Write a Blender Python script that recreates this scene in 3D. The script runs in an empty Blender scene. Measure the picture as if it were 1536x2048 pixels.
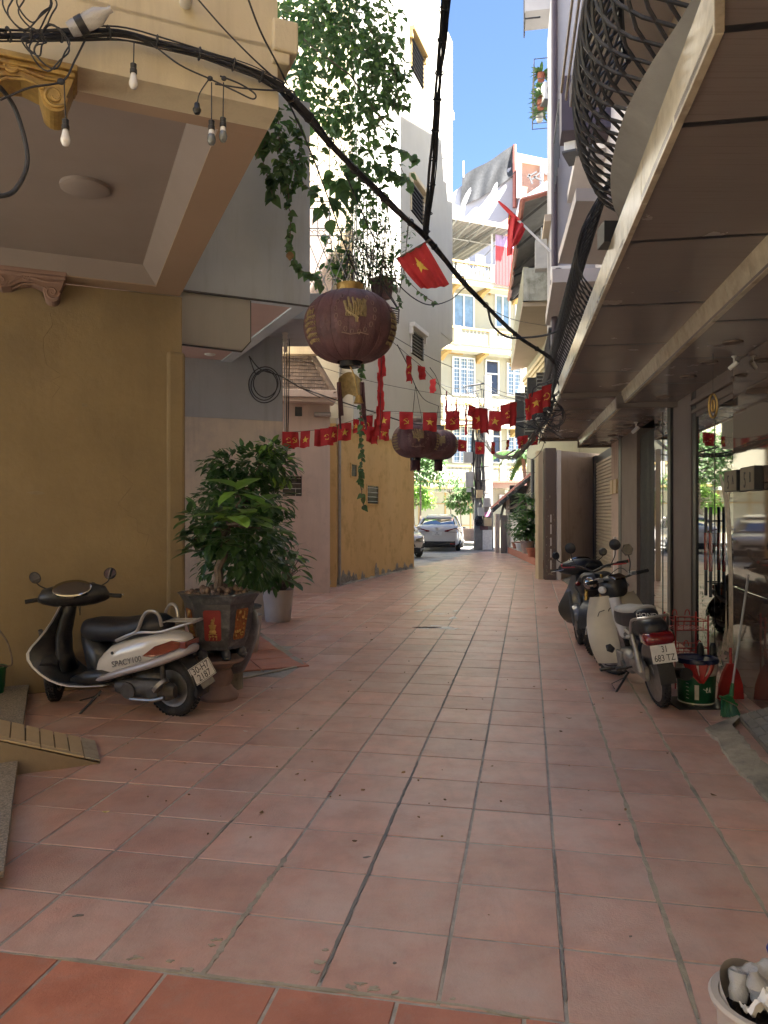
import bpy, bmesh, math, random
from mathutils import Vector, Matrix, Euler, noise
PI = math.pi
rad = math.radians
random.seed(7)
SC = bpy.context.scene
COL = SC.collection
# ------------------------------------------------------------------ camera, sky, sun, exposure
FPX, CX, CY, H = 1490.0, 768.0, 1024.0, 1.57
cd = bpy.data.cameras.new('camera'); cam = bpy.data.objects.new('camera', cd); COL.objects.link(cam)
cam.location = (0, 0, H); cam.rotation_euler = (PI / 2, 0, 0)
cd.sensor_width = 36; cd.lens = 36 * FPX / 2048; cd.clip_start = .05; cd.clip_end = 2000
SC.camera = cam
SUN_DIR = Vector((.72, -.50, 1.42)).normalized()          # towards the sun
EL = math.asin(SUN_DIR.z); AZ = math.atan2(SUN_DIR.x, SUN_DIR.y)
w = bpy.data.worlds.new('World'); SC.world = w; w.use_nodes = True
nt = w.node_tree; nt.nodes.clear()
sky = nt.nodes.new('ShaderNodeTexSky'); sky.sky_type = 'NISHITA'; sky.sun_disc = False
sky.sun_elevation = EL; sky.sun_rotation = AZ; sky.air_density = 1.0; sky.dust_density = .3; sky.ozone_density = 3.0; sky.altitude = 6000
bg = nt.nodes.new('ShaderNodeBackground'); bg.inputs['Strength'].default_value = .05
wo = nt.nodes.new('ShaderNodeOutputWorld')
nt.links.new(sky.outputs[0], bg.inputs[0]); nt.links.new(bg.outputs[0], wo.inputs[0])
sd = bpy.data.lights.new('sun', 'SUN'); sd.energy = 4.6; sd.angle = rad(.5); sd.color = (1, .95, .88)
sun = bpy.data.objects.new('sun', sd); COL.objects.link(sun)
sun.rotation_euler = (-SUN_DIR).to_track_quat('-Z', 'Y').to_euler()
SC.view_settings.view_transform = 'Standard'; SC.view_settings.look = 'None'
SC.view_settings.exposure = 3.7; SC.view_settings.gamma = 1; SC.view_settings.use_curve_mapping = False
SC.cycles.max_bounces = 8; SC.cycles.diffuse_bounces = 5; SC.cycles.glossy_bounces = 4
SC.cycles.transmission_bounces = 4; SC.cycles.caustics_reflective = False; SC.cycles.caustics_refractive = False

# ------------------------------------------------------------------ helpers: places
def W(px, py, Y):                       # point seen at a pixel, at depth Y
    return Vector(((px - CX) / FPX * Y, Y, H - (py - CY) / FPX * Y))
def G(px, py, z=0.0):                   # point of a level plane z seen at a pixel
    Y = FPX * (H - z) / (py - CY)
    return Vector(((px - CX) / FPX * Y, Y, z))
class Fr:
    """upright frame: origin, horizontal axis a at a heading, b = a turned 90 degrees left, z up"""
    def __init__(s, o, d):
        s.o = Vector((o[0], o[1], 0)); s.a = Vector((d[0], d[1], 0)).normalized(); s.b = Vector((-s.a.y, s.a.x, 0))
        s.M = Matrix(((s.a.x, s.b.x, 0, s.o.x), (s.a.y, s.b.y, 0, s.o.y), (0, 0, 1, 0), (0, 0, 0, 1)))
    def p(s, a, b, z): return s.o + s.a * a + s.b * b + Vector((0, 0, z))
    def hit(s, px, b=0.0):              # a of the ray through column px with the plane b = const
        t = (px - CX) / FPX; o = s.o + s.b * b
        return (t * o.y - o.x) / (s.a.x - t * s.a.y)
    def az(s, px, py, b=0.0):
        a = s.hit(px, b); y = (s.o + s.b * b + s.a * a).y
        return a, H - (py - CY) / FPX * y
# ------------------------------------------------------------------ helpers: meshes
PM = {}
def tag(o, label=None, cat=None, group=None, kind=None):
    if label: o['label'] = label
    if cat: o['category'] = cat
    if group: o['group'] = group
    if kind: o['kind'] = kind
    return o
def thing(name, label, cat, loc=(0, 0, 0), group=None, rz=0):
    o = bpy.data.objects.new(name, None); COL.objects.link(o); o.empty_display_size = .1
    o.location = loc; o.rotation_euler = (0, 0, rz)
    PM[o.name] = Matrix.Translation(loc) @ Matrix.Rotation(rz, 4, 'Z')
    return tag(o, label, cat, group)
def adopt(o, parent):
    if parent is not None:
        o.parent = parent
        o.matrix_parent_inverse = PM.get(parent.name, Matrix.Identity(4)).inverted()
def add_mesh(name, me, mats, parent=None, M=None):
    o = bpy.data.objects.new(name, me); COL.objects.link(o)
    if mats and not me.materials:
        for m in (mats if isinstance(mats, (list, tuple)) else [mats]): me.materials.append(m)
    adopt(o, parent)
    if M is not None: o.matrix_basis = M
    return o
def dup(root, loc, rz=0, label=None, group=None):
    def rec(o, p):
        c = o.copy(); COL.objects.link(c)
        if p is not None: c.parent = p
        for ch in o.children: rec(ch, c)
        return c
    r = rec(root, None); r.location = loc; r.rotation_euler = (0, 0, rz)
    if label: r['label'] = label
    if group: r['group'] = group
    return r
class MB:
    def __init__(s, M=None): s.v = []; s.f = []; s.mi = []; s.M = M; s.m = 0
    def add(s, vs, fs):
        n = len(s.v)
        if s.M is not None: vs = [s.M @ Vector(v) for v in vs]
        s.v += [tuple(v) for v in vs]; s.f += [tuple(i + n for i in f) for f in fs]; s.mi += [s.m] * len(fs)
        return s
    def box(s, c, d, R=None):
        x, y, z = d[0] / 2, d[1] / 2, d[2] / 2; c = Vector(c)
        vs = [Vector(q) for q in ((-x, -y, -z), (x, -y, -z), (x, y, -z), (-x, y, -z), (-x, -y, z), (x, -y, z), (x, y, z), (-x, y, z))]
        if R is not None: vs = [R @ q for q in vs]
        return s.add([c + q for q in vs], [(0, 3, 2, 1), (4, 5, 6, 7), (0, 1, 5, 4), (1, 2, 6, 5), (2, 3, 7, 6), (3, 0, 4, 7)])
    def bb(s, x0, x1, y0, y1, z0, z1): return s.box(((x0 + x1) / 2, (y0 + y1) / 2, (z0 + z1) / 2), (x1 - x0, y1 - y0, z1 - z0))
    def ext(s, pts, vec):
        n = len(pts); vec = Vector(vec); a = [Vector(p) for p in pts]
        return s.add(a + [p + vec for p in a], [tuple(range(n))[::-1], tuple(range(n, 2 * n))] + [(i, (i + 1) % n, (i + 1) % n + n, i + n) for i in range(n)])
    def prism(s, poly, z0, z1): return s.ext([(p[0], p[1], z0) for p in poly], (0, 0, z1 - z0))
    def face(s, pts): return s.add(pts, [tuple(range(len(pts)))])
    def tube(s, pts, r, n=6, closed=False, cap=True):
        pts = [Vector(p) for p in pts]; k = len(pts)
        rs = r if isinstance(r, (list, tuple)) else [r] * k
        vs = []; up = None
        for i in range(k):
            if closed: t = pts[(i + 1) % k] - pts[i - 1]
            else: t = pts[min(i + 1, k - 1)] - pts[max(i - 1, 0)]
            if t.length < 1e-9: t = Vector((0, 0, 1))
            t.normalize()
            if up is None:
                up = Vector((0, 0, 1)) if abs(t.z) < .9 else Vector((1, 0, 0))
            u = t.cross(up)
            if u.length < 1e-6: u = t.cross(Vector((0, 1, .3)))
            u.normalize(); up = u.cross(t)
            for j in range(n):
                an = 2 * PI * j / n; vs.append(pts[i] + (u * math.cos(an) + up * math.sin(an)) * rs[i])
        fs = []
        for i in range(k if closed else k - 1):
            b = ((i + 1) % k) * n
            for j in range(n): fs.append((i * n + j, i * n + (j + 1) % n, b + (j + 1) % n, b + j))
        if cap and not closed: fs += [tuple(range(n))[::-1], tuple(range((k - 1) * n, k * n))]
        return s.add(vs, fs)
    def lathe(s, prof, c=(0, 0, 0), n=16, R=None, arc=1.0):
        c = Vector(c); vs = []; k = len(prof)
        for r, z in prof:
            for j in range(n):
                an = 2 * PI * j / n; q = Vector((r * math.cos(an), r * math.sin(an), z))
                vs.append(c + (R @ q if R is not None else q))
        fs = [(i * n + j, i * n + (j + 1) % n, (i + 1) * n + (j + 1) % n, (i + 1) * n + j) for i in range(k - 1) for j in range(n)]
        if prof[0][0] > 1e-5: fs.append(tuple(range(n))[::-1])
        if prof[-1][0] > 1e-5: fs.append(tuple(range((k - 1) * n, k * n)))
        return s.add(vs, fs)
    def ball(s, c, r, n=10, m=6):
        r = r if isinstance(r, (list, tuple)) else (r, r, r); c = Vector(c)
        vs = []; 
        for i in range(m + 1):
            ph = -PI / 2 + PI * i / m
            for j in range(n):
                an = 2 * PI * j / n; vs.append(c + Vector((r[0] * math.cos(ph) * math.cos(an), r[1] * math.cos(ph) * math.sin(an), r[2] * math.sin(ph))))
        return s.add(vs, [(i * n + j, i * n + (j + 1) % n, (i + 1) * n + (j + 1) % n, (i + 1) * n + j) for i in range(m) for j in range(n)])
    def loft(s, rings, cap=True):
        n = len(rings[0]); vs = [Vector(p) for r in rings for p in r]
        fs = [(i * n + j, i * n + (j + 1) % n, (i + 1) * n + (j + 1) % n, (i + 1) * n + j) for i in range(len(rings) - 1) for j in range(n)]
        if cap: fs += [tuple(range(n))[::-1], tuple(range((len(rings) - 1) * n, len(rings) * n))]
        return s.add(vs, fs)
    def grid(s, fn, nu, nv):
        vs = [fn(i / nu, j / nv) for j in range(nv + 1) for i in range(nu + 1)]
        return s.add(vs, [(j * (nu + 1) + i, j * (nu + 1) + i + 1, (j + 1) * (nu + 1) + i + 1, (j + 1) * (nu + 1) + i) for j in range(nv) for i in range(nu)])
    def mesh(s, name, smooth=False, merge=False):
        me = bpy.data.meshes.new(name); me.from_pydata(s.v, [], s.f)
        if any(s.mi): me.polygons.foreach_set('material_index', s.mi)
        bm = bmesh.new(); bm.from_mesh(me)
        if merge: bmesh.ops.remove_doubles(bm, verts=bm.verts, dist=1e-4)
        bmesh.ops.recalc_face_normals(bm, faces=bm.faces)
        bm.to_mesh(me); bm.free()
        if smooth:
            me.polygons.foreach_set('use_smooth', [True] * len(me.polygons))
            if smooth != 2: me.set_sharp_from_angle(angle=rad(38))
        return me
    def build(s, name, mats, parent=None, smooth=False, bevel=0, merge=False, sub=0, **k):
        me = s.mesh(name, smooth, merge)
        o = add_mesh(name, me, mats, parent)
        if bevel:
            b = o.modifiers.new('bevel', 'BEVEL'); b.width = bevel; b.segments = 2; b.limit_method = 'ANGLE'; b.angle_limit = rad(40)
        if sub:
            q = o.modifiers.new('sub', 'SUBSURF'); q.levels = sub; q.render_levels = sub
        return tag(o, **k) if k else o
def text_mesh(txt, size, name='lettering', ext=.002, width=1.0):
    c = bpy.data.curves.new('t', 'FONT'); c.body = txt; c.size = size; c.extrude = ext; c.align_x = 'CENTER'; c.align_y = 'CENTER'
    o = bpy.data.objects.new('t', c); COL.objects.link(o); bpy.context.view_layer.update()
    me = bpy.data.meshes.new_from_object(o.evaluated_get(bpy.context.evaluated_depsgraph_get())); me.name = name
    bpy.data.objects.remove(o)
    if width != 1: me.transform(Matrix.Diagonal((width, 1, 1, 1)))
    return me
def face_matrix(p, n, up=Vector((0, 0, 1))):     # z axis = n, y axis ~ up
    n = Vector(n).normalized(); x = up.cross(n).normalized(); y = n.cross(x)
    return Matrix(((x.x, y.x, n.x, p[0]), (x.y, y.y, n.y, p[1]), (x.z, y.z, n.z, p[2]), (0, 0, 0, 1)))
def put_text(txt, size, p, n, mat, parent, width=1.0, up=Vector((0, 0, 1)), ext=.001):
    me = text_mesh(txt, size, ext=ext, width=width)
    me.transform(face_matrix(p, n, up))
    me.materials.clear(); return add_mesh('lettering', me, mat, parent)
def catenary(a, b, sag, n=12):
    a = Vector(a); b = Vector(b)
    return [a.lerp(b, i / n) - Vector((0, 0, sag * 4 * (i / n) * (1 - i / n))) for i in range(n + 1)]
def spline(pts, n=6):
    pts = [Vector(p) for p in pts]; out = []
    P = [pts[0] * 2 - pts[1]] + pts + [pts[-1] * 2 - pts[-2]]
    for i in range(1, len(P) - 2):
        for j in range(n):
            t = j / n; a, b, c, d = P[i - 1], P[i], P[i + 1], P[i + 2]
            out.append(.5 * ((2 * b) + (c - a) * t + (2 * a - 5 * b + 4 * c - d) * t * t + (3 * b - a - 3 * c + d) * t ** 3))
    out.append(pts[-1]); return out
# ------------------------------------------------------------------ materials
def mat(name, col, rough=.7, var=.12, scale=6, bump=0, bscale=40, metal=0, spec=.5, col2=None, c2lo=.5, c2hi=.65, c2scale=3, streak=None, stcol=None,
        island=0.0, coat=0, sstr=(6, 6, .5), trans=0, alpha=1, dust=0, emis=None):
    m = bpy.data.materials.new(name); m.use_nodes = True; n = m.node_tree.nodes; L = m.node_tree.links
    b = n['Principled BSDF']; b.inputs['Roughness'].default_value = rough; b.inputs['Metallic'].default_value = metal
    b.inputs['Specular IOR Level'].default_value = spec; b.inputs['Coat Weight'].default_value = coat
    b.inputs['Transmission Weight'].default_value = trans; b.inputs['Alpha'].default_value = alpha
    geo = n.new('ShaderNodeNewGeometry'); oi = n.new('ShaderNodeObjectInfo')
    tc = n.new('ShaderNodeTexCoord')
    pos = geo.outputs['Position']
    def noise_(sc, det=5, ro=.6, vec=pos):
        x = n.new('ShaderNodeTexNoise'); x.inputs['Scale'].default_value = sc; x.inputs['Detail'].default_value = det; x.inputs['Roughness'].default_value = ro
        L.new(vec, x.inputs['Vector']); return x.outputs['Fac']
    def ramp(fac, a, c):
        r = n.new('ShaderNodeMapRange'); r.inputs['From Min'].default_value = a; r.inputs['From Max'].default_value = c; L.new(fac, r.inputs['Value']); return r.outputs['Result']
    def mix(fac, a, c, mode='MIX'):
        x = n.new('ShaderNodeMix'); x.data_type = 'RGBA'; x.blend_type = mode
        if isinstance(fac, (int, float)): x.inputs[0].default_value = fac
        else: L.new(fac, x.inputs[0])
        for i, q in ((6, a), (7, c)):
            if isinstance(q, tuple): x.inputs[i].default_value = (*q[:3], 1)
            else: L.new(q, x.inputs[i])
        return x.outputs[2]
    cur = tuple(col)
    if var:
        f1 = ramp(noise_(scale), .3, .7); lo = tuple(max(0, c * (1 - var)) for c in col); hi = tuple(min(1, c * (1 + var)) for c in col)
        cur = mix(f1, lo, hi)
    if col2: cur = mix(ramp(noise_(c2scale, 8, .65), c2lo, c2hi), cur, tuple(col2))
    if streak:
        mp = n.new('ShaderNodeMapping'); mp.inputs['Scale'].default_value = sstr; L.new(pos, mp.inputs['Vector'])
        f = ramp(noise_(1.0, 6, .7, mp.outputs[0]), .52, .75); mm = n.new('ShaderNodeMath'); mm.operation = 'MULTIPLY'; mm.inputs[1].default_value = streak; L.new(f, mm.inputs[0])
        cur = mix(mm.outputs[0], cur, tuple(stcol or (.1, .09, .07)))
    if island:
        a = n.new('ShaderNodeMath'); a.operation = 'ADD'; L.new(geo.outputs['Random Per Island'], a.inputs[0]); L.new(oi.outputs['Random'], a.inputs[1])
        fr = n.new('ShaderNodeMath'); fr.operation = 'FRACT'; L.new(a.outputs[0], fr.inputs[0])
        hs = n.new('ShaderNodeHueSaturation'); r = n.new('ShaderNodeMapRange'); r.inputs['To Min'].default_value = 1 - island; r.inputs['To Max'].default_value = 1 + island
        L.new(fr.outputs[0], r.inputs['Value']); L.new(r.outputs[0], hs.inputs['Value'])
        if isinstance(cur, tuple): hs.inputs['Color'].default_value = (*cur, 1)
        else: L.new(cur, hs.inputs['Color'])
        cur = hs.outputs[0]
    if dust:
        dm = ramp(noise_(11, 8, .75), .5, .75); mm = n.new('ShaderNodeMath'); mm.operation = 'MULTIPLY'; mm.inputs[1].default_value = dust; L.new(dm, mm.inputs[0])
        cur = mix(mm.outputs[0], cur, (.33, .30, .26))
    if isinstance(cur, tuple): b.inputs['Base Color'].default_value = (*cur, 1)
    else: L.new(cur, b.inputs['Base Color'])
    if rough > .04 and var:
        r = n.new('ShaderNodeMapRange'); r.inputs['To Min'].default_value = rough * .82; r.inputs['To Max'].default_value = min(1, rough * 1.18); L.new(noise_(scale * 1.7), r.inputs['Value']); L.new(r.outputs[0], b.inputs['Roughness'])
    if bump:
        bp = n.new('ShaderNodeBump'); bp.inputs['Strength'].default_value = bump; bp.inputs['Distance'].default_value = .01
        L.new(noise_(bscale, 8, .7), bp.inputs['Height']); L.new(bp.outputs[0], b.inputs['Normal'])
    if emis: b.inputs['Emission Color'].default_value = (*emis, 1); b.inputs['Emission Strength'].default_value = 1
    return m
M = {}
M['tile'] = mat('terracotta tile', (.54, .315, .245), .34, .17, 5, .3, 90, island=.12, col2=(.60, .44, .37), c2lo=.42, c2hi=.68, c2scale=2.3, dust=.28, streak=.35, stcol=(.30, .19, .16), sstr=(7, 1.5, 1))
M['tile2'] = mat('orange terracotta tile', (.50, .20, .125), .5, .14, 5, .3, 90, island=.10, dust=.35, col2=(.42, .15, .09), c2scale=3)
M['grout'] = mat('cement grout', (.43, .41, .36), .95, .2, 20, .6, 60, col2=(.17, .16, .14), c2scale=1.1, c2lo=.5, c2hi=.7)
M['concrete'] = mat('rough cement', (.42, .38, .29), .95, .25, 12, .8, 30, col2=(.2, .19, .16))
M['asphalt'] = mat('asphalt', (.22, .215, .20), .9, .2, 8, .4, 80)
M['pave'] = mat('street paving', (.36, .34, .31), .9, .15, 3, .3, 50, island=.08)
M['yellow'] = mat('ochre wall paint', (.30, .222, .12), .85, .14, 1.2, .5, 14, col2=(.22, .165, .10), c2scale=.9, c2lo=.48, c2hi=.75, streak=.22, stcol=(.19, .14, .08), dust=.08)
M['cream'] = mat('cream wall paint', (.66, .57, .39), .85, .06, 1.5, .6, 12, streak=.35, stcol=(.36, .28, .17))
M['soffit_o'] = mat('tan beam paint', (.37, .26, .18), .85, .05, 1.5, .2, 20)
M['soffit_m'] = mat('mauve ceiling paint', (.285, .235, .21), .8, .06, 1.5, .15, 20, streak=.12, stcol=(.25, .2, .17))
M['greywall'] = mat('blue grey wall paint', (.46, .50, .54), .85, .08, 1.3, .3, 15, streak=.3, stcol=(.2, .2, .2))
M['palewall'] = mat('dirty pale plaster', (.76, .69, .58), .9, .1, 1.4, .3, 14, col2=(.55, .51, .48), c2lo=.5, c2hi=.75, c2scale=1.6, streak=.4, stcol=(.36, .33, .31))
M['pink'] = mat('pink plaster', (.70, .58, .51), .9, .08, 1.2, .3, 14, streak=.3, stcol=(.42, .35, .32), col2=(.52, .44, .40), c2lo=.58, c2hi=.8)
M['pinksoffit'] = mat('pink soffit paint', (.52, .37, .33), .85, .04, 2)
M['white'] = mat('white wall paint', (.56, .545, .48), .85, .05, .8, .15, 18, streak=.25, stcol=(.42, .40, .34), sstr=(3, 3, .25))
M['whitetrim'] = mat('white trim', (.75, .73, .68), .7, .05, 3)
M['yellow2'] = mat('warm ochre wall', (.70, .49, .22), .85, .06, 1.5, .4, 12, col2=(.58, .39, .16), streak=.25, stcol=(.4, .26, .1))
M['peel'] = mat('bare cement patch', (.33, .31, .27), .95, .3, 18, .8, 40)
M['farwall'] = mat('pale yellow facade', (.35, .335, .245), .85, .05, 1, streak=.12, stcol=(.5, .45, .3))
M['fartrim'] = mat('ochre facade trim', (.36, .24, .09), .8, .08, 2)
M['farwhite'] = mat('white facade band', (.42, .41, .35), .8, .05, 2)
M['beige'] = mat('beige soffit', (.46, .38, .29), .85, .06, 1.5, .1, 20, streak=.2, stcol=(.4, .32, .22))
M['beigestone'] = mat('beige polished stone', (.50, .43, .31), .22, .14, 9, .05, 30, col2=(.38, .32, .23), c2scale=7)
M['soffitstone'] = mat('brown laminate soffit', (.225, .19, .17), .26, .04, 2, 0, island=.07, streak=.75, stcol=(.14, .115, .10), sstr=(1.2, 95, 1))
M['brownwall'] = mat('brown plaster pier', (.17, .135, .115), .7, .06, 2, .1, 30)
M['tanwall'] = mat('dirty tan plaster', (.50, .40, .33), .9, .1, 1.5, .3, 14, col2=(.34, .26, .21), c2scale=2.2, c2lo=.55, c2hi=.75, streak=.4, stcol=(.2, .15, .11))
M['granite'] = mat('polished brown granite', (.11, .075, .055), .04, .35, 35, 0, 6, spec=1, metal=.25, col2=(.17, .12, .09), c2scale=60)
M['glass'] = mat('reflective shop glass', (.34, .33, .31), .015, 0, metal=1, bump=.012, bscale=1.6)
M['blackmetal'] = mat('black painted metal', (.018, .018, .02), .45, .2, 20)
M['darkgrey'] = mat('dark grey metal', (.07, .07, .072), .5, .15, 20)
M['greymetal'] = mat('grey metal', (.35, .35, .34), .45, .12, 10, metal=.6)
M['steel'] = mat('silver painted metal', (.50, .49, .47), .3, .1, 14, metal=.8)
M['cable'] = mat('black cable rubber', (.035, .035, .038), .6, .25, 30, .3, 200)
M['shutter'] = mat('beige roller shutter', (.44, .38, .28), .5, .08, 3, streak=.3, stcol=(.28, .24, .17))
M['whitemetal'] = mat('white painted iron', (.72, .72, .70), .5, .08, 10)
M['rooftile'] = mat('dark clay roof tile', (.15, .11, .085), .9, .25, 9, .5, 60, island=.22)
M['leaf'] = mat('dark green leaf', (.055, .115, .035), .38, .3, 3, island=.35, spec=.5)
M['vine'] = mat('vine leaf', (.105, .175, .075), .5, .3, 2, island=.35, spec=.3)
M['lightleaf'] = mat('bright young leaf', (.26, .46, .08), .35, .2, 3, island=.25)
M['bark'] = mat('bark', (.17, .13, .10), .9, .3, 20, .6, 60)
M['red'] = mat('red flag cloth', (.52, .035, .04), .8, .22, 6, .3, 60, island=.18)
M['gold'] = mat('yellow emblem print', (.80, .56, .10), .7, .1, 20)
M['brass'] = mat('dull gold paint', (.45, .30, .10), .42, .2, 25, .3, 60, metal=.55, col2=(.30, .16, .07), c2scale=9)
M['silk'] = mat('dark red lantern silk', (.115, .055, .06), .55, .3, 8, .8, 34, spec=.5, col2=(.15, .07, .075), c2scale=5)
M['silkprint'] = mat('faded gold lantern print', (.32, .245, .12), .6, .3, 30, metal=.2)
M['silkfade'] = mat('faded pale print', (.27, .18, .15), .7, .3, 30)
M['blackplastic'] = mat('black plastic', (.02, .021, .023), .38, .2, 12, dust=.12)
M['seat'] = mat('black vinyl', (.014, .014, .018), .5, .2, 12, .1, 120)
M['tyre'] = mat('tyre rubber', (.025, .024, .024), .85, .25, 20, .3, 90, dust=.15)
M['whitepaint'] = mat('white vehicle paint', (.62, .60, .57), .16, .04, 4, coat=.6, dust=.05)
M['silverpaint'] = mat('silver plastic band', (.42, .40, .42), .3, .06, 6, metal=.3)
M['taillight'] = mat('amber red tail lamp', (.20, .045, .025), .12, .2, 12, coat=.8)
M['plate'] = mat('number plate', (.68, .67, .62), .5, .1, 20, dust=.15)
M['ink'] = mat('black lettering', (.02, .02, .02), .6, 0)
M['engine'] = mat('greasy engine metal', (.09, .085, .08), .5, .3, 20, .3, 80, metal=.5)
M['alloy'] = mat('dull alloy', (.33, .32, .30), .4, .2, 20, metal=.8, dust=.2)
M['terrapot'] = mat('brown clay stand', (.28, .19, .155), .75, .14, 8, .25, 40, dust=.2)
M['glaze'] = mat('grey glazed ceramic', (.075, .08, .085), .3, .35, 18, .2, 40, col2=(.16, .17, .18), c2scale=12, coat=.3)
M['redpanel'] = mat('red enamel panel', (.28, .04, .035), .5, .15, 20, .1, 60)
M['orangepanel'] = mat('orange relief panel', (.33, .10, .025), .5, .4, 45, .8, 70, col2=(.40, .20, .05), c2scale=40)
M['pebble'] = mat('brown pebble', (.20, .14, .11), .6, .3, 30, .2, 60, island=.3)
M['soil'] = mat('soil', (.045, .032, .022), 1, .4, 40, 1, 90)
M['creampot'] = mat('cream glazed pot', (.50, .46, .42), .4, .06, 6, streak=.3, stcol=(.3, .26, .22))
M['clay'] = mat('red clay pot', (.30, .10, .06), .8, .15, 10, .2, 40)
M['gravelramp'] = mat('granite slab', (.30, .26, .20), .8, .5, 110, .3, 160, col2=(.12, .10, .08), c2scale=90)
M['ramptile'] = mat('beige non slip tile', (.58, .45, .26), .5, .06, 6, dust=.15)
M['rampside'] = mat('cement ramp side', (.28, .22, .14), .9, .15, 6, .3, 30)
M['greytile'] = mat('grey ribbed tile', (.21, .20, .18), .7, .2, 8, .3, 60, island=.1, dust=.3)
M['redplastic'] = mat('red plastic', (.36, .03, .03), .35, .1, 10)
M['greenplastic'] = mat('green plastic', (.02, .12, .04), .4, .15, 10)
M['paintgreen'] = mat('green bucket print', (.015, .11, .05), .35, .1, 10)
M['blueplastic'] = mat('navy plastic lid', (.012, .018, .06), .35, .1, 10)
M['whiteplastic'] = mat('white plastic', (.70, .69, .66), .4, .06, 8, dust=.15)
M['bulb'] = mat('milky bulb', (.80, .79, .76), .25, .04, 8)
M['bulbdark'] = mat('blackened bulb glass', (.16, .17, .16), .12, .3, 14, coat=.5)
M['mirror'] = mat('mirror', (.3, .3, .31), .03, 0, metal=1)
M['purple'] = mat('purple paint', (.06, .045, .058), .7, .1, 3)
M['corr'] = mat('grey corrugated sheet', (.24, .23, .22), .6, .12, 4, streak=.3, stcol=(.15, .14, .13))
M['corrred'] = mat('red corrugated sheet', (.45, .06, .06), .55, .08, 4)
M['rustred'] = mat('rusty red sheet', (.33, .12, .09), .7, .2, 6)
M['tarp'] = mat('black shade net', (.035, .037, .04), .9, .3, 7, .6, 30)
M['greyhouse'] = mat('lilac grey plaster', (.36, .35, .37), .9, .08, 1, streak=.4, stcol=(.35, .34, .36))
M['orangebrick'] = mat('orange plaster', (.36, .20, .14), .8, .1, 4)
M['mould'] = mat('mouldy concrete', (.42, .42, .37), .95, .2, 4, .4, 30, col2=(.13, .14, .09), c2scale=2.6, c2lo=.5, c2hi=.7, streak=.5, stcol=(.16, .16, .11))
M['bluepane'] = mat('bluish window pane', (.16, .24, .30), .06, .2, 3, spec=.8)
M['darkpane'] = mat('dark window', (.03, .03, .035), .15, .2, 6)
M['poleconc'] = mat('concrete pole', (.22, .215, .20), .9, .15, 5, .4, 30, streak=.4, stcol=(.2, .19, .17))
M['boxgrey'] = mat('grey meter box', (.42, .41, .38), .6, .1, 5, streak=.4, stcol=(.25, .22, .18))
M['pinkpaper'] = mat('pink poster', (.55, .22, .42), .8, .1, 10)
M['deadleaf'] = mat('dead leaf', (.20, .12, .05), .8, .4, 30, island=.4)
M['paleleaf'] = mat('yellowed leaf', (.60, .52, .22), .7, .2, 30, island=.2)
M['clearplastic'] = mat('clear plastic bottle', (.93, .94, .95), .08, 0, 20, .6, 45, trans=.6, spec=1)
M['paper'] = mat('white tissue', (.78, .77, .74), .9, .05, 20, .4, 30)
M['redlamp'] = mat('dark red lens', (.16, .008, .01), .12, .1, 10, coat=.7)
M['ghostwhite'] = mat('white road paint', (.75, .74, .70), .7, .15, 12)
M['forkgold'] = mat('gold fork tube', (.50, .33, .10), .25, .1, 12, metal=.8)
M['graypaint'] = mat('grey vehicle paint', (.13, .13, .125), .22, .05, 4, coat=.6)
for k_ in ('leaf', 'vine', 'lightleaf'):      # thin leaves let some light through
    nt_ = M[k_].node_tree; b_ = nt_.nodes['Principled BSDF']; tr = nt_.nodes.new('ShaderNodeBsdfTranslucent'); mx = nt_.nodes.new('ShaderNodeMixShader'); mx.inputs[0].default_value = .3
    tr.inputs[0].default_value = (.13, .27, .07, 1)
    nt_.links.new(b_.outputs[0], mx.inputs[1]); nt_.links.new(tr.outputs[0], mx.inputs[2]); nt_.links.new(mx.outputs[0], nt_.nodes['Material Output'].inputs[0])
def struct(mb, name, m, **k): o = mb.build(name, m, **k); o['kind'] = 'structure'; return o
# ------------------------------------------------------------------ ground and tiled alley
struct(MB().bb(-300, 300, -300, 300, -.3, -.012), 'ground', M['grout'])
TH = .191; TO = Vector((.563, 2.29)); TU = Vector((math.cos(TH), -math.sin(TH))); TV = Vector((math.sin(TH), math.cos(TH)))
ST = MB().prism([(-3.5, 29), (-40, 13), (-60, 30), (-30, 37), (4, 44), (40, 60), (40, 40), (12, 31.5), (4.8, 29)], -.011, -.002)
street = struct(ST, 'street', M['asphalt'])
floor = struct(MB().prism([(-14, -6), (9, -6), (9, 12), (6, 20), (7, 31), (2, 31), (-3, 30), (-14, 14)], -.0115, -.0038), 'alley_floor', M['grout'])
CR0, CR1 = G(495, 1252), G(607, 1331); CR2 = G(478, 1360)       # the differently laid patch in front of the grey house
def in_patch(p):
    def side(a, b, q): return (b.x - a.x) * (q.y - a.y) - (b.y - a.y) * (q.x - a.x)
    q = Vector((p[0], p[1], 0)); return side(CR2, CR1, q) > 0 and side(CR1, CR0, q) > 0 and CR1.x > q.x > -1.9
def walkable(x, y):
    if y < .3 or y > 26 or x > 6: return False
    if y < 22 and x > .35 + .168 * y + 2.0: return False
    if x < -.5 - .0 and (x + 1.02) < (y - 15.8) * .355 - .5 and y > 15.8: return False
    if x < -6.5: return False
    if y > 19.5: return False
    if abs(x) > (y * .60 + .6): return False
    return True
tiles = []
for i in range(-22, 12):
    for j in range(-6, 46):
        front = j < 0
        off = -.13 if front else 0.0
        jit = [random.uniform(-.003, .003) for _ in range(4)]
        c = TO + TU * (i * .4 + .2 + off) + TV * (j * .4 + .2)
        if walkable(c.x, c.y) and not in_patch(c): tiles.append((c.length, c.x, c.y, -TH, front, random.uniform(-.0015, .0012)))
tiles.sort()
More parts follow.
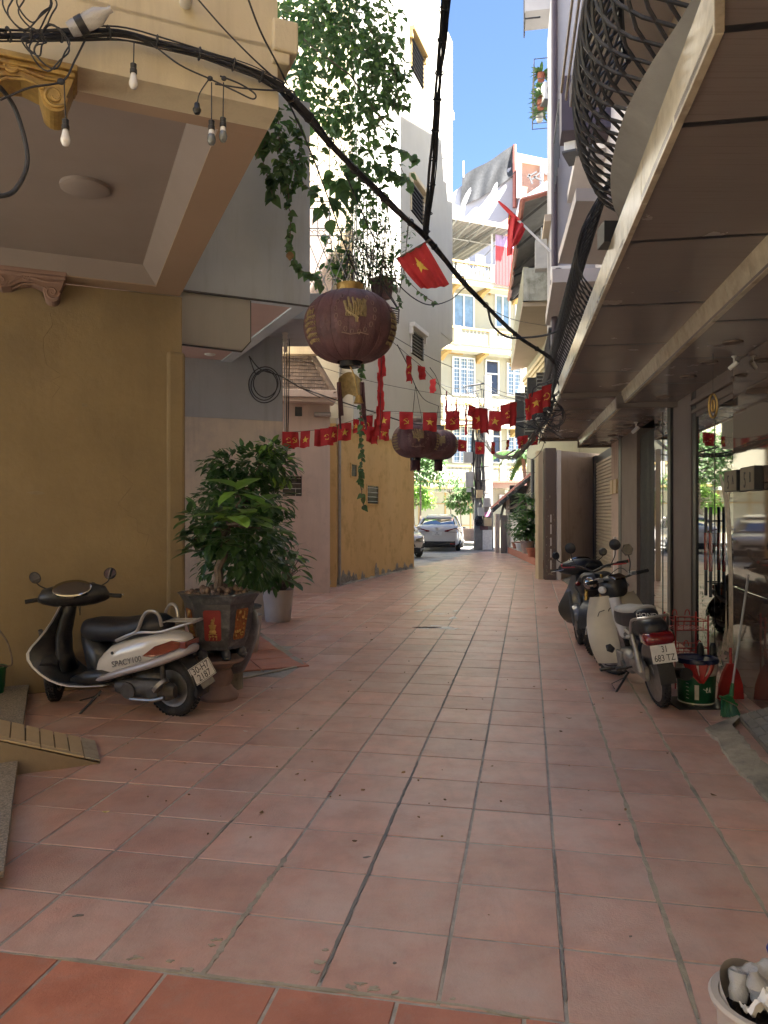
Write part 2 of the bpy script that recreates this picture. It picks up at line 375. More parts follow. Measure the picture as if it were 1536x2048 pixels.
def tile_mesh(sz, g=.013, h=.0045, bv=.0025):
    a = sz / 2 - g / 2; b = a - bv
    return [(-a, -a, -h), (a, -a, -h), (a, a, -h), (-a, a, -h), (-a, -a, -bv), (a, -a, -bv), (a, a, -bv), (-a, a, -bv), (-b, -b, 0), (b, -b, 0), (b, b, 0), (-b, b, 0)], \
        [(0, 1, 5, 4), (1, 2, 6, 5), (2, 3, 7, 6), (3, 0, 4, 7), (4, 5, 9, 8), (5, 6, 10, 9), (6, 7, 11, 10), (7, 4, 8, 11), (8, 9, 10, 11)]
tv, tf = tile_mesh(.4)
def tmat(x, y, z, r): return Matrix.Translation((x, y, z)) @ Matrix.Rotation(r, 4, 'Z') @ Euler((random.uniform(-.003, .003), random.uniform(-.003, .003), random.uniform(-.004, .004))).to_matrix().to_4x4()
tm = {}
for fr_, mm in ((True, M['tile2']), (False, M['tile'])):
    q = MB(); q.add(tv, tf); tm[fr_] = q.mesh('tile'); tm[fr_].materials.append(mm)
rest = MB()
for k, (d, x, y, r, fr_, dz) in enumerate(tiles):
    X = tmat(x, y, dz, r)
    if k < 300: add_mesh('tile', tm[fr_], None, floor, X)
    else: rest.M = X; rest.add(tv, tf)
# diagonal paving further up the alley, and the patch by the grey house
R45 = rad(45 - 11)
for i in range(-60, 60):
    for j in range(-60, 60):
        c = Vector((i * .3, j * .3)); c = Vector((c.x * math.cos(R45) - c.y * math.sin(R45), c.x * math.sin(R45) + c.y * math.cos(R45))) + Vector((2.5, 24.4))
        if 19.5 < c.y < 29.6 and -2 + .1 * c.y < c.x < 4.3 + .03 * (c.y - 20) and c.x > (c.y - 15.8) * .355 - 1.02:
            rest.M = tmat(c.x, c.y, random.uniform(-.001, .001), R45) @ Matrix.Diagonal((.75, .75, 1, 1)); rest.add(tv, tf)
tag(rest.build('tile_field', M['tile'], floor), kind='stuff')
DP = Vector((.92, .392)).normalized()
pt = MB()
a0 = math.atan2(DP.y, DP.x)
for i in range(-14, 4):
    for j in range(-6, 14):
        u = Vector((math.cos(a0), math.sin(a0))); v = Vector((-u.y, u.x)); c = Vector((CR1.x, CR1.y)) + u * (i * .5 - .2) + v * (j * .5 + .18)
        if in_patch(c) and in_patch(c + u * .2) and in_patch(c - v * .2): 
            pt.M = tmat(c.x, c.y, .012, a0) @ Matrix.Diagonal((1.25, 1.25, 3, 1)); pt.add(tv, tf)
tag(pt.build('tile_field', M['tile2'], floor), kind='stuff')
# the cement edging strip of the patch, cement smears and worn white patch
def ribbon(pts, wd, z, name, m, parent, jag=.25, seed=1):
    r = random.Random(seed); pts = spline(pts, 6); L_, R_ = [], []
    for k, p in enumerate(pts):
        t = (pts[min(k + 1, len(pts) - 1)] - pts[max(k - 1, 0)]).normalized(); n = Vector((-t.y, t.x, 0))
        e = 1 if 0 < k < len(pts) - 1 else .2
        L_.append(p + n * wd * .5 * e * (1 + r.uniform(-jag, jag)) + Vector((0, 0, z))); R_.append(p - n * wd * .5 * e * (1 + r.uniform(-jag, jag)) + Vector((0, 0, z)))
    mb = MB()
    for k in range(len(pts) - 1): mb.ext([L_[k], L_[k + 1], R_[k + 1], R_[k]], (0, 0, -.012))
    return mb.build(name, m, parent, merge=True)
e1 = ribbon([CR0, CR0.lerp(CR1, .5), CR1], .07, .013, 'cement_edging', M['concrete'], floor)
e2 = ribbon([CR1, CR2], .03, .012, 'cement_edging', M['concrete'], floor)
g0 = [G(x, 1500 + y / 2) for x, y in ((30, 805), (150, 850 - 8), (370, 890), (560, 945), (700, 985))]
ribbon([G(0, 1905), G(182, 1923), G(370, 1945), G(470, 1958), G(620, 1975), G(760, 1992), G(900, 2008), G(1060, 2036)], .012, .0016, 'cement_smear', M['concrete'], floor, .45, 3)
rs = random.Random(5)
sm = MB()
def splat(mb, c, r, z, n=9, el=1.0, rot=0):
    ps = []
    for k in range(n):
        a = 2 * PI * k / n; q = r * rs.uniform(.3, 1.15); x, y = q * math.cos(a) * el, q * math.sin(a)
        ps.append((c[0] + x * math.cos(rot) - y * math.sin(rot), c[1] + x * math.sin(rot) + y * math.cos(rot), z))
    mb.ext(ps, (0, 0, -.006))
for x, y, r in ((262, 1918, .012), (275, 1915, .02), (340, 1922, .012), (425, 1890, .016), (432, 1880, .018), (372, 1939, .02), (700, 1975, .022), (720, 1968, .018), (745, 1978, .02), (790, 1985, .014), (640, 1925, .02), (650, 1900, .012), (560, 1967, .012), (905, 1998, .01), (630, 1945, .022)):
    splat(sm, G(x, y), r * .7, .0022, 13, el=1.9, rot=rs.uniform(-.3, .3))
sm.build('cement_smear', M['concrete'], floor)
gm = MB()
for x, y, r, e, a in ((790, 1926, .008, 1.5, .1), (1260, 1873, .007, 1.3, .5), (157, 1831, .010, 3.2, .25), (733, 1715, .012, 1.6, .3)): splat(gm, G(x, y), r, .0024, 7, e, a)
gm.build('grey_stain', M['blackmetal'] if False else M['greytile'], floor)
wp = MB()
for x, y, r, e, a in ((890, 1256, .10, 1.6, .2), (905, 1236, .07, 2.2, 1.1), (870, 1252, .06, 1.6, 0), (850, 1257, .05, 2, 0), (912, 1222, .05, 2.5, 1.2), (880, 1228, .05, 2.6, -.1), (840, 1222, .06, 2.4, 1.0), (815, 1208, .05, 2.6, -.2), (862, 1212, .03, 2.5, 0), (905, 1258, .06, 3, .05), (860, 1225, .035, 2.2, -.2)):
    splat(wp, G(x, y), r, .003, 12, e, a)
wp.build('worn_white_patch', M['ghostwhite'], floor)
dp = MB()
for x in (838, 850, 862, 872): splat(dp, G(x, 1255), .05, .0042, 9, 1.8, 0)
dp.build('dirt_patch', M['soil'], floor)
def joint(i, v0, v1, wd, m, seed):
    r = random.Random(seed); p = [TO + TU * (i * .4) + TV * v for v in [v0 + (v1 - v0) * k / 8 for k in range(9)]]
    ribbon([Vector((q.x + r.uniform(-.003, .003), q.y, 0)) for q in p], wd, .0012, 'worn_joint', M[m], floor, .7, seed)
for a in ((-2, .05, 2.3, .012, 'greytile', 3), (0, .1, 1.2, .008, 'greytile', 5), (1, .1, 4.0, .018, 'concrete', 6), (-3, .0, .9, .02, 'concrete', 7), (2, .8, 4.8, .018, 'concrete', 8), (-4, .6, 4.2, .014, 'concrete', 9), (-2, 3.6, 7.5, .013, 'greytile', 10)): joint(*a)
# kerb strip of the far street
kb = MB()
for k in range(24):
    o_ = Vector((-8, 32.6, 0)); d_ = Vector((.914, .405, 0)); a_ = o_ + d_ * k * 1.0; b_ = a_ + d_ * .985; n_ = Vector((-d_.y, d_.x, 0))
    kb.ext([a_, b_, b_ + n_ * .2, a_ + n_ * .2], (0, 0, .13))
pv = struct(MB().prism([(-8.1, 32.8), (14, 42.5), (12.5, 46), (-9.6, 36.2)], -.01, .118), 'far_pavement', M['pave'])
kb.build('kerb', M['concrete'], pv)
# dry leaves and litter lying on the tiles
def flake(name, p, sz, m, label, group='fallen leaves on the tiles', cat='leaf', curl=.4):
    t = MB(Matrix.Translation(p) @ Matrix.Rotation(rs.uniform(0, 6.28), 4, 'Z'))
    t.grid(lambda u, v: ((u - .5) * sz * 2.0, (v - .5) * sz * (1 - abs(2 * u - 1) ** 1.6) * 1.1, .004 + curl * sz * abs(u - .5) + curl * sz * .6 * (v - .5) ** 2), 6, 3)
    o = t.build(name, m); tag(o, label, cat, group); return o
LF = [(212, 1626, .022, 'paleleaf', 'small yellow leaf on the tiles right of the left stone ramp'), (523, 1627, .02, 'deadleaf', 'crumpled black leaf alone on the left centre tiles'),
      (660, 1585, .014, 'redplastic', 'tiny crimson petal lying on a grout line'), (594, 1550, .018, 'deadleaf', 'dry brown curled leaf above the crimson petal'), (491, 1464, .02, 'whiteplastic', 'small white scrap on the tiles in front of the clay stand'),
      (405, 1546, .014, 'paleleaf', 'pale leaf scrap left of centre on the tiles'), (743, 1281, .035, 'deadleaf', 'dark leaf right of the corner of the cement edging'), (1092, 1217, .045, 'deadleaf', 'large dark curled leaf near the grey scooter'),
      (1138, 1438, .024, 'deadleaf', 'tan curled leaf in front of the white underbone motorbike'), (1188, 1410, .014, 'soil', 'black crumb of soil left of the motorbike wheel'), (1427, 1592, .022, 'deadleaf', 'light brown twig shaped leaf near the broken kerb'),
      (984, 1534, .014, 'deadleaf', 'small dark leaf in the middle of the nearer tiles'), (1177, 1583, .008, 'deadleaf', 'tiny black leaf crumb on a cross joint right of centre'), (1162, 1622, .01, 'deadleaf', 'tiny brown seed lying under the cross joint'),
      (842, 1556, .01, 'paleleaf', 'tiny yellow leaf beside the long dark joint'), (623, 1463, .018, 'deadleaf', 'curled grey brown leaf in line with the clay stand'), (700, 1362, .02, 'deadleaf', 'brown leaf crumb in front of the cement corner'),
      (605, 1319, .03, 'deadleaf', 'dark leaf resting by the tip of the cement edging'), (978, 1832, .006, 'deadleaf', 'black speck in the middle of a near tile'), (740, 1434, .016, 'paleleaf', 'pale flat leaf between centre tiles')]
for x, y, s_, m_, lb in LF: flake('fallen_leaf', G(x, y), s_, M[m_], lb)
lt = MB(); 
for k in range(160):
    x = rs.uniform(250, 1400); y = 1140 + 560 * rs.random() ** 1.8
    p = G(x, y)
    if p.x > .1 + .168 * p.y + 1.7 or p.x < -2.6 or (p.x < 0 and p.y > 12): continue
    splat(lt, p, rs.uniform(.003, .011), .004, 5, 1.5, rs.uniform(0, 3))
tag(lt.build('floor_litter', M['deadleaf']), 'scattered crumbs of dry leaves and dirt over the tiles', 'litter', kind='stuff')
# ------------------------------------------------------------------ ochre house with porch (near left)
A = Fr((-.531, 3.716), (.92, .392))
ZS = 3.57
house = thing('ochre_house', 'near ochre house with a cream parapet and deep mauve porch ceiling over the white scooter', 'house', tuple(A.p(-3, 3.4, 0)))
mb = MB(A.M)
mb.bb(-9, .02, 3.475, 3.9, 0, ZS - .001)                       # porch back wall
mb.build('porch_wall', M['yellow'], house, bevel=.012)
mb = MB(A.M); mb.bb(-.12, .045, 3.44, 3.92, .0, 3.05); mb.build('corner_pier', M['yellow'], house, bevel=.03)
rw = random.Random(19); M['scuff'] = mat('scuffed ochre paint', (.20, .145, .085), .9, .2, 9, .4, 30); M['filler'] = mat('grey filler', (.30, .235, .145), .9, .15, 9, .4, 30)
for nm, n, zr, sr, m_ in (('scuff_mark', 22, (.02, .5), (.02, .11), 'scuff'), ('filler_patch', 7, (.5, 2.9), (.015, .06), 'filler')):
    for k in range(n):
        a, z, q = -rw.uniform(.3, 4.2), rw.uniform(*zr), rw.uniform(*sr); e = rw.uniform(1, 3.5)
        mb = MB(A.M); mb.ext([(a + q * e * math.cos(t) * rw.uniform(.4, 1.1), 3.474, max(.004, z + q * math.sin(t) * rw.uniform(.4, 1.1))) for t in [2 * PI * i / 11 for i in range(11)]], (0, .003, 0)); mb.build(nm, M[m_], house)
for a0_, z0_ in ((-1.1, 3.3), (-2.6, 2.6), (-.5, 1.9)):
    pts = [(a0_, 3.4745, z0_)]
    for k in range(9): pts.append((pts[-1][0] + rw.uniform(-.09, .12), 3.4745, pts[-1][2] - rw.uniform(.02, .13)))
    mb = MB(A.M); mb.tube(pts, .0016, 3); mb.build('hairline_crack', M['scuff'], house)
mb = MB(A.M); mb.bb(.05, .42, 3.42, 3.8, 0, .27); mb.build('low_pier', M['yellow'], house, bevel=.01)
mb = MB(A.M)                                                   # cream upper wall
mb.bb(-9, 0, 0, .22, ZS + .16, 12); mb.bb(-.22, 0, .22, 3.9, ZS + .16, 12)
mb.bb(-9, 0, 0, 3.9, ZS + .30, ZS + .32)
mb.build('upper_wall', M['cream'], house)
mb = MB(A.M); mb.bb(-9, 0.002, -.012, .2, ZS, ZS + .157); mb.build('fascia', M['cream'], house)
mb = MB(A.M); mb.bb(-9, .001, .20, .30, ZS + .001, ZS + .15); mb.bb(-.24, .0, .3, 3.474, ZS, ZS + .15); mb.bb(-9, -.24, 3.25, 3.474, ZS + .001, ZS + .15)
mb.build('porch_beam', M['soffit_o'], house)
mb = MB(A.M)                                                   # sloped cove and ceiling
zc = ZS + .145
mb.add([(-.24, .3, ZS + .01), (-.24, 3.25, ZS + .01), (-.36, 3.14, zc), (-.36, .42, zc)], [(0, 1, 2, 3)])
mb.add([(-9, .3, ZS + .01), (-.24, .3, ZS + .01), (-.36, .42, zc), (-9, .42, zc)], [(0, 1, 2, 3)])
mb.add([(-9, 3.25, ZS + .01), (-.24, 3.25, ZS + .01), (-.36, 3.14, zc), (-9, 3.14, zc)], [(0, 1, 2, 3)])
mb.build('ceiling_cove', M['soffit_m'], house)
mb = MB(A.M); mb.bb(-9, -.36, .42, 3.14, zc, zc + .02); mb.build('porch_ceiling', M['soffit_m'], house)
p = W(170, 380, 4.9); mb = MB(); mb.lathe([(.0, zc - .035), (.13, zc - .035), (.155, zc - .022), (.155, zc)], (p.x, p.y, 0), 28); mb.build('ceiling_lamp', M['soffit_m'], house, True)
mb = MB(A.M); mb.bb(-.03, .10, -.03, .3, 3.86, 4.02); mb.bb(-.03, .06, -.02, .3, 3.80, 3.86); mb.build('cornice_stub', M['cream'], house, bevel=.01)
mb = MB(A.M); mb.lathe([(.028, 0), (.028, .1)], (-.45, -.1, 3.985), 12, Matrix.Rotation(-PI / 2, 3, 'X')); mb.build('drain_spout', M['whiteplastic'], house, True)
# carved console brackets: scroll profile, extruded
def spiral(cx, cz, r0, r1, a0, a1, n=16): return [(cx + (r0 + (r1 - r0) * i / n) * math.cos(a0 + (a1 - a0) * i / n), cz + (r0 + (r1 - r0) * i / n) * math.sin(a0 + (a1 - a0) * i / n)) for i in range(n + 1)]
def bracket(fr, a1, b0, b1, zt, s, m, name, par):
    mb = MB(fr.M); X = lambda x, z: (a1 + x * s, b0, zt + z * s); E = Vector((0, b1 - b0, 0))
    body = [(0, 0), (0, -.10), (-.02, -.16), (-.05, -.24)] + spiral(-.13, -.27, .09, .09, .3, -2.6, 9) + [(-.24, -.19), (-.36, -.15), (-.48, -.17), (-.58, -.23), (-.68, -.25), (-.78, -.21), (-.9, -.12), (-1.3, -.10), (-1.3, 0)]
    mb.ext([X(*q) for q in body], E)
    o = mb.build('body', m, par, bevel=.006)
    mb = MB(fr.M)
    for cx, cz, r in ((-.13, -.25, .085), (-.68, -.17, .07), (-.42, -.09, .05)):
        pts = spiral(cx, cz, r, .012, 0, -9.5, 30); mb.tube([(a1 + x * s, b0 - .004, zt + z * s) for x, z in pts], .013 * s, 6)
        mb.lathe([(0, -.03), (.03, -.026), (.045, 0)], (a1 + cx * s, b0 - .01, zt + cz * s), 10, Matrix.Rotation(PI / 2, 3, 'X') @ Matrix.Diagonal((s, s, s)))
    mb.tube([(a1 + x * s, b0 - .004, zt + z * s) for x, z in [(-.05, -.12), (-.2, -.13), (-.35, -.1), (-.5, -.12), (-.6, -.2)]], .014 * s)
    mb.tube([(a1 + x * s, b0 - .004, zt + z * s) for x, z in [(-.2, -.21), (-.32, -.17), (-.45, -.19), (-.56, -.26)]], .012 * s)
    mb.build('scroll_relief', m, o, True)
    mb = MB(fr.M); mb.bb(a1 - 1.35 * s, a1 + .03 * s, b0 - .03, b1 + .01, zt - .05 * s, zt - .001); mb.bb(a1 - 1.35 * s, a1 + .015 * s, b0 - .015, b1 + .005, zt - .09 * s, zt - .05 * s); mb.build('top_moulding', m, o, bevel=.006)
    return o
t = thing('bracket', 'gilded scroll bracket under the cream parapet at the upper left corner', 'bracket', tuple(A.p(-1.1, .1, 3.4)), 'scroll brackets of the porch'); bracket(A, -.94, .0, .18, ZS, .60, M['brass'], 'bracket', t)
bi = A.hit(128, 3.3)
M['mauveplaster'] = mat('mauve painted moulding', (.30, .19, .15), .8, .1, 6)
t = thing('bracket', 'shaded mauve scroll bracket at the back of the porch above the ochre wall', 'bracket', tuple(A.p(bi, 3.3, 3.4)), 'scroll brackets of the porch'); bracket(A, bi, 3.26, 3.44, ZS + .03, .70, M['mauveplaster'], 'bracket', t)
# ------------------------------------------------------------------ grey house
M['panelgrey'] = mat('pale grey cladding', (.42, .41, .38), .8, .06, 1.5, streak=.3, stcol=(.3, .29, .27))
hg = thing('grey_house', 'blue grey house with a box balcony behind the potted trees', 'house', (-3, 11.5, 0))
c0 = W(620, 612, 8.0); ZG = c0.z
B = Fr((c0.x, c0.y), (.90, .436))
mb = MB(B.M); mb.bb(-4, 0, 0, .2, ZG, 12) if False else None
top = H + (CY - 215) / FPX * 8.0
mb.bb(-4.5, 0, 0, .15, ZG, top + .05); mb.bb(-.15, 0, .15, 6, ZG, top + .05)
mb.build('balcony_wall', M['greywall'], hg)
al = B.hit(365)
mb = MB(B.M); mb.bb(-4.5, -.03, .03, 7, ZG + .02, ZG + .1); mb.build('balcony_soffit', M['pinksoffit'], hg)
z1 = B.az(500, 685)[1]; a5 = B.hit(502)
mb = MB(B.M); mb.ext([(al - .5, .02, ZG - .002), (a5, .02, ZG - .002), (a5, .02, z1 + .02), (a5 - .09, .02, z1 - .085), (al - .5, .02, z1 - .06)], (0, .06, 0)); mb.build('cladding_panel', M['panelgrey'], hg, bevel=.006)
mb = MB(B.M); mb.ext([(al - .5, .045, ZG - .014), (a5 + .014, .045, ZG - .014), (a5 + .014, .045, z1 + .02), (a5 - .083, .045, z1 - .098), (al - .5, .045, z1 - .073)], (0, .03, 0)); mb.build('panel_edge', M['darkgrey'], hg)
mb = MB(B.M); mb.bb(-4.5, .002, -.004, .02, ZG - .012, ZG + .004); mb.build('dark_strip', M['darkgrey'], hg)  # thin dark grey strip along the lower edge of the balcony wall
for px, py in ((420, 711), (392, 742)):
    q = G(px, py, ZG) if False else None
    Y = FPX * (ZG - H) / (CY - py); mb = MB(); mb.lathe([(0, -.012), (.05, -.01), (.075, 0), (.08, .01)], ((px - CX) / FPX * Y, Y, ZG + .01), 18); mb.build('downlight', M['whiteplastic'], hg, True)
Y2 = 11.35
c1 = W(565, 1230, Y2)
C = Fr((c1.x, c1.y), (.914, .405))
mb = MB(C.M); mb.bb(-6, 0, 0, .2, 0, ZG + .02); mb.bb(-.2, 0, .2, 5, 0, 9); mb.build('ground_wall', M['palewall'], hg)
mb = MB(C.M); mb.bb(-6, -.001, -.012, .19, 2.95, 9); mb.build('upper_wall', M['greywall'], hg)
for k in range(3): MB().tube(spline([C.p(.03 + .03 * k, -.02, 6.2), C.p(.02 + .04 * k, -.03, 4.6), C.p(.03 + .03 * k, -.02, 3.2), C.p(.02 + .02 * k, -.02, 2.4)], 4), .009, 5).build('wall_cable', M['cable'] if k else M['greymetal'], hg, True)
coil(C.p(.06, -.04, 2.75), .1, 4, M['cable'], th=.006, seed=9, name='cable_loop', par=hg) if 'coil' in globals() else None
# cable coil hung on the grey house
rc = random.Random(3)
def coil(c, r, n, m, jitter=.25, th=.008, axis=(0, 1, 0), oval=1.15, seed=0, name='loop', par=None):
    r_ = random.Random(seed)
    for k in range(n):
        R = r * (1 + r_.uniform(-jitter, jitter * .3)); o = Vector((r_.uniform(-.15, .15) * r, r_.uniform(-.02, .02), r_.uniform(-.1, .1) * r))
        pts = [Vector(c) + o + Vector((R * math.cos(a), .02 * math.sin(3 * a + k), R * oval * math.sin(a))) for a in [2 * PI * i / 28 for i in range(28)]]
        MB().tube(pts, th, 5, closed=True).build(name, m, par, True)
t = thing('cable_coil', 'thin black cable coil hanging on the grey house wall', 'cable', tuple(W(530, 780, 11.1)))
coil(W(532, 768, 11.1), .235, 3, M['cable'], th=.008, seed=4, par=t); MB().tube(spline([W(498, 712, 11), W(520, 738, 11), W(560, 752, 11.1), W(600, 775, 11.4), W(640, 795, 12)]), .009).build('lead', M['cable'], t, True)
MB().tube(spline([W(498, 712, 11), W(512, 748, 11.05), W(528, 742, 11), W(562, 752, 11.1)]), .008).build('lead', M['cable'], t, True)
# ------------------------------------------------------------------ pink house with tiled awning
hp = thing('pink_house', 'pink plaster house with a steep clay tiled awning and a lattice balcony above', 'house', (-1.5, 14.4, 0))
p0 = W(660, 1185, 14.45)
P = Fr((p0.x, p0.y), (.985, .17))
mb = MB(P.M)
wa, wz0 = P.az(562, 992); wb, wz1 = P.az(604, 952)
zt = P.az(640, 800)[1]
mb.bb(-6, wa, 0, .2, 0, zt); mb.bb(wb, 0, 0, .2, 0, zt); mb.bb(wa, wb, 0, .2, 0, wz0); mb.bb(wa, wb, 0, .2, wz1, zt); mb.bb(-.2, 0, .2, 3, 0, zt); mb.build('wall', M['pink'], hp)
mb = MB(P.M); mb.bb(wa, wb, .16, .19, wz0, wz1); wn = mb.build('window', M['darkpane'], hp)
mb = MB(P.M)
for k in range(4): zz = wz0 + (wz1 - wz0) * (k + .5) / 4; mb.tube([(wa, .06, zz), (wb, .06, zz)], .007)
mb.tube([(wb - .12, .05, wz0), (wb - .12, .05, wz0 + .16)], .007); mb.build('window_bar', M['greymetal'], wn)
mb = MB(P.M); mb.bb(-6, .12, -.35, .2, zt, zt + .14); mb.bb(-6, .08, -.30, .2, zt - .08, zt); mb.build('ledge', M['pink'], hp, bevel=.01)
va, vz0 = P.az(590, 832); vb, vz1 = P.az(604, 814)
mb = MB(P.M); mb.bb(va, vb, -.01, .01, vz0, vz1); mb.build('vent_opening', M['darkpane'], hp)
mb = MB(P.M); q0 = P.az(628, 829); mb.lathe([(.045, 0), (.045, .32)], (q0[0], -.05, q0[1]), 12, Matrix.Rotation(PI / 2, 3, 'Y')); mb.build('vent_pipe', M['steel'], hp, True)
# tiled awning: a wedge of fish scale tiles rising to a ridge
rf = MB(); ra = []
e0, ez = P.az(566, 796); e1_, _ = P.az(664, 796); r0_, rz0 = P.az(566, 712, .6); r1_, rz1 = P.az(612, 700, .6)
for j in range(13):
    v = j / 13
    x1 = e1_ + (r1_ - e1_) * v
    n = int((x1 - e0 + .3) / .085)
    for i in range(n):
        x = x1 - .085 * (i + .5 + .5 * (j % 2)); z = ez + .03 + (rz1 - ez) * v; y = -.3 + .9 * v
        if x < e0 - .5: continue
        rf.M = P.M @ Matrix.Translation((x, y, z)) @ Matrix.Rotation(math.atan2(rz1 - ez, .9) - .1, 4, 'X') @ Matrix.Rotation(random.uniform(-.04, .04), 4, 'Z')
        rf.box((0, .06, 0), (.08, .14, .014))
ro = tag(rf.build('roof', M['rooftile'], hp), kind='stuff')
mb = MB(); mb.tube([P.p(e1_ + .03, -.32, ez + .05), P.p(r1_ + .02, .6, rz1 + .08)], .055, 8); mb.build('ridge_tile', M['rooftile'], hp, True)
mb = MB(P.M); mb.add([(e0 - .6, -.3, ez + .0), (e1_, -.3, ez + .0), (r1_, .6, rz1 - .02), (e0 - .6, .6, rz1 - .02), (e1_, .5, ez), (e0 - .6, .5, ez)], [(0, 1, 2, 3), (1, 4, 2), (0, 5, 4, 1)]); mb.build('roof_deck', M['pink'], hp)
# lattice balcony
YB = 10.2
s0, s1 = W(520, 645, YB), W(690, 588, YB)
mb = MB(); mb.bb(-2.2, s1.x, YB, 11.9, s0.z + .05, s1.z); mb.build('balcony_slab', M['greywall'], hp)
mb = MB(); mb.bb(-2.2, -.62, 14.45, 14.65, zt + .9, 12); mb.build('upper_wall', M['cream'], hp)
mb = MB(); mb.bb(-1.9, -1.0, 14.3, 14.44, 5.2, 7.4); mb.build('balcony_door', M['soffit_m'], hp)
cp = W(570, 680, YB + .8); mb = MB(); 
for k in range(5): mb.ball((cp.x, cp.y, cp.z - .06 * k + .1), (.05 - .006 * k, .04, .05), 8, 5)
mb.bb(cp.x - .05, cp.x + .05, cp.y - .05, cp.y + .06, cp.z + .12, s0.z + .1); mb.build('corbel', M['whitetrim'], hp, True)
zb, zm, zu = s1.z, W(650, 470, YB).z, W(650, 455, YB).z; ztp = W(650, 262, YB).z
x0, x1, x2 = W(612, 0, YB).x, W(705, 0, YB).x, W(752, 0, YB + .0).x
def rail_grid(p0, p1, name, nd=5):
    """lattice balustrade with a scroll band and a tall grille over it, from p0 to p1"""
    p0 = Vector(p0); p1 = Vector(p1); L_ = (p1 - p0).length; u = (p1 - p0).normalized(); z = Vector((0, 0, 1))
    P_ = lambda a, h: p0 + u * a + z * h
    hb = zm - zb; ht = ztp - zb; r = .0085
    g = MB()
    for h in (0.01, hb, zu - zb, ht, hb + .38, hb + .47): g.tube([P_(0, h), P_(L_, h)], r)
    n = max(2, round(L_ / .155)); st = L_ / n
    for i in range(-4, n + 4):
        for sg in (1, -1):
            a0, a1 = i * st, i * st + sg * st * 2; h0, h1 = 0.0, hb
            if a0 < 0 or a0 > L_: continue
            if a1 < 0: h1 = hb * (a0 / (a0 - a1)); a1 = 0
            if a1 > L_: h1 = hb * ((L_ - a0) / (a1 - a0)); a1 = L_
            g.tube([P_(a0, h0), P_(a1, h1)], r * .8)
    g.build(name, M['whitemetal'], hp, True)
    g = MB()
    m_ = max(2, round(L_ / .17)); s_ = L_ / m_
    for i in range(m_ + 1):
        g.tube([P_(i * s_, hb), P_(i * s_, ht)], r)
        if i < m_:
            for hh in (hb + .68, hb + .95): 
                for sg in (1, -1): g.tube([P_(i * s_ + (0 if sg > 0 else s_), hh + .0), P_(i * s_ + s_ / 2, hh + .09)], r * .8)
    for i in range(m_):
        for sg in (-1, 1): g.tube([P_(i * s_ + s_ / 2 + sg * .035 + .03 * math.cos(a), hb + .05 + .03 * math.sin(a)) for a in [q * .6 for q in range(9)]], r * .7)
    g.build('upper_grille', M['whitemetal'], hp, True)
rail_grid((x0, YB + .03, zb), (x1, YB + .03, zb), 'lattice_rail'); rail_grid((x1, YB + .03, zb), (x2, YB + 1.2, zb), 'lattice_rail'); 
sh = W(790, 605, YB + .9)
mb = MB()
for k in range(7): mb.tube([(x1 + .02, YB + .1 + .12 * k, zb - .02), (sh.x + .05, YB + .35 + .12 * k, zb - .12)], .008)
mb.tube([(x1, YB + .1, zb - .02), (sh.x + .05, YB + .35, zb - .12), (sh.x + .05, YB + 1.1, zb - .12)], .012)
mb.tube([(x1 + .0, YB + .05, zb + .75), (sh.x + .02, YB + .33, zb - .1)], .008); mb.tube([(x1 + .1, YB + .05, zb + .75), (sh.x + .06, YB + .5, zb - .1)], .008)
mb.build('plant_shelf', M['darkgrey'], hp, True)
# ------------------------------------------------------------------ white tower over ochre ground floor
ht_ = thing('white_tower_house', 'tall white rendered house on an ochre ground floor at the bend', 'house', (0, 18, 0))
Dn = Vector((1.87, 5.27)).normalized(); q0 = Vector((-1.02, 15.8))
T = Fr(q0, Dn); ZY = 3.42
aE = T.hit(828)
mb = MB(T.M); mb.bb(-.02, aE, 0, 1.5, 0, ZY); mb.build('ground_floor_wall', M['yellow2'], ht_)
k0 = T.o + T.b * .0
mb = MB(); mb.bb(-3, -1.0, 15.55, 15.8, 0, ZY); mb.build('return_wall', M['yellow2'], ht_)
for px0, px1, py0, py1, nm in ((733, 755, 973, 1007, 'window'), (701, 712, 930, 952, 'vent')):
    a0_, zz0 = T.az(px0, py1); a1_, zz1 = T.az(px1, py0)
    mb = MB(T.M); mb.bb(a0_, a1_, -.012, .0, zz0, zz1); wn = mb.build(nm, M['darkpane'], ht_)
    mb = MB(T.M); mb.bb(a0_ - .03, a1_ + .03, -.03, .0, zz1, zz1 + .03); mb.bb(a0_ - .03, a0_, -.03, 0, zz0, zz1); mb.bb(a1_, a1_ + .03, -.03, 0, zz0, zz1); mb.bb(a0_ - .03, a1_ + .03, -.03, 0, zz0 - .03, zz0); mb.build('frame', M['yellow2'], wn)
    if nm == 'window':
        mb = MB(T.M)
        for k in range(4): mb.tube([(a0_, -.02, zz0 + (zz1 - zz0) * (k + .5) / 4), (a1_, -.02, zz0 + (zz1 - zz0) * (k + .5) / 4)], .008)
        mb.build('bar', M['greymetal'], wn)
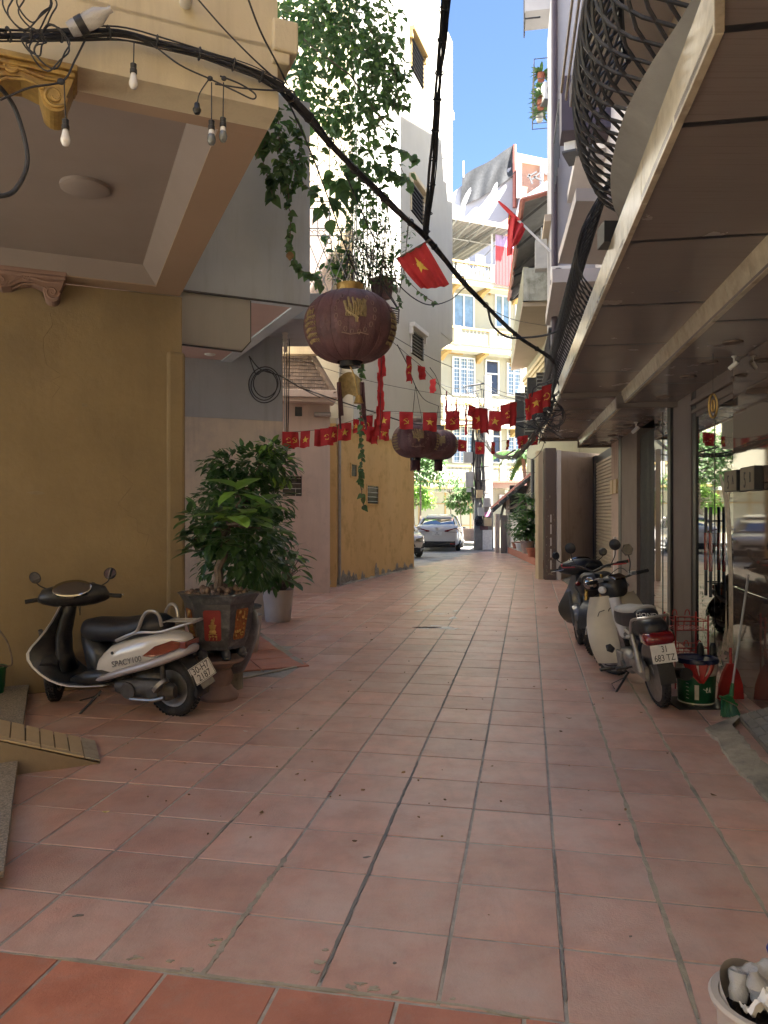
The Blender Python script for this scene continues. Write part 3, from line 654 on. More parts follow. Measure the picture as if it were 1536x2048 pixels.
# peeling base
rp = random.Random(11)
for k in range(26):
    a = rp.random() * aE; w_ = rp.uniform(.05, .28); h_ = rp.uniform(.05, .28) * (1.3 if a < 2.6 else .8)
    pts = [(a + w_ * math.cos(t) * rp.uniform(.6, 1.1), -.004, max(0, h_ * math.sin(t) * rp.uniform(.6, 1.15))) for t in [PI * i / 9 for i in range(10)]]
    mb = MB(T.M); mb.ext(pts, (0, .006, 0)); mb.build('bare_plaster_patch', M['peel'], ht_)
mb = MB(T.M)
for k in range(40): a = aE * k / 40; mb.ball((a, -.03, .0), (.09, rp.uniform(.03, .07), rp.uniform(.02, .045)), 6, 4)
mb.build('cement_footing', M['concrete'], ht_, True)
mb = MB(); mb.ball((-1.15, 15.62, .1), (.1, .09, .12), 8, 5); mb.build('broken_cement', M['concrete'], ht_)
# upper volumes
U = Fr(q0 + Vector((.10, -.02)), Dn)
aM = U.hit(882); aF = U.hit(905); Z2 = W(905, 690, 25.2).z
mb = MB(U.M); mb.bb(1.05, aM, 0, 3.2, ZY + .12, Z2); mb.bb(1.05, aF, 0, 3.2, Z2, 17.2); mb.bb(1.05, aM, .02, 3.2, 17.2, 20)
mb.build('upper_wall', M['white'], ht_)
mb = MB(U.M); mb.bb(-.2, aM, .003, 1.8, ZY, ZY + .12); mb.build('floor_band', M['white'], ht_)
mb = MB(); mb.bb(-3.2, -.66, 15.9, 16.2, ZY, 20); mb.build('rear_wall', M['white'], ht_)
lz = W(905, 240, 25).z; mb = MB(U.M); mb.bb(aF - .02, aF + .25, .0, 1.0, lz, lz + .25); mb.bb(aM - .3, aM + .12, -.03, 1, 17.2, 17.35); mb.build('ledge', M['white'], ht_, bevel=.01)
mb = MB(U.M); mb.bb(aM, aF, .01, 3.2, Z2 - .001, Z2); mb.add([(aM, .02, Z2 + .0), (aF, .02, Z2), (aM, .02, Z2 - .55), (aM, 1.0, Z2), (aF, 1.0, Z2), (aM, 1.0, Z2 - .55)], [(0, 1, 2), (3, 5, 4), (2, 1, 4, 5)]); mb.build('chamfer_bracket', M['white'], ht_)
for py0, py1, lb in ((667, 712, 1), (377, 432, 2), (92, 150, 3)):
    a0_, zz1 = U.az(821, py0); a1_, _ = U.az(845, py0); zz0 = U.az(830, py1)[1]
    zz1 = U.az(833, py0)[1]
    mb = MB(U.M); mb.bb(a0_, a1_, -.006, .0, zz0, zz1); wn = mb.build('window', M['darkpane'], ht_)
    mb = MB(U.M)
    for k in range(7): z_ = zz0 + (zz1 - zz0) * (k + .5) / 7; mb.box(((a0_ + a1_) / 2, -.03, z_), (a1_ - a0_, .05, .012), Matrix.Rotation(.5, 3, 'X'))
    mb.build('louvre', M['darkgrey'], wn)
    mb = MB(U.M); mb.bb(a0_ - .12, a1_ + .12, -.16, 0, zz1 + .04, zz1 + .16); mb.bb(a0_ - .12, a0_ - .02, -.10, 0, zz1 - .16, zz1 + .04); mb.bb(a1_ + .02, a1_ + .12, -.10, 0, zz1 - .16, zz1 + .04); mb.bb(a0_ - .02, a0_, -.05, 0, zz0, zz1); mb.bb(a1_, a1_ + .02, -.05, 0, zz0, zz1)
    mb.build('hood', M['whitetrim'] if lb == 1 else M['fartrim'] if lb == 3 else M['cream'], wn, bevel=.01)
mb = MB(T.M); a_ = T.hit(675); mb.lathe([(.035, 0), (.035, 20)], (a_, -.05, 0), 8); mb.build('downpipe', M['greymetal'], ht_, True)
mb = MB(T.M); a0_, zz0 = T.az(658, 1038); mb.bb(-.1, .02, -.01, .0, zz0, zz0 + .17); mb.build('paper_notice', M['whiteplastic'], ht_)
# ------------------------------------------------------------------ shop building with stone canopy (near right)
TT = 250 / FPX; thr = math.atan(TT)
R = Fr((0, 0), (math.sin(thr), math.cos(thr)))          # a runs up the alley, b to the left
cth = math.cos(thr)
UW, ZI, ZO = 2.06 * cth, 2.91, 3.05
def av(px, up): return (up * math.sin(thr)) + (FPX * up / (px - 1018.0)) / cth   # position along the alley of a wall point seen at px
shop = thing('shop_house', 'near right shop house with brown soffit canopy, glass doors and polished granite piers', 'shop', (2.6, 5.5, 0))
def rb(mb, a0, a1, u0, u1, z0, z1): return mb.bb(a0, a1, -u1, -u0, z0, z1)
# facade pieces along the wall, by their left/right edges in the photograph
def piece(name, px0, px1, m, z0=0.0, z1=ZI, out=0.0, thick=.25, par=None, **k):
    a0, a1 = av(px1, 2.06), av(px0, 2.06); mb = MB(R.M); rb(mb, a0, a1, UW - out, UW + thick, z0, z1); return mb.build(name, m, par or shop, **k)
AE = av(1187, 2.06)
granites = [(1505, 1700, .05), (1473, 1505, .03)]
for k, (x0, x1, o_) in enumerate(granites):
    z = 0
    a0, a1 = av(x1, 2.06), av(x0, 2.06)
    for zz in (.9, 1.8, ZI):
        mb = MB(R.M); rb(mb, a0 + .004, a1 - .004, UW - o_, UW + .25, z + .003, zz - .003); mb.build('granite_slab', M['granite'], shop, bevel=.004); z = zz
piece('wall', 1700, 2400, M['granite'], out=.04)
piece('door_glass', 1392, 1473, M['glass'], .04, 2.62, -.012, .14)
piece('door_header', 1388, 1473, M['brownwall'], 2.62, ZI, .0, .25)
mb = MB(R.M); a0, a1 = av(1473, 2.06), av(1388, 2.06); rb(mb, a0, a1, UW - .05, UW, 2.75, 2.80); rb(mb, a0, a1, UW - .03, UW, 2.66, 2.70); mb.build('header_moulding', M['brownwall'], shop, bevel=.01)
am = av(1427, 2.06); mb = MB(R.M); rb(mb, am - .004, am + .004, UW + .008, UW + .05, .04, 2.62); mb.build('door_seam', M['blackmetal'], shop)
for da in (-.09, .09):
    mb = MB(R.M)
    u_ = UW - .05
    mb.tube([(am + da, -u_, .72), (am + da, -u_, 1.62)], .016, 8); 
    for z in (.86, 1.48): mb.tube([(am + da, -u_, z), (am + da, -(UW + .02), z)], .008, 6)
    hnd = mb.build('door_handle', M['blackmetal'], shop, True)
    mb = MB(R.M); mb.tube([(am + da, -u_, .98), (am + da, -u_, 1.36)], .019, 8); mb.build('grip', M['redlamp'], hnd, True)
piece('frame_post', 1385, 1392, M['blackmetal'], 0, ZI, .004)
piece('pier', 1349, 1385, M['brownwall'], 0, ZI, .015)
piece('drain_pipe', 1343, 1349, M['blackmetal'], 0, ZI, .05, .05)
piece('shop_glass', 1308, 1343, M['glass'], .04, ZI, -.004, .12)
a_ = av(1325, 2.06); mb = MB(R.M); rb(mb, a_ - .01, a_ + .01, UW - .002, UW + .03, .04, ZI); mb.build('glass_joint', M['blackmetal'], shop)
# folding gate bars
piece('gate_recess', 1276, 1308, M['darkpane'], 0, ZI, -.2, .3)
g0_, g1_ = av(1306, 2.06), av(1277, 2.06); nb = 13
gt = thing('folding_gate', 'black folding bar gate between the brown pier and the mirror glass', 'gate', tuple(R.p((g0_ + g1_) / 2, -UW, 0)))
bar = None
for k in range(nb):
    a = g0_ + (g1_ - g0_) * k / (nb - 1); mb = MB(R.M); rb(mb, a - .013, a + .013, UW + .03, UW + .06, .02, 2.78); mb.build('bar', M['darkgrey'], gt)
mb = MB(R.M)
for z in (.12, 1.4, 2.74): rb(mb, g0_, g1_, UW + .06, UW + .075, z, z + .03)
mb.build('rail', M['blackmetal'], gt)
piece('pier', 1245, 1276, M['brownwall'], 0, ZI, .02)
piece('frame_post', 1240, 1245, M['blackmetal'], 0, ZI, .03)
piece('stone_pier', 1226, 1240, M['tanwall'], 0, ZI, .03)
# roller shutter: slats
s0_, s1_ = av(1226, 2.06), av(1192, 2.06)
rsh = thing('roller_shutter', 'closed beige roller shutter at the far end of the shop row', 'shutter', tuple(R.p((s0_ + s1_) / 2, -UW, 0)))
n = 36
mb0 = MB(); mb0.ext([(s0_, -(UW + .03), 0), (s0_, -(UW + .005), .012), (s0_, -(UW + .005), .06), (s0_, -(UW + .03), .072)], (s1_ - s0_, 0, 0)); sm_ = mb0.mesh('slat'); sm_.materials.append(M['shutter'])
for k in range(n): add_mesh('slat', sm_, None, rsh, R.M @ Matrix.Translation((0, 0, .05 + k * .0745)))
piece('shutter_back', 1192, 1226, M['darkgrey'], 0, ZI, -.04, .25)
piece('shutter_rail', 1187, 1192, M['darkgrey'], 0, ZI, .02)
piece('pipe', 1235, 1237, M['whiteplastic'], .2, 1.1, .08, .02)
# canopy: outer soffit panels, riser blocks, inner panels, fascia blocks
AF = R.p(0, 0, 0)
aEnd = av(1080, .63); kx = Vector((1.01, 2.29)); ak = (kx.x * R.a.x + kx.y * R.a.y)
UF = .63 * cth; UR = 1.38 * cth
joints_o = sorted([av_ for av_ in [ak] + [ (FPX * (ZO - H) / (CY - py)) / cth + .63 * math.sin(thr) for py in (60, 287, 495, 617, 666, 735, 790, 800, 838, 866, 884)]])
jo = [-3.2, -1.6, .2, 1.35, ak, 3.0, 4.25, 5.55, 6.85, 8.15, 9.62, 11.0, 12.4, 13.8, 15.2, aEnd]
mbs = []
for k in range(len(jo) - 1):
    a0, a1 = jo[k] + .016, jo[k + 1] - .016
    u0 = UF if a0 > ak - .05 else UF
    mb = MB(R.M)
    if a1 < ak + .01:      # here the edge swings over the camera
        f_ = lambda a: UF - (ak - a) * -.0 - (ak - a) * .255 * 0
        d0 = UF + (ak - a0) * -.26; d1 = UF + (ak - a1) * -.26
        d0 = max(d0, -.3); d1 = max(d1, -.3)
        mb.prism([(a0, -d0), (a1, -d1), (a1, -UR), (a0, -UR)], ZO, ZO + .03)
    else: mb.prism([(a0, -UF), (a1, -UF), (a1, -UR), (a0, -UR)], ZO, ZO + .03)
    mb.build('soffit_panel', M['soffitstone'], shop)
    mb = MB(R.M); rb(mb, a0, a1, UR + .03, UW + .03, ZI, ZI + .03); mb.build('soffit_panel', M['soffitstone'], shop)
for q in jo[1:-1]:
    mb = MB(R.M); rb(mb, q - .018, q + .018, UF + .02, UR, ZO - .001, ZO + .02) if q > ak - .1 else None
    if q > ak - .1: mb.build('joint_strip', M['blackmetal'], shop)
    mb = MB(R.M); rb(mb, q - .016, q + .016, UR + .03, UW + .03, ZI - .001, ZI + .02); mb.build('joint_strip', M['blackmetal'], shop)
# riser blocks
q = -3.2; rb_ = random.Random(2)
while q < aEnd:
    l = .46; mb = MB(R.M); mb.add([(q + .003, -UR, ZO), (q + l - .003, -UR, ZO), (q + l - .003, -UR - .035, ZI - .004), (q + .003, -UR - .035, ZI - .004), (q + .003, -UR - .06, ZO), (q + l - .003, -UR - .06, ZO), (q + l - .003, -UR - .07, ZI - .004), (q + .003, -UR - .07, ZI - .004)],
        [(0, 1, 2, 3), (4, 7, 6, 5), (3, 2, 6, 7), (0, 3, 7, 4), (1, 5, 6, 2)]); mb.build('riser_block', M['beigestone'], shop); q += l
# fascia blocks, following the edge
def edge(a): return UF if a >= ak else max(UF + (ak - a) * -.26, -.3)
q = -3.2
while q < aEnd - .1:
    l = min(1.28, (ak - q) if q < ak - .02 else 9, aEnd - q); u0, u1 = edge(q), edge(q + l)
    mb = MB(R.M); mb.prism([(q + .003, -u0), (q + l - .003, -u1), (q + l - .003, -u1 - .03), (q + .003, -u0 - .03)], ZO - .012, ZO + .20); mb.build('fascia_block', M['beigestone'], shop, bevel=.003); q += l
mb = MB(R.M); mb.prism([(-3.2, .3), (.0, .25), (ak, -UF - .04), (aEnd, -UF - .04), (aEnd, -UW - .2), (-3.2, -UW - .2)], ZO + .032, ZO + .19); mb.build('canopy_slab', M['blackmetal'], shop); mb = MB(R.M); rb(mb, -3.2, aEnd, UR + .03, UW + .03, ZI + .031, ZI + .04); mb.build('soffit_backing', M['blackmetal'], shop)
mb = MB(R.M); rb(mb, aEnd - .03, aEnd - .0, UF, UR, ZO - .05, ZO); rb(mb, aEnd - .03, aEnd, UR, UW, ZI - .05, ZO); mb.build('canopy_end', M['brownwall'], shop)
# dividing beam across the soffit
ab = 9.55
mb = MB(R.M); rb(mb, ab - .05, ab + .05, UF + .01, UR, ZO - .06, ZO); rb(mb, ab - .05, ab + .05, UR - .04, UW, ZI - .06, ZI); mb.prism([(ab - .05, -UR + .06), (ab + .05, -UR + .06), (ab + .05, -UR - .06), (ab - .05, -UR - .06)], ZI - .06, ZO - .06 + .01); mb.build('soffit_beam', M['brownwall'], shop)
for px, py in ((1465, 684), (1417, 724), (1376, 753), (1327, 793), (1296, 816), (1255, 850), (1224, 871), (1207, 884), (1196, 889)):
    Y = FPX * (ZI - H) / (CY - py); mb = MB(); mb.lathe([(0, -.004), (.05, -.004), (.056, -.012), (.075, -.012), (.08, 0), (.08, .01)], ((px - CX) / FPX * Y, Y, ZI), 20); mb.build('downlight', M['brownwall'], shop, True)
# cctv cameras hanging from the soffit
def cctv(px, py, s, label, m):
    Y = FPX * (ZI - H) / (CY - py); x = (px - CX) / FPX * Y
    t = thing('security_camera', label, 'camera', (x, Y, ZI), 'security cameras under the canopy')
    MB().lathe([(.035 * s, 0), (.035 * s, -.012 * s), (.014 * s, -.03 * s), (.012 * s, -.09 * s)], (x, Y, ZI), 14).build('mount', m, t, True)
    Rm = Matrix.Rotation(.9, 3, 'X') @ Matrix.Rotation(.5, 3, 'Y'); b = MB().lathe([(0, -.09 * s), (.03 * s, -.09 * s), (.034 * s, 0), (.03 * s, .05 * s), (0, .055 * s)], (x, Y - .01, ZI - .12 * s), 14, Rm).build('housing', m, t, True)
    MB().lathe([(0, .0), (.022 * s, 0), (.022 * s, .012)], Vector((x, Y - .01, ZI - .12 * s)) + Rm @ Vector((0, 0, -.1 * s)), 12, Rm).build('lens', M['blackplastic'], b, True)
cctv(1468, 712, .62, 'white security camera under the near soffit above the glass doors', M['whiteplastic'])
cctv(1272, 844, .9, 'small white security camera hanging over the brown piers further along', M['whiteplastic'])
# hanging brass ring ornament
Y = 7.0; rp_ = W(1426, 812, Y - .7); t = thing('door_ornament', 'brass oval ring ornament hanging before the glass door top', 'ornament', tuple(rp_))
MB().tube([rp_ + Vector((.035 * math.cos(a), 0, .10 * math.sin(a))) for a in [2 * PI * k / 24 for k in range(24)]], .009, 6, closed=True).build('ring', M['brass'], t, True)
MB().tube([rp_ + Vector((.012 * math.cos(a), 0, .05 * math.sin(a))) for a in [2 * PI * k / 16 for k in range(16)]], .007, 6, closed=True).build('inner_ring', M['brass'], t, True)
MB().tube([rp_ + Vector((0, 0, .1)), (rp_.x, rp_.y, ZI)], .002, 4).build('cord', M['cable'], t)
# house number plates on the granite
M['mouldface'] = mat('tan number face', (.20, .17, .12), .6, .1, 20)
def numplate(px0, px1, py0, py1, big, small, label):
    a1_, a0_ = av(px0, 2.06), av(px1, 2.06); Yc = R.p((a0_ + a1_) / 2, -UW, 0).y; z0 = H - (py1 - CY) / FPX * Yc; z1 = H - (py0 - CY) / FPX * Yc
    t = thing('number_plate', label, 'sign', tuple(R.p((a0_ + a1_) / 2, -UW + .1, z0)), 'house number boxes on the granite')
    mb = MB(R.M); rb(mb, a0_, a1_, UW - .115, UW - .052, z0, z1); mb.build('box', M['blackmetal'], t, bevel=.003)
    mb = MB(R.M); rb(mb, a0_ + .006, a1_ - .006, UW - .119, UW - .1155, z0 + .006, z1 - .006); f = mb.build('face', M['mouldface'], t)
    c = R.p((a0_ + a1_) / 2, -UW + .1205, (z0 + z1) / 2); h_ = z1 - z0; w_ = a1_ - a0_
    put_text(big, h_ * .95, c - R.a * -(w_ * .14) + Vector((0, 0, -h_ * .08)), R.b, M['ink'], f, .62); put_text(small, h_ * .62, c + R.a * -(w_ * .24) + Vector((0, 0, h_ * .02)), R.b, M['ink'], f, .6)
numplate(1476, 1502, 941, 983, '5', 'A', 'house number box reading 5A left of the other one')
numplate(1510, 1540, 933, 981, '5', 'B', 'house number box reading 5B at the right picture edge')
for k, (x0_, x1_) in enumerate(((1227, 1232), (1234, 1239))):
    a1_, a0_ = av(x0_, 2.06), av(x1_, 2.06); mb = MB(R.M); rb(mb, a0_, a1_, UW - .07, UW - .032, H + .35, H + .62)
    tag(mb.build('number_plate', M['ramptile'], bevel=.004), ('left' if k == 0 else 'right') + ' one of two small cream plates beside the roller shutter', 'sign', 'small plates by the shutter')
# upper floors: wall mass (goes on above and behind, shades the alley)
mb = MB(R.M); rb(mb, -3, 8.6, 1.45, 6, ZO + .2, 18); rb(mb, -4.5, 17, UW + .26, 6, 0, 3.24); mb.build('upper_wall', M['beige'], shop)
mb = MB(R.M)
for a in (1.2, 3.2, 4.6): rb(mb, a, a + .9, 1.40, 1.449, ZO + .5, ZO + 2.6)
mb.build('balcony_door', M['darkpane'], shop)
mb = MB(R.M)
for a in (1.15, 2.1, 3.15, 4.1, 4.55, 5.5): rb(mb, a, a + .06, 1.36, 1.448, ZO + .3, ZO + 2.7)
mb.build('door_frame', M['whitetrim'], shop)
M['curbgrey'] = mat('weathered grey curb', (.27, .265, .25), .85, .12, 4, .3, 20, streak=.3, stcol=(.15, .15, .14))
# balcony curb with swelling plan, and belly railing
def pl(pts): return pts
curb = [(1.07, 2.63), (1.06, 2.94), (1.07, 3.27), (1.12, 3.6), (1.20, 3.95), (1.32, 4.3), (1.44, 4.55)]
curb = [Vector((x, y, 0)) for x, y in curb]; curb = [Vector((.85, .5, 0)), Vector((.98, 1.6, 0)), Vector((1.04, 2.2, 0))] + curb
cs = spline(curb, 5)
def offs(pts, d):
    out = []
    for k, p in enumerate(pts):
        t = (pts[min(k + 1, len(pts) - 1)] - pts[max(k - 1, 0)]).normalized(); out.append(p + Vector((-t.y, t.x, 0)) * d)
    return out
mb = MB(); zc0, zc1 = ZO + .19, ZO + .30
rings = []
o1, o2, o3 = offs(cs, -.13), offs(cs, .0), offs(cs, -.16)
for a, b, c in zip(o1, o2, o3): rings.append([a + Vector((0, 0, zc0 + .02)), b + Vector((0, 0, zc1)), c + Vector((0, 0, zc1)), c + Vector((0, 0, zc0 - .02))])
mb.loft(rings); mb.build('balcony_curb', M['concrete'] if False else M['tanwall'] if False else M['curbgrey'], shop, True)
def belly(path, z0, h, b, par, m, nrod, k=1.6, r=.008):
    """railing whose rods cross over a swelling surface: path in plan, h high, b outward swell"""
    path = [Vector(p) for p in path]; L_ = [0]
    for i in range(1, len(path)): L_.append(L_[-1] + (path[i] - path[i - 1]).length)
    tot = L_[-1]
    def at(s):
        s = max(0, min(tot, s)); i = 0
        while i < len(L_) - 2 and L_[i + 1] < s: i += 1
        f = (s - L_[i]) / max(1e-6, L_[i + 1] - L_[i]); p = path[i].lerp(path[i + 1], f); t = (path[i + 1] - path[i]).normalized(); return p, Vector((-t.y, t.x, 0))
    def S(s, v):
        p, n = at(s); return p + n * (b * math.sin(PI * min(1, v) ** .75)) + Vector((0, 0, z0 + h * v))
    rt = thing_part = None
    rd = MB(); st = tot / nrod
    for i in range(nrod + 1):
        for sg in (1, -1):
            pts = []
            for j in range(11):
                v = j / 10; s = i * st + sg * k * st * (1 - (2 * v - 1) ** 2)
                pts.append(S(s, v))
            rd.tube(pts, r, 5)
    o = rd.build('railing_rods', m, par, True)
    rr = MB()
    for v, q in ((0.0, .013), (1.0, .02)): rr.tube([S(tot * i / 40, v) for i in range(41)], q, 6)
    rr.build('handrail', m, par, True); return o
rl = thing('belly_railing', 'near black belly shaped iron railing on the swelling balcony above the canopy', 'railing', tuple(cs[0] + Vector((0, 0, zc1))), 'belly iron railings')
belly(offs(cs, -.05), zc1 + .01, .95, .24, rl, M['blackmetal'], 36, 2.0, .0085)
ep = cs[-1]; mb = MB(); mb.bb(ep.x - .08, ep.x + .2, ep.y + .05, ep.y + .2, zc0, zc1 + .02); mb.build('railing_block', M['blackmetal'], shop)
pth = [R.p(a, -.80, 0) for a in [6.2 + .3 * i for i in range(22)]]
rl2 = thing('belly_railing', 'second black belly railing further along the canopy edge', 'railing', tuple(pth[0] + Vector((0, 0, 3.3))), 'belly iron railings')
belly(pth, ZO + .22, .98, .26, rl2, M['blackmetal'], 44, 2.2, .007)
# ------------------------------------------------------------------ second house: slabs over the alley
def sof(z, pxs): return [((px - CX) / FPX * FPX * (z - H) / (CY - py), FPX * (z - H) / (CY - py), z) for px, py in pxs]
h2 = thing('balcony_house', 'narrow right hand house with stacked concrete balcony slabs and air conditioners', 'house', (4, 13, 3))
def slab(z, pxs, th, name='balcony_slab', m=None, par=None, mf=None):
    pts = sof(z, pxs); mb = MB(); mb.ext(pts, (0, 0, th)); return mb.build(name, m or M['beige'], par or h2)
M['slabpaint'] = mat('pinkish grey soffit paint', (.46, .42, .40), .85, .05, 2, streak=.2, stcol=(.35, .3, .27))
slab(6.0, [(1117, 527), (1152, 402), (1275, 402), (1225, 530)], .18, m=M['slabpaint'])
slab(6.0, [(1091, 651), (1105, 565), (1210, 562), (1180, 651)], .26, m=M['slabpaint'])
slab(6.0, [(1139, 214), (1201, -200), (1460, -200), (1300, 214)], .2, par=shop, m=M['slabpaint'])
pts = sof(6.0, [(1139, 214), (1201, -200), (1205, -200), (1143, 214)])
for k in range(2): mb = MB(); mb.ext([Vector(q) + Vector((-.05 * (k + 1), 0, .07 + .08 * k)) for q in pts], (0, 0, .07)); mb.build('slab_moulding', M['beige'], shop)
c_ = sof(6.0, [(1192, 88)])[0]; MB().lathe([(0, -.05), (.13, -.045), (.15, -.02), (.15, 0)], c_, 24).build('balcony_lamp', M['whiteplastic'], shop, True)
ap = [Vector(q) for q in sof(6.0, [(1141, 212), (1176, 0), (1196, -170)])]
rl3 = thing('belly_railing', 'highest belly railing on the slab against the blue sky', 'railing', tuple(ap[0]), 'belly iron railings')
belly(spline([ap[0] + Vector((.18, 0, 0)), ap[0] + Vector((.02, -.12, 0)), ap[1], ap[2]], 6), 6.22, 1.0, .18, rl3, M['blackmetal'], 26, 2, .008)
slab(8.6, [(1117, 490), (1152, 316), (1230, 316), (1190, 490)], .2, m=M['slabpaint'])
# walls of the second and third houses, raised out of view to block the sun
mb = MB(R.M); rb(mb, 8.62, 17.2, 1.9, 6, ZO + .2, 16); mb.build('wall', M['slabpaint'], h2)
mb = MB(R.M); rb(mb, 14.6, 15.2, .99, 1.9, 8.85, 9.9); mb.build('purple_wall', M['purple'], h2)
mb = MB(R.M)
for k in range(9): rb(mb, 15.6 + .4 * k, 15.63 + .4 * k, 1.0, 1.03, 8.8, 9.9)
rb(mb, 15.5, 19.2, .99, 1.04, 9.9, 9.95); mb.build('balcony_bars', M['darkgrey'], h2)
mb = MB(R.M)
for k in range(10): rb(mb, 12.4 + .17 * k, 12.43 + .17 * k, .64, .67, ZO + .2, 4.5)
rb(mb, 12.3, 14.1, .63, .68, 4.5, 4.55); mb.build('window_bars', M['darkgrey'], h2)
h3 = thing('tall_grey_house', 'tall narrow house with grey white side wall and purple pipe beyond the balconies', 'house', (4.5, 20, 0))
mb = MB(R.M); rb(mb, 17.4, 19.2, .95, 5, 3.4, 13.4); rb(mb, 17.4, 21.8, 1.35, 6, 13.4, 19.5); rb(mb, 21.8, 27.5, 2.1, 6, 8.5, 19); mb.build('wall', M['greyhouse'], h3)  # last box is hidden mass added to shade the far end of the tower
mb = MB(R.M); mb.lathe([(.07, 3.6), (.07, 13.4)], (17.33, -1.02, 0), 10); mb.build('downpipe', M['purple'], h3, True)
mb = MB(R.M); rb(mb, 17.35, 19.2, .80, .95, 8.2, 8.35); mb.build('ledge', M['beige'], h3)
def aircon(c, label, rz=0, s=1.0):
    t = thing('air_conditioner', label, 'air conditioner', tuple(c), 'outdoor air conditioner units'); Mx = Matrix.Translation(c) @ Matrix.Rotation(rz, 4, 'Z')
    mb = MB(Mx); mb.bb(-.4 * s, .4 * s, -.15 * s, .15 * s, 0, .55 * s); b = mb.build('casing', M['whiteplastic'], t, bevel=.015)
    mb = MB(Mx)
    for k in range(9): mb.tube([(-.12 * s + .2 * s * math.cos(a) * (k + 1) / 9, -.155 * s, .27 * s + .2 * s * math.sin(a) * (k + 1) / 9) for a in [2 * PI * i / 14 for i in range(14)]], .004, 4, closed=True)
    mb.build('fan_grille', M['darkgrey'], b)
    mb = MB(Mx); mb.bb(-.42 * s, .42 * s, -.2 * s, .18 * s, -.05, -.01); mb.build('shelf', M['darkgrey'], t)
    return t
aircon(W(1146, 312, 14.9), 'air conditioner on the upper wall beside the purple panel', rz=PI / 2 + PI - thr - .3, s=.75)
aircon(W(1122, 561, 15.0), 'small air conditioner standing on the lower balcony slab', rz=-thr, s=.5)
aircon(W(1110, 205, 18.6), 'air conditioner high up beside the potted plants', rz=-thr + .3, s=.8)
mb = MB(R.M); rb(mb, 18.2, 18.5, .62, .9, 7.4, 8.1); mb.build('meter_box', M['boxgrey'], h3)
# plant cage high up
cg = thing('plant_cage', 'iron cage shelf with spiky potted plants high on the tall house', 'shelf', tuple(R.p(18.6, -.7, 11.6)))
mb = MB(R.M)
for a in (19.0, 19.5, 20.0, 20.5):
    for u in (.62, 1.1): mb.tube([(a, -u, 11.9), (a, -u, 12.9)], .012, 5)
for z in (11.9, 12.4, 12.9): mb.tube([(19, -1.1, z), (19, -.62, z), (20.5, -.62, z), (20.5, -1.1, z)], .012, 5)
for k in range(6): mb.tube([(19 + .3 * k, -.62, 11.9), (19 + .3 * k, -1.1, 11.9)], .010, 5)
mb.build('cage', M['darkgrey'], cg)
mb = MB(R.M); rb(mb, 22.0, 22.9, .45, 1.5, 16.1, 16.6); mb.build('high_balcony', M['greyhouse'], h3)
mb = MB(R.M)
for k in range(5): mb.tube([(22.1 + .2 * k, -.45, 15.9), (22.1 + .2 * k, -.45, 17.3)], .02, 5)
for z in (15.95, 17.3): mb.tube([(22.1, -.9, z), (22.1, -.45, z), (22.9, -.45, z)], .025, 5)
mb.build('high_grille', M['blackmetal'], h3)
# end wall of the shop row, post
pe0, pe1 = G(1117, 1159), R.p(AE, -UW, 0)
mb = MB(); d_ = (pe1 - pe0).normalized(); n_ = Vector((-d_.y, d_.x, 0)); 
mb.ext([pe0, pe1 + d_ * .3, pe1 + d_ * .3 + n_ * .3, pe0 + n_ * .3], (0, 0, 3.0)); mb.build('end_wall', M['tanwall'], shop)
pp = G(1102, 1160); mb = MB(); mb.bb(pp.x - .13, pp.x + .12, pp.y, pp.y + .22, 0, 3.05); mb.build('stone_post', M['soffitstone'] if False else M['brownwall'], shop, bevel=.005)
mb = MB(); mb.bb(pp.x + .135, pp.x + .23, pp.y - .02, pp.y + .2, 0, 3.0); mb.build('white_strip', M['whitetrim'], shop)
mb = MB(); mb.bb(pp.x - .26, pp.x - .15, pp.y + .15, pp.y + .5, 0, 3.0); mb.build('cream_strip', M['cream'], shop)
rp2 = random.Random(9); mb = MB()
for k in range(5): z = .25 + k * .27; mb.bb(pp.x - .018, pp.x + .012, pp.y - .006, pp.y, z, z + .18 + .05 * rp2.random())
mb.build('faded_mark', M['whiteplastic'], shop)
mb = MB()
for k in range(60): z = .1 + rp2.random() ** 1.6 * 1.9; x = pp.x + rp2.uniform(-.12, .11); mb.bb(x, x + rp2.uniform(.005, .02), pp.y - .004, pp.y, z, z + rp2.uniform(.01, .04))
mb.build('paint_fleck', M['concrete'], shop)
# grey ribbed ramp to the shutter
r0, r1, r2, r3 = G(1124, 1161), G(1166, 1190), R.p(av(1233, 2.06), -UW + .02, 0), R.p(AE, -UW + .02, 0)
r1b = R.p(R.a.dot(r1), -UW + .5, 0)
mb = MB(); 
rp3 = thing('shutter_ramp', 'low grey ribbed tile ramp leading up to the roller shutter', 'ramp', tuple(r0))
mb.add([r0, r1, r2, r3, r2 + Vector((0, 0, .16)), r3 + Vector((0, 0, .16)), r1 + Vector((0, 0, .015)), r0 + Vector((0, 0, .015))], [(0, 1, 2, 3), (7, 6, 4, 5), (1, 2, 4, 6), (0, 7, 5, 3), (0, 1, 6, 7)]); mb.build('base', M['concrete'], rp3)
for i in range(4):
    for j in range(6):
        P_ = lambda u, v: (r0.lerp(r1, u)).lerp(r3.lerp(r2, u), v) + Vector((0, 0, .019 + .146 * v))
        e = .012; u0, u1, v0, v1 = i / 4 + e, (i + 1) / 4 - e, j / 6 + e, (j + 1) / 6 - e
        mb = MB(); mb.ext([P_(u0, v0), P_(u1, v0), P_(u1, v1), P_(u0, v1)], (0, 0, .008)); mb.build('tile', M['greytile'], rp3)
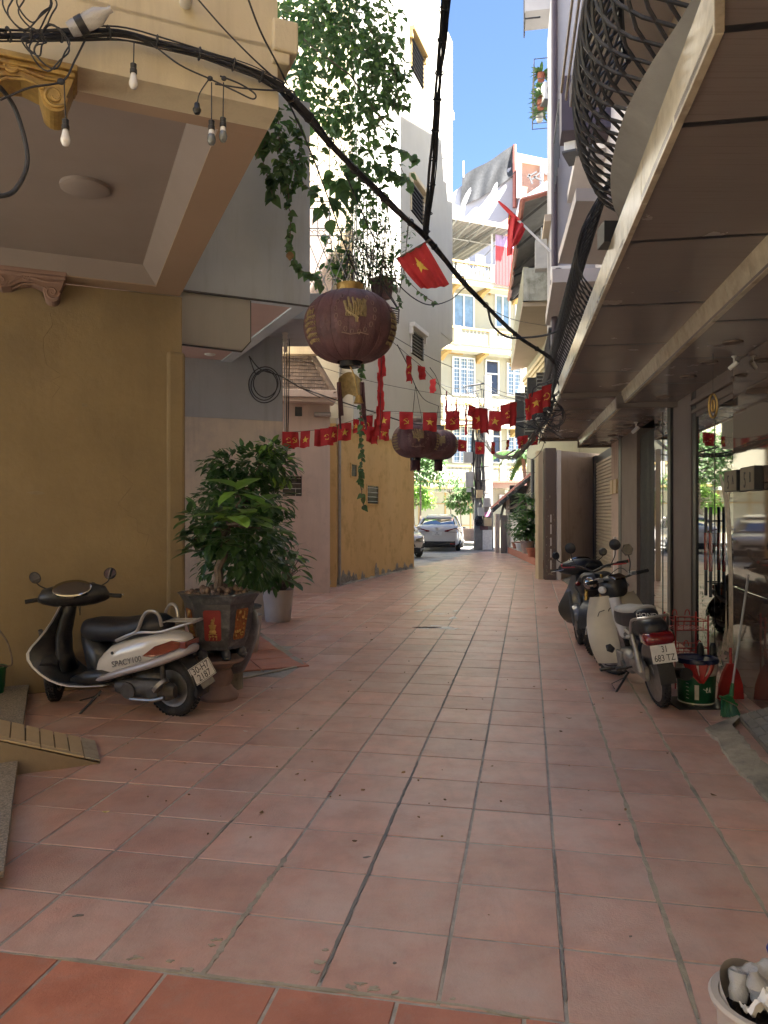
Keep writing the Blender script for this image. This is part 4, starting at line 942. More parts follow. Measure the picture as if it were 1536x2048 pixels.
# ------------------------------------------------------------------ ochre house with stained parapet (far right)
hy = thing('pale_ochre_house', 'pale ochre house behind the stone post with a mould stained parapet and beige balcony underside', 'house', (5.2, 24, 0))
V = Fr((4.99, 20.0), (.05, 1)); 
mb = MB(V.M); mb.bb(-1.2, 8.2, -4, 0, 0, 8.4); mb.build('wall', M['farwall'] if False else M['cream'] if False else M['yellow2'] if False else M['farwall'], hy)
pts = sof(7.0, [(1022, 741), (1045, 613), (1110, 611), (1066, 735)]); pts[2] = (5.1, pts[2][1], 7.0); pts[3] = (5.4, pts[3][1], 7.0)
mb = MB(); mb.ext(pts, (0, 0, .12)); mb.build('balcony_soffit', M['beige'], hy)
mb = MB(); q = [Vector(pts[1]), Vector(pts[2])]; mb.ext([q[0] + Vector((.012, -.1, .121)), q[1] + Vector((0, -.1, .121)), q[1] + Vector((0, .05, .121)), q[0] + Vector((.012, .05, .121))], (0, 0, .86)); mb.build('parapet_end', M['mould'], hy)
mb = MB(); q = [Vector(pts[0]), Vector(pts[1])]; mb.ext([q[0] + Vector((0, 0, .121)), q[1] + Vector((0, -.08, .121)), q[1] + Vector((.14, -.08, .121)), q[0] + Vector((.14, 0, .121))], (0, 0, .9)); mb.build('parapet_side', M['farwall'], hy)
mb = MB(V.M)
for k in range(3): mb.bb(-1, 8, .0, .08 + .06 * k, 6.2 + .12 * k, 6.32 + .12 * k)
mb.build('cornice', M['cream'], hy)
for a0_, a1_, z0_, z1_ in ((2.6, 3.4, 4.3, 5.8), (5.2, 6.4, 4.3, 5.8)):
    mb = MB(V.M); mb.bb(a0_, a1_, .0, .03, z0_, z1_); wn = mb.build('window', M['darkpane'], hy)
    for q0, q1, w_ in ((a1_, a1_ + .04, .66), (a0_ - .04, a0_, .5)): mb = MB(V.M); mb.bb(q0, q1, .02, w_, z0_ - .1, z1_); mb.build('shutter_leaf', M['darkgrey'], wn)
    mb = MB(V.M)
    for k in range(14): z = z0_ + (z1_ - z0_) * (k + .5) / 14 - .05; mb.box((a0_ - .06, .26, z), (.02, .44, .05), Matrix.Rotation(.5, 3, 'Y'))
    mb.build('slat', M['greymetal'], wn)
mb = MB(V.M); mb.tube([(5.9, .12, .3), (5.9, .12, 3.4)], .07, 8); mb.build('downpipe', M['darkgrey'], hy, True)
mb = MB(V.M); 
for k in range(26): mb.bb(4.9, 5.6, .02, .05, 1.0 + .1 * k, 1.06 + .1 * k)
mb.build('louvre_panel', M['darkgrey'], hy)
mb = MB(V.M); mb.ball((4.0, .15, 3.2), (.12, .12, .14), 8, 6); mb.build('wall_lamp', M['blackmetal'], hy, True)
# tin awning high up
Yn, Yf = 18.9, 27.5
c = [W(1045, 400, Yn), W(1018, 600, Yf), W(1112, 545, Yf), W(1112, 380, Yn)]
c[2].z += .0
aw = thing('tin_awning', 'large grey corrugated awning with rusty red edge seen from below', 'awning', tuple(c[0]))
def awp(u, v): return (c[0].lerp(c[3], u)).lerp(c[1].lerp(c[2], u), v)
mb = MB(); nn = (c[3] - c[0]).cross(c[1] - c[0]).normalized(); 
if nn.z < 0: nn = -nn
mb.grid(lambda u, v: awp(u, v) + nn * (.025 * math.sin(v * 110 * 2 * PI / 2)), 2, 220); mb.build('corrugated_sheet', M['corr'], aw, True)
mb = MB(); mb.tube([c[0], c[1]], .07, 4); mb.tube([c[0], c[3]], .06, 4); mb.build('edge_trim', M['rustred'], aw)
mb = MB()
for v in (.14, .36, .6, .82): mb.tube([awp(0, v) - nn * .08, awp(1, max(0, v - .16)) - nn * .08], .045, 4)
mb.tube([awp(0, .97) - nn * .1, awp(1, .97) - nn * .1], .05, 4); mb.tube([awp(0, .66) - nn * .1, awp(1, .68) - nn * .1], .03, 4); mb.tube([awp(.05, .97) - nn * .1, awp(.4, .8) - nn * .1], .03, 4)
mb.build('strut', M['darkgrey'], aw)
tv_ = thing('tv_antenna', 'grey grid television antenna in front of the tin awning', 'antenna', tuple(W(1083, 560, 20)))
mb = MB(); w0 = lambda x, y: W(x, y, 20.0)
for a, b in (((1083, 560), (1083, 455)), ((1091, 560), (1091, 480)), ((1076, 520), (1076, 470)), ((1076, 520), (1095, 520)), ((1080, 472), (1093, 472)), ((1080, 472), (1080, 496)), ((1080, 496), (1094, 496)), ((1078, 490), (1092, 512)), ((1082, 460), (1096, 486)), ((1076, 500), (1095, 500))):
    mb.tube([w0(*a), w0(*b)], .018 if a[1] > 530 else .01, 4)
mb.build('frame', M['greymetal'], tv_)
# ------------------------------------------------------------------ planter platform and low shed
f0, f1 = G(1083, 1137), G(1008, 1103)
pf = thing('planter_platform', 'low platform faced with red clay tiles carrying the potted plants', 'platform', tuple(f0.lerp(f1, .5)))
d_ = (f1 - f0).normalized(); n_ = Vector((d_.y, -d_.x, 0)); L_ = (f1 - f0).length
mb = MB(); mb.ext([f0 + n_ * .02, f1 + n_ * .02, f1 + n_ * .95, f0 + n_ * .95], (0, 0, .24)); mb.build('top', M['ghostwhite'] if False else M['concrete'], pf)
n = 24
for k in range(n):
    a, b = f0 + d_ * (L_ * k / n + .008), f0 + d_ * (L_ * (k + 1) / n - .008); mb = MB(); mb.ext([a, b, b + n_ * .02, a + n_ * .02], (0, 0, .235)); mb.build('facing_tile', M['clay'], pf)
mb = MB(); mb.ext([f0 - d_ * .012, f0 - d_ * .012 + n_ * .9, f0 + n_ * .9, f0], (0, 0, .235)); mb.build('facing_tile', M['clay'], pf)
sh0 = G(1008, 1103)
shd = thing('lean_to_shed', 'low lean to shed with a sloping rusty roof and plastered side wall', 'shed', tuple(sh0))
e0 = G(1019, 1106); mb = MB(); b0 = Vector((5.6, 25.5, 0)); h0 = 1.45
mb.ext([e0, b0, b0 + Vector((.2, .1, 0)), e0 + Vector((.2, .12, 0))], (0, 0, h0)); mb.build('side_wall', M['palewall'], shd)
mb = MB(); mb.bb(e0.x - .09, e0.x + .12, e0.y - .1, e0.y + .1, 0, 1.55); mb.build('corner_pier', M['concrete'], shd)
mb = MB(); mb.bb(e0.x - .33, e0.x - .11, e0.y - .02, e0.y + .1, 0, 1.45); mb.build('door_jamb', M['brownwall'], shd)
mb = MB(); mb.bb(e0.x - .5, e0.x - .34, e0.y + .2, e0.y + .4, 0, 1.5); mb.build('wall_end', M['tanwall'], shd)
rc0, rc1, rc2, rc3 = W(982, 1014, 29), W(1062, 944, 27.0), W(1092, 940, 31), W(996, 1008, 33)
mb = MB(); mb.add([rc0, rc1, rc2 + Vector((1.2, 0, .9)), rc3], [(0, 1, 2, 3)]); mb.add([q + Vector((0, 0, -.06)) for q in (rc0, rc1, rc2 + Vector((1.2, 0, .9)), rc3)], [(0, 1, 2, 3)]); mb.ext([rc0, rc1, rc1 + Vector((0, .1, 0)), rc0 + Vector((0, .1, 0))], (0, 0, -.1)); mb.build('roof', M['rustred'], shd)
mb = MB()
for k in range(5): a = rc0.lerp(rc1, .12 + .2 * k) + Vector((0, .2, -.16)); mb.box(a, (.3, .5, .10), Matrix.Rotation(-.66, 3, 'Y'))
mb.tube([rc0 + Vector((.1, .1, -.16)), rc1 + Vector((0, .1, -.2))], .06, 4); mb.tube([W(1000, 1040, 28.9), W(1010, 1000, 28.9)], .05, 4); mb.tube([W(1016, 1024, 28.9), W(1005, 1000, 28.9)], .05, 4); mb.build('rafter', M['darkgrey'], shd)
mb = MB()
for k in range(7): 
    z = h0 + .04 + .08 * k; x0_ = 1016 + k * 5; mb.tube([W(x0_, 1018 - 3 * k, 28.7), W(1066, 1008 - 8 * k, 26.6)], .025, 4)
mb.build('lath', M['bark'], shd)
mb = MB(); mb.bb(4.9, 6.4, 28.9, 29.1, 1.3, 2.6); mb.build('dark_tarpaulin', M['tarp'], shd)
mb = MB(); mb.bb(4.72, 4.85, 28.8, 28.95, 1.4, 2.3); mb.bb(6.0, 6.1, 28.8, 28.95, 1.4, 2.3); mb.build('post', M['tanwall'], shd)
gp = thing('gate_pavilion', 'pale yellow gate pillar with a flat brown roof beyond the shed', 'gatehouse', tuple(W(1010, 1080, 34)))
g_ = W(996, 1080, 34); mb = MB(); mb.bb(g_.x - .28, g_.x + .28, 33.8, 34.4, 0, W(0, 978, 34).z); mb.build('pillar', M['farwall'], gp)
q = W(975, 965, 34); mb = MB(); mb.bb(q.x, q.x + 3.6, 33.2, 36, W(0, 977, 34).z, W(0, 967, 34).z); mb.build('roof_slab', M['fartrim'] if False else M['beige'], gp); mb = MB(); mb.bb(q.x + .1, q.x + 3.6, 33.1, 36, W(0, 967, 34).z + .002, W(0, 963, 34).z); mb.build('roof_edge', M['rustred'], gp)
tg = W(1022, 998, 33.6); sg = thing('shop_sign', 'white board with red letters behind the shed roof', 'sign', tuple(tg)); MB().bb(tg.x - .5, tg.x + .5, 33.7, 33.75, tg.z - .2, tg.z + .2).build('board', M['whiteplastic'], sg)
put_text('HON', .34, (tg.x - .02, 33.695, tg.z), (0, -1, 0), M['red'], sg)
# ------------------------------------------------------------------ large yellow apartment house across the street
F = Fr((3.68, 41.0), (.914, .405))
ap_ = thing('yellow_apartment_house', 'tall pale yellow apartment house with white balustrades across the far street', 'building', tuple(F.p(2, 1, 0)))
LV = [0.12, 3.15, 6.5, 10.55, 14.1]
sl = [3.75, 7.75, 11.75, 15.4]
mb = MB(F.M); mb.bb(-16, 12, 0, 6, 0, 13.95); mb.build('wall', M['farwall'], ap_)
def fa(px, b=0): return F.hit(px, b)
PB = -1.15                 # balcony front plane
balm = MB(); balm.lathe([(.05, 0), (.05, .06), (.03, .1), (.06, .25), (.065, .33), (.035, .48), (.03, .56), (.05, .62), (.05, .66)], n=8); balme = balm.mesh('baluster', True); balme.materials.append(M['farwhite'])
def balcony(a0, a1, z, posts, par=ap_, b=PB, top=.95):
    mb = MB(F.M); mb.bb(a0, a1, b, -.001, z - .22, z); mb.build('balcony_slab', M['farwhite'], par)
    mb = MB(F.M); mb.bb(a0 - .04, a1 + .04, b - .05, b + .12, z + .001, z + .09); mb.bb(a0 - .06, a1 + .06, b - .07, b + .14, z + top - .12, z + top); mb.bb(a0 - .03, a1 + .03, b - .04, b, z - .34, z - .221); mb.build('rail_moulding', M['fartrim'], par)
    prev = a0
    for k, pa in enumerate(posts + [a1]):
        if k < len(posts): mb = MB(F.M); mb.bb(pa - .2, pa + .2, b - .08, b + .2, z, z + top + .03); mb.build('rail_post', M['farwhite'], par)
    return
nb_ = 0
for li, (a0px, a1px, z, posts) in enumerate([(800, 1075, LV[1], (812, 884, 948, 1006, 1058)), (860, 1075, LV[2], (892, 950, 1004)), (880, 1075, LV[3], (914, 985, 1030)), (880, 1075, LV[4], (986,))]):
    a0, a1 = fa(a0px, PB), fa(a1px, PB); pp_ = [fa(x, PB) for x in posts]; balcony(a0, a1, z, pp_)
    n = int((a1 - a0) / .24)
    for k in range(n):
        a = a0 + .12 + .24 * k
        if any(abs(a - p_) < .26 for p_ in pp_): continue
        if nb_ < 290: add_mesh('baluster', balme, None, ap_, F.M @ Matrix.Translation((a, PB + .04, z + .1)) @ Matrix.Diagonal((1.2, 1.2, 1.1, 1))); nb_ += 1
# corbels under slabs
for li, xs in ((2, (832, 893, 967, 1035)), (3, (893, 967, 1035)), (4, (910, 970, 1040))):
    for px in xs:
        a = fa(px, -.6); z = LV[li] - .24; mb = MB(F.M); mb.ext([(a - .12, -.001, z - .45), (a - .12, -.001, z), (a - .12, -1.0, z), (a - .12, -.95, z - .14), (a - .12, -.5, z - .2)], (.24, 0, 0)); mb.build('corbel', M['fartrim'], ap_)
def window(px0, px1, py0, py1, cols, rows, pane='bluepane', frame='whitetrim', b=0.0, fw=.07, bars=False):
    a0, z1 = F.az(px0, py0, b); a1, _ = F.az(px1, py0, b); z0 = F.az((px0 + px1) / 2, py1, b)[1]; z1 = F.az((px0 + px1) / 2, py0, b)[1]
    mb = MB(F.M); mb.bb(a0, a1, b - .01, b + .0, z0, z1); wn = mb.build('window', M[pane], ap_)
    mb = MB(F.M)
    for k in range(cols + 1): x = a0 + (a1 - a0) * k / cols; mb.bb(x - fw / 2, x + fw / 2, b - .08, b - .0101, z0 - .04, z1 + .04)
    for k in rows: z = z0 + (z1 - z0) * k; mb.bb(a0, a1, b - .07, b - .0102, z - fw / 2, z + fw / 2)
    mb.build('frame', M[frame], wn)
    if bars:
        mb = MB(F.M)
        for k in range(int((a1 - a0) / .16)): mb.tube([(a0 + .16 * k + .08, b - .06, z0), (a0 + .16 * k + .08, b - .06, z1)], .012, 4)
        for k in range(int((z1 - z0) / .22)): mb.tube([(a0, b - .06, z0 + .22 * k + .1), (a1, b - .06, z0 + .22 * k + .1)], .012, 4)
        mb.build('window_bars', M['whitemetal'], wn)
    return wn
window(907, 947, 590, 655, 2, (0, 1)); window(990, 1018, 592, 655, 2, (0, 1)); window(1030, 1050, 592, 655, 1, (0, 1))
window(905, 948, 716, 790, 3, (0, .7, 1), bars=True); window(971, 996, 722, 790, 1, (0, .62, 1), 'darkpane', 'whitetrim'); window(1014, 1040, 728, 790, 2, (0, .7, 1), bars=True)
window(905, 948, 850, 925, 3, (0, .7, 1), bars=True); window(968, 1000, 850, 925, 2, (0, .7, 1), 'darkpane'); window(1014, 1042, 850, 925, 2, (0, .7, 1), bars=True); window(836, 870, 850, 925, 2, (0, .7, 1), bars=True)
window(968, 990, 1000, 1076, 2, (0, .8, 1), 'darkpane', 'whitetrim')
# arches over the third storey windows
for px in (928, 1010):
    a = fa(px); z = F.az(px, 600)[1]; mb = MB(F.M); mb.tube([(a + 1.05 * math.cos(t), -.05, z + .15 + .95 * math.sin(t)) for t in [PI * k / 16 for k in range(17)]], .07, 5); mb.build('arch_moulding', M['fartrim'], ap_)
for p0_, p1_ in ((898, 925), (926, 948), (955, 985), (1008, 1036)): a0, z = F.az(p0_, 704); a1 = fa(p1_); mb = MB(F.M); mb.bb(a0, a1, -.08, -.001, z - .1, z + .12); mb.build('lintel_moulding', M['fartrim'], ap_)
# ground storey: panels, sign band, openings
mb = MB(F.M); z0 = F.az(900, 985)[1]; mb.bb(-16, 12, -.9, -.001, z0, LV[1] - .35); mb.build('sign_band', M['farwhite'], ap_)
mb = MB(F.M)
for k in range(12): a = -10 + 1.6 * k; mb.bb(a, a + .09, -.03, -.001, .15, z0); 
for z in (.8, 2.0, 2.7): mb.bb(-16, 12, -.025, -.001, z, z + .05)
mb.build('wall_moulding', M['fartrim'], ap_)
a_, z_ = F.az(935, 1000); mb = MB(F.M); mb.bb(a_, a_ + .4, -.05, -.001, z_ - .3, z_ + .2); tag(mb.build('orange_notice', M['orangebrick']), 'small orange notice on the yellow wall behind the potted trees', 'notice')
# roof terrace: tin roof, posts, red sheet
rz0_ = F.az(905, 436, -2.0)[1]; a0, a1 = fa(870, -2), fa(1032, -2)
mb = MB(F.M); mb.grid(lambda u, v: (a0 + (a1 - a0) * u, -2.0 + 7.5 * v, rz0_ + .9 * v * 0 + .05 * math.sin(u * 90)), 120, 1); mb.build('tin_roof', M['corr'], ap_)
mb = MB(F.M); mb.bb(a0, a1, -2.08, -2.0, rz0_ - .06, rz0_ + .16); mb.build('roof_edge', M['whitetrim'], ap_)
mb = MB(F.M)
for k in range(6): a = a0 + (a1 - a0) * (k + .5) / 6; mb.tube([(a, -2, rz0_ - .1), (a, 5.4, rz0_ - .1)], .05, 4); mb.tube([(a, -1.9, rz0_ - .15), (a, 1.5, rz0_ - .9)], .03, 4)
mb.tube([(a0, .0, rz0_ - .2), (a1, .0, rz0_ - .2)], .05, 4); mb.build('roof_frame', M['greymetal'], ap_)
mb = MB(F.M); mb.bb(-16, 12, 4.5, 5, 13.96, rz0_); mb.build('terrace_back_wall', M['darkgrey'], ap_)
mb = MB(F.M); x = fa(984, -1); mb.tube([(x, -1, LV[4]), (x, -1, rz0_)], .06, 6); mb.build('roof_post', M['whitemetal'], ap_)
a0, a1 = fa(990, -1.25), fa(1034, -1.25); mb = MB(F.M); n = 60; zt_ = F.az(1005, 468, -1.25)[1]; zm_ = F.az(1005, 490, -1.25)[1]
mb.grid(lambda u, v: (a0 + (a1 - a0) * u, -1.27 - .03 * (int(u * n) % 4 < 2), LV[4] - .1 + (zm_ - LV[4]) * v), n, 1); mb.build('red_sheet', M['corrred'], ap_)
M['lilacsheet'] = mat('faded lilac sheet', (.38, .28, .42), .6, .1, 5)
mb = MB(F.M); mb.grid(lambda u, v: (a0 + (a1 - a0) * u, -1.27 - .03 * (int(u * n) % 4 < 2), zm_ - .1 + (zt_ - zm_) * v), n, 1); mb.build('lilac_sheet', M['lilacsheet'], ap_)
# ------------------------------------------------------------------ lilac grey house with shade net, and the orange terrace
hh = thing('lilac_house', 'lilac grey rendered house with a black shade net over its roof parapet', 'house', (9, 50, 0))
Yh = 52
q = lambda x, y, Y=Yh: W(x, y, Y)
mb = MB(); base = [q(880, 420), q(924, 372), q(1030, 345), q(1100, 345)]
mb.ext([q(860, 620), q(860, 425), q(922, 372), q(1035, 330), q(1100, 372), q(1100, 620)], (2, 8, 0)); mb.build('wall', M['greyhouse'], hh)
mb = MB()
def net(u, v):
    a = q(924, 355).lerp(q(1028, 292), u); b = q(920, 416).lerp(q(1028, 350), u); s_ = 8 * math.sin(PI * u)
    p_ = a.lerp(b, v) + Vector((0, -.15 - .10 * math.sin(u * 23 + v * 3) * v - .15 * math.sin(u * 9 + v * 5), -.25 * math.sin(PI * u) * v)); return p_
mb.grid(net, 40, 10); mb.build('shade_net', M['tarp'], hh, True)
mb = MB(); mb.tube([q(1029, 415, 51.8), q(1029, 290, 51.8)], .14, 6); mb.build('corner_pipe', M['rustred'], hh); mb = MB(); mb.tube([q(927, 360, 51.8), q(927, 322, 51.8)], .05, 5); mb.build('pole', M['whitemetal'], hh)
ho = thing('orange_terrace_house', 'orange walled roof terrace with white frame and glazed screen', 'house', tuple(q(1065, 400, 50)))
mb = MB(); mb.ext([q(1040, 420, 50.5), q(1040, 318, 50.5), q(1110, 335, 50.5), q(1110, 420, 50.5)], (1, 4, 0)); mb.build('wall', M['orangebrick'], ho)
mb = MB(); mb.ext([q(1034, 306, 50), q(1112, 322, 50), q(1112, 331, 50), q(1034, 317, 50)], (.5, 2, 0)); mb.tube([q(1036, 395, 50), q(1036, 310, 50)], .12, 6); mb.tube([q(1041, 395, 50), q(1041, 310, 50)], .08, 6); mb.build('white_frame', M['whitetrim'], ho)
mb = MB(); mb.tube([q(1083, 372, 50), q(1083, 326, 50)], .12, 4); mb.ext([q(1088, 330, 50), q(1112, 336, 50), q(1112, 350, 50), q(1088, 345, 50)], (.1, .3, 0)); mb.build('screen', M['greyhouse'], ho)
mb = MB(); mb.ext([q(1030, 440, 49.5), q(1038, 400, 49.5), q(1093, 362, 49.5), q(1112, 362, 49.5), q(1112, 440, 49.5)], (1, 3, 0)); mb.build('stair_wall', M['greyhouse'], ho)
mb = MB()
for k, (x, y, a) in enumerate(((1064, 349, -.5), (1071, 353, -.7), (1077, 358, .4), (1061, 358, 1.2))): mb.box(q(x, y, 49), (.7, .1, .10), Matrix.Rotation(a, 3, 'Y'))
tag(mb.build('scrap_sheet', M['darkgrey']), 'bent scrap sheets lying on the wall of the orange terrace', 'scrap')
mb = MB(); mb.ext([q(992, 452, 48), q(1028, 428, 48), q(1032, 440, 48), q(1000, 458, 48)], (1, 2, 0)); tag(mb.build('red_roof_edge', M['rustred']), 'short rusty roof edge beyond the red flag', 'roof')
mb = MB(); mb.bb(-14, -.8, -7, -3.2, 0, 9); mb.bb(-.8, 9, -11, -7, 0, 7)  # unseen blocks added behind the camera to darken the porch and left wall
t = thing('rear_shade_block', 'unseen cream block added behind the camera to darken the near porch', 'house', (0, -7, 0)); mb.build('wall', M['cream'], t)
# reflected surroundings: the street goes on to both sides with further houses
for k, (a0, a1, b0, z, m) in enumerate(((-40, -17, 0, 11, 'cream'), (13, 34, 1, 13, 'palewall'))):
    t = thing('terraced_house', ('cream' if k == 0 else 'grey') + ' terraced house further ' + ('left' if k == 0 else 'right') + ' along the far street', 'house', tuple(F.p((a0 + a1) / 2, b0, 0)))
    mb = MB(F.M); mb.bb(a0, a1, b0, b0 + 6, 0, z); mb.build('wall', M[m], t)
    for i in range(5):
        for j in range(3): mb = MB(F.M); a = a0 + 2 + i * 4; mb.bb(a, a + 1.4, b0 - .03, b0 - .001, 1 + 3.6 * j, 3 + 3.6 * j); mb.build('window', M['darkpane'], t)
# ------------------------------------------------------------------ two wheelers
def ring(x, hw, z0, z1, n=16, p=2.6, dx=0.0, y0=0):
    out = []
    for k in range(n):
        a = 2 * PI * k / n; c, s = math.cos(a), math.sin(a)
        y = hw * math.copysign(abs(c) ** (2 / p), c); z = (z0 + z1) / 2 + (z1 - z0) / 2 * math.copysign(abs(s) ** (2 / p), s)
        out.append(Vector((x + dx * (z - z0), y0 + y, z)))
    return out
def wheel(par, Mx, c, R, wd, name='wheel', spokes=0, rimr=.62, rimm='alloy', hubm='alloy'):
    """axis along local y"""
    Q = Matrix.Rotation(PI / 2, 3, 'X'); c = Vector(c); tr = (R - R * rimr) / 2
    mb = MB(Mx); prof = []
    for k in range(13):
        a = -PI * .82 + 2 * PI * .82 * k / 12; prof.append((R - tr + tr * math.cos(a), wd * math.sin(a)))
    mb.lathe(prof, c, 36, Q); w_ = mb.build(name, M['tyre'], par, 2)
    mb = MB(Mx)                                          # tread blocks
    for k in range(44):
        a = 2 * PI * k / 44
        for sg in (-1, 1): mb.box(c + Vector(((R + .001) * math.cos(a + .03 * sg), sg * wd * .36, (R + .001) * math.sin(a + .03 * sg))), (.010, wd * .55, .02), Matrix.Rotation(-a, 3, 'Y') @ Matrix.Rotation(.5 * sg, 3, 'X'))
    tag(mb.build('tread', M['tyre'], w_), kind='stuff')
    mb = MB(Mx); r = R * rimr; mb.lathe([(r * .90, -wd * .7), (r * 1.05, -wd * .75), (r * 1.0, -wd * .5), (r * .93, 0), (r * 1.0, wd * .5), (r * 1.05, wd * .75), (r * .90, wd * .7), (r * .86, 0), (r * .90, -wd * .7)], c, 36, Q)
    if spokes:
        for k in range(spokes):
            a = 2 * PI * k / spokes; b = a + (.5 if k % 2 else -.5); y = wd * .55 * (1 if k % 4 < 2 else -1)
            mb.tube([c + Vector((.05 * math.cos(a), y, .05 * math.sin(a))), c + Vector((r * .9 * math.cos(b), 0, r * .9 * math.sin(b)))], .0018, 3, cap=False)
    else:
        for k in range(5):
            a = 2 * PI * k / 5; d = Vector((math.cos(a), 0, math.sin(a))); n = Vector((-d.z, 0, d.x)); mb.ext([c + d * .03 + n * .02 - Vector((0, .012, 0)), c + d * r * .92 + n * .014 - Vector((0, .012, 0)), c + d * r * .92 - n * .014 - Vector((0, .012, 0)), c + d * .03 - n * .02 - Vector((0, .012, 0))], (0, .024, 0))
    mb.build('rim', M[rimm], w_, True)
    mb = MB(Mx); mb.lathe([(.02, -wd * 1.3), (.05, -wd * .9), (.055, wd * .9), (.02, wd * 1.3)], c, 16, Q); mb.build('hub', M[hubm], w_, True)
    return w_
def mirror(par, Mx, base, top, nrm, rx=.055, rz=.05, m='blackplastic', square=False):
    mb = MB(Mx); base, top = Vector(base), Vector(top); mb.tube(spline([base, base.lerp(top, .5) + Vector((0, .02 if top.y > base.y else -.02, -.0)), top], 4), .006, 6)
    nrm = Vector(nrm).normalized(); Rm = nrm.to_track_quat('Z', 'Y').to_matrix(); S_ = Rm @ Matrix.Diagonal((1, rz / rx, 1)).to_3x3() if False else Rm
    c = top + Vector((0, 0, rz * .6)); mb.lathe([(0, -.022), (rx * .7, -.018), (rx, 0), (rx * .98, .006)], c, 20 if not square else 6, S_); o = mb.build('mirror', M[m], par, True)
    mb = MB(Mx); mb.lathe([(0, .0), (rx * .9, 0), (rx * .9, .0065)], c, 20 if not square else 6, S_); mb.build('mirror_glass', M['mirror'], o)
def scooter(label, loc, heading, lean, steer, paint, decal=None, platetxt=None, dark=False):
    t = thing('scooter', label, 'scooter', (loc[0], loc[1], 0))
    Mx = Matrix.Translation((loc[0], loc[1], 0)) @ Matrix.Rotation(heading, 4, 'Z') @ Matrix.Rotation(-lean, 4, 'X')
    def swing(x): return Mx @ Matrix.Translation((x, 0, 0)) @ Matrix.Rotation(steer, 4, 'Z') @ Matrix.Translation((-x, 0, 0))
    Mw, Ms = swing(1.2), swing(.93)
    R = .222
    wheel(t, Mx, (0, 0, R), R, .048); wheel(t, Mw, (1.245, 0, R), R, .045)
    mb = MB(Mx); S = [(-.175, .045, .535, .605), (-.15, .075, .50, .645), (-.06, .115, .465, .665), (.08, .138, .42, .668), (.22, .15, .375, .64), (.36, .158, .32, .60), (.5, .158, .262, .545), (.60, .145, .232, .47), (.66, .12, .225, .36), (.69, .09, .225, .30)]
    mb.loft([ring(*s, n=20, p=3) for s in S]); body = mb.build('body', M[paint], t, 2)
    mb = MB(Mx); pts = spline([(.68, .135, .25), (.5, .162, .31), (.3, .162, .375), (.1, .150, .435), (-.06, .122, .49), (-.15, .075, .525), (-.185, 0, .54), (-.15, -.075, .525), (-.06, -.122, .49), (.1, -.150, .435), (.3, -.162, .375), (.5, -.162, .31), (.68, -.135, .25)], 4)
    mb.tube(pts, [.012 + .024 * math.sin(PI * min(1, max(0, k / (len(pts) - 1)))) ** .4 for k in range(len(pts))], 8); mb.build('lower_band', M['silverpaint'] if paint == 'whitepaint' else M[paint], body, 2)
    mb = MB(Mx)
    for sg in (1, -1):
        P_ = [(.17, .153, .492), (.05, .150, .575), (-.08, .122, .618), (-.14, .095, .606), (-.13, .095, .556), (-.02, .133, .512), (.08, .148, .488)]
        mb.ext([(x, sg * (y + .001), z) for x, y, z in P_], (0, sg * -.02, 0))
    mb.bb(-.186, -.13, -.09, .09, .556, .606); mb.build('tail_lamp', M['taillight'], body, bevel=.006)
    if decal:
        nrm = (Mx.to_3x3() @ Vector((0.06, 1, .10))); p = Mx @ Vector((.30, .1685, .445))
        put_text(decal, .062, p, nrm, M['darkgrey'], body, 1.1, up=(Mx.to_3x3() @ Vector((.25, 0, 1))))
        MB(Mx).lathe([(0, 0), (.012, 0), (.013, -.006)], (.44, .162, .50), 12, Matrix.Rotation(-PI / 2, 3, 'X')).build('key_lock', M['blackmetal'], body)
    mb = MB(Mx); S = [(.835, .055, .60, .665), (.80, .085, .555, .715), (.70, .115, .54, .735), (.58, .128, .55, .738), (.45, .138, .56, .742), (.34, .142, .58, .758), (.22, .138, .60, .785), (.10, .12, .625, .79), (.03, .09, .64, .765), (.0, .05, .66, .72)]
    mb.loft([ring(*s, n=20, p=2.6) for s in S]); mb.build('seat', M['seat'], t, 2)
    mb = MB(Mx); mb.loft([ring(x, w_, a, b, 14, 3) for x, w_, a, b in ((.82, .07, .50, .62), (.74, .115, .27, .60), (.66, .135, .23, .56), (.56, .135, .25, .5))]); mb.build('seat_front_cover', M['blackplastic'], t, 2)
    mb = MB(Mx)
    for sg in (1, -1):
        mb.loft([[Vector((x, sg * y, z)) for x, y, z in r] for r in ([(.86, .11, .24), (.86, .168, .24), (.86, .168, .27), (.86, .11, .28)], [(.72, .12, .225), (.72, .172, .225), (.72, .170, .33), (.72, .12, .34)], [(.56, .12, .24), (.56, .170, .25), (.56, .166, .355), (.56, .12, .36)], [(.46, .12, .28), (.46, .166, .30), (.46, .163, .345), (.46, .12, .35)])])
    mb.build('side_cover', M['blackplastic'], t, 2)
    # floor board and apron: one swept shell, dark inside and painted rim outside
    cen = [(.52, .255), (.70, .235), (.88, .222), (1.0, .25), (1.09, .34), (1.11, .47), (1.08, .60), (1.03, .73), (.97, .84)]
    hw = [.150, .165, .178, .192, .212, .215, .172, .112, .095]; ex = [0, 0, .01, .05, .12, .15, .08, .01, 0]; ez = [0, 0, .0, .0, .02, -.01, -.05, -.02, 0]
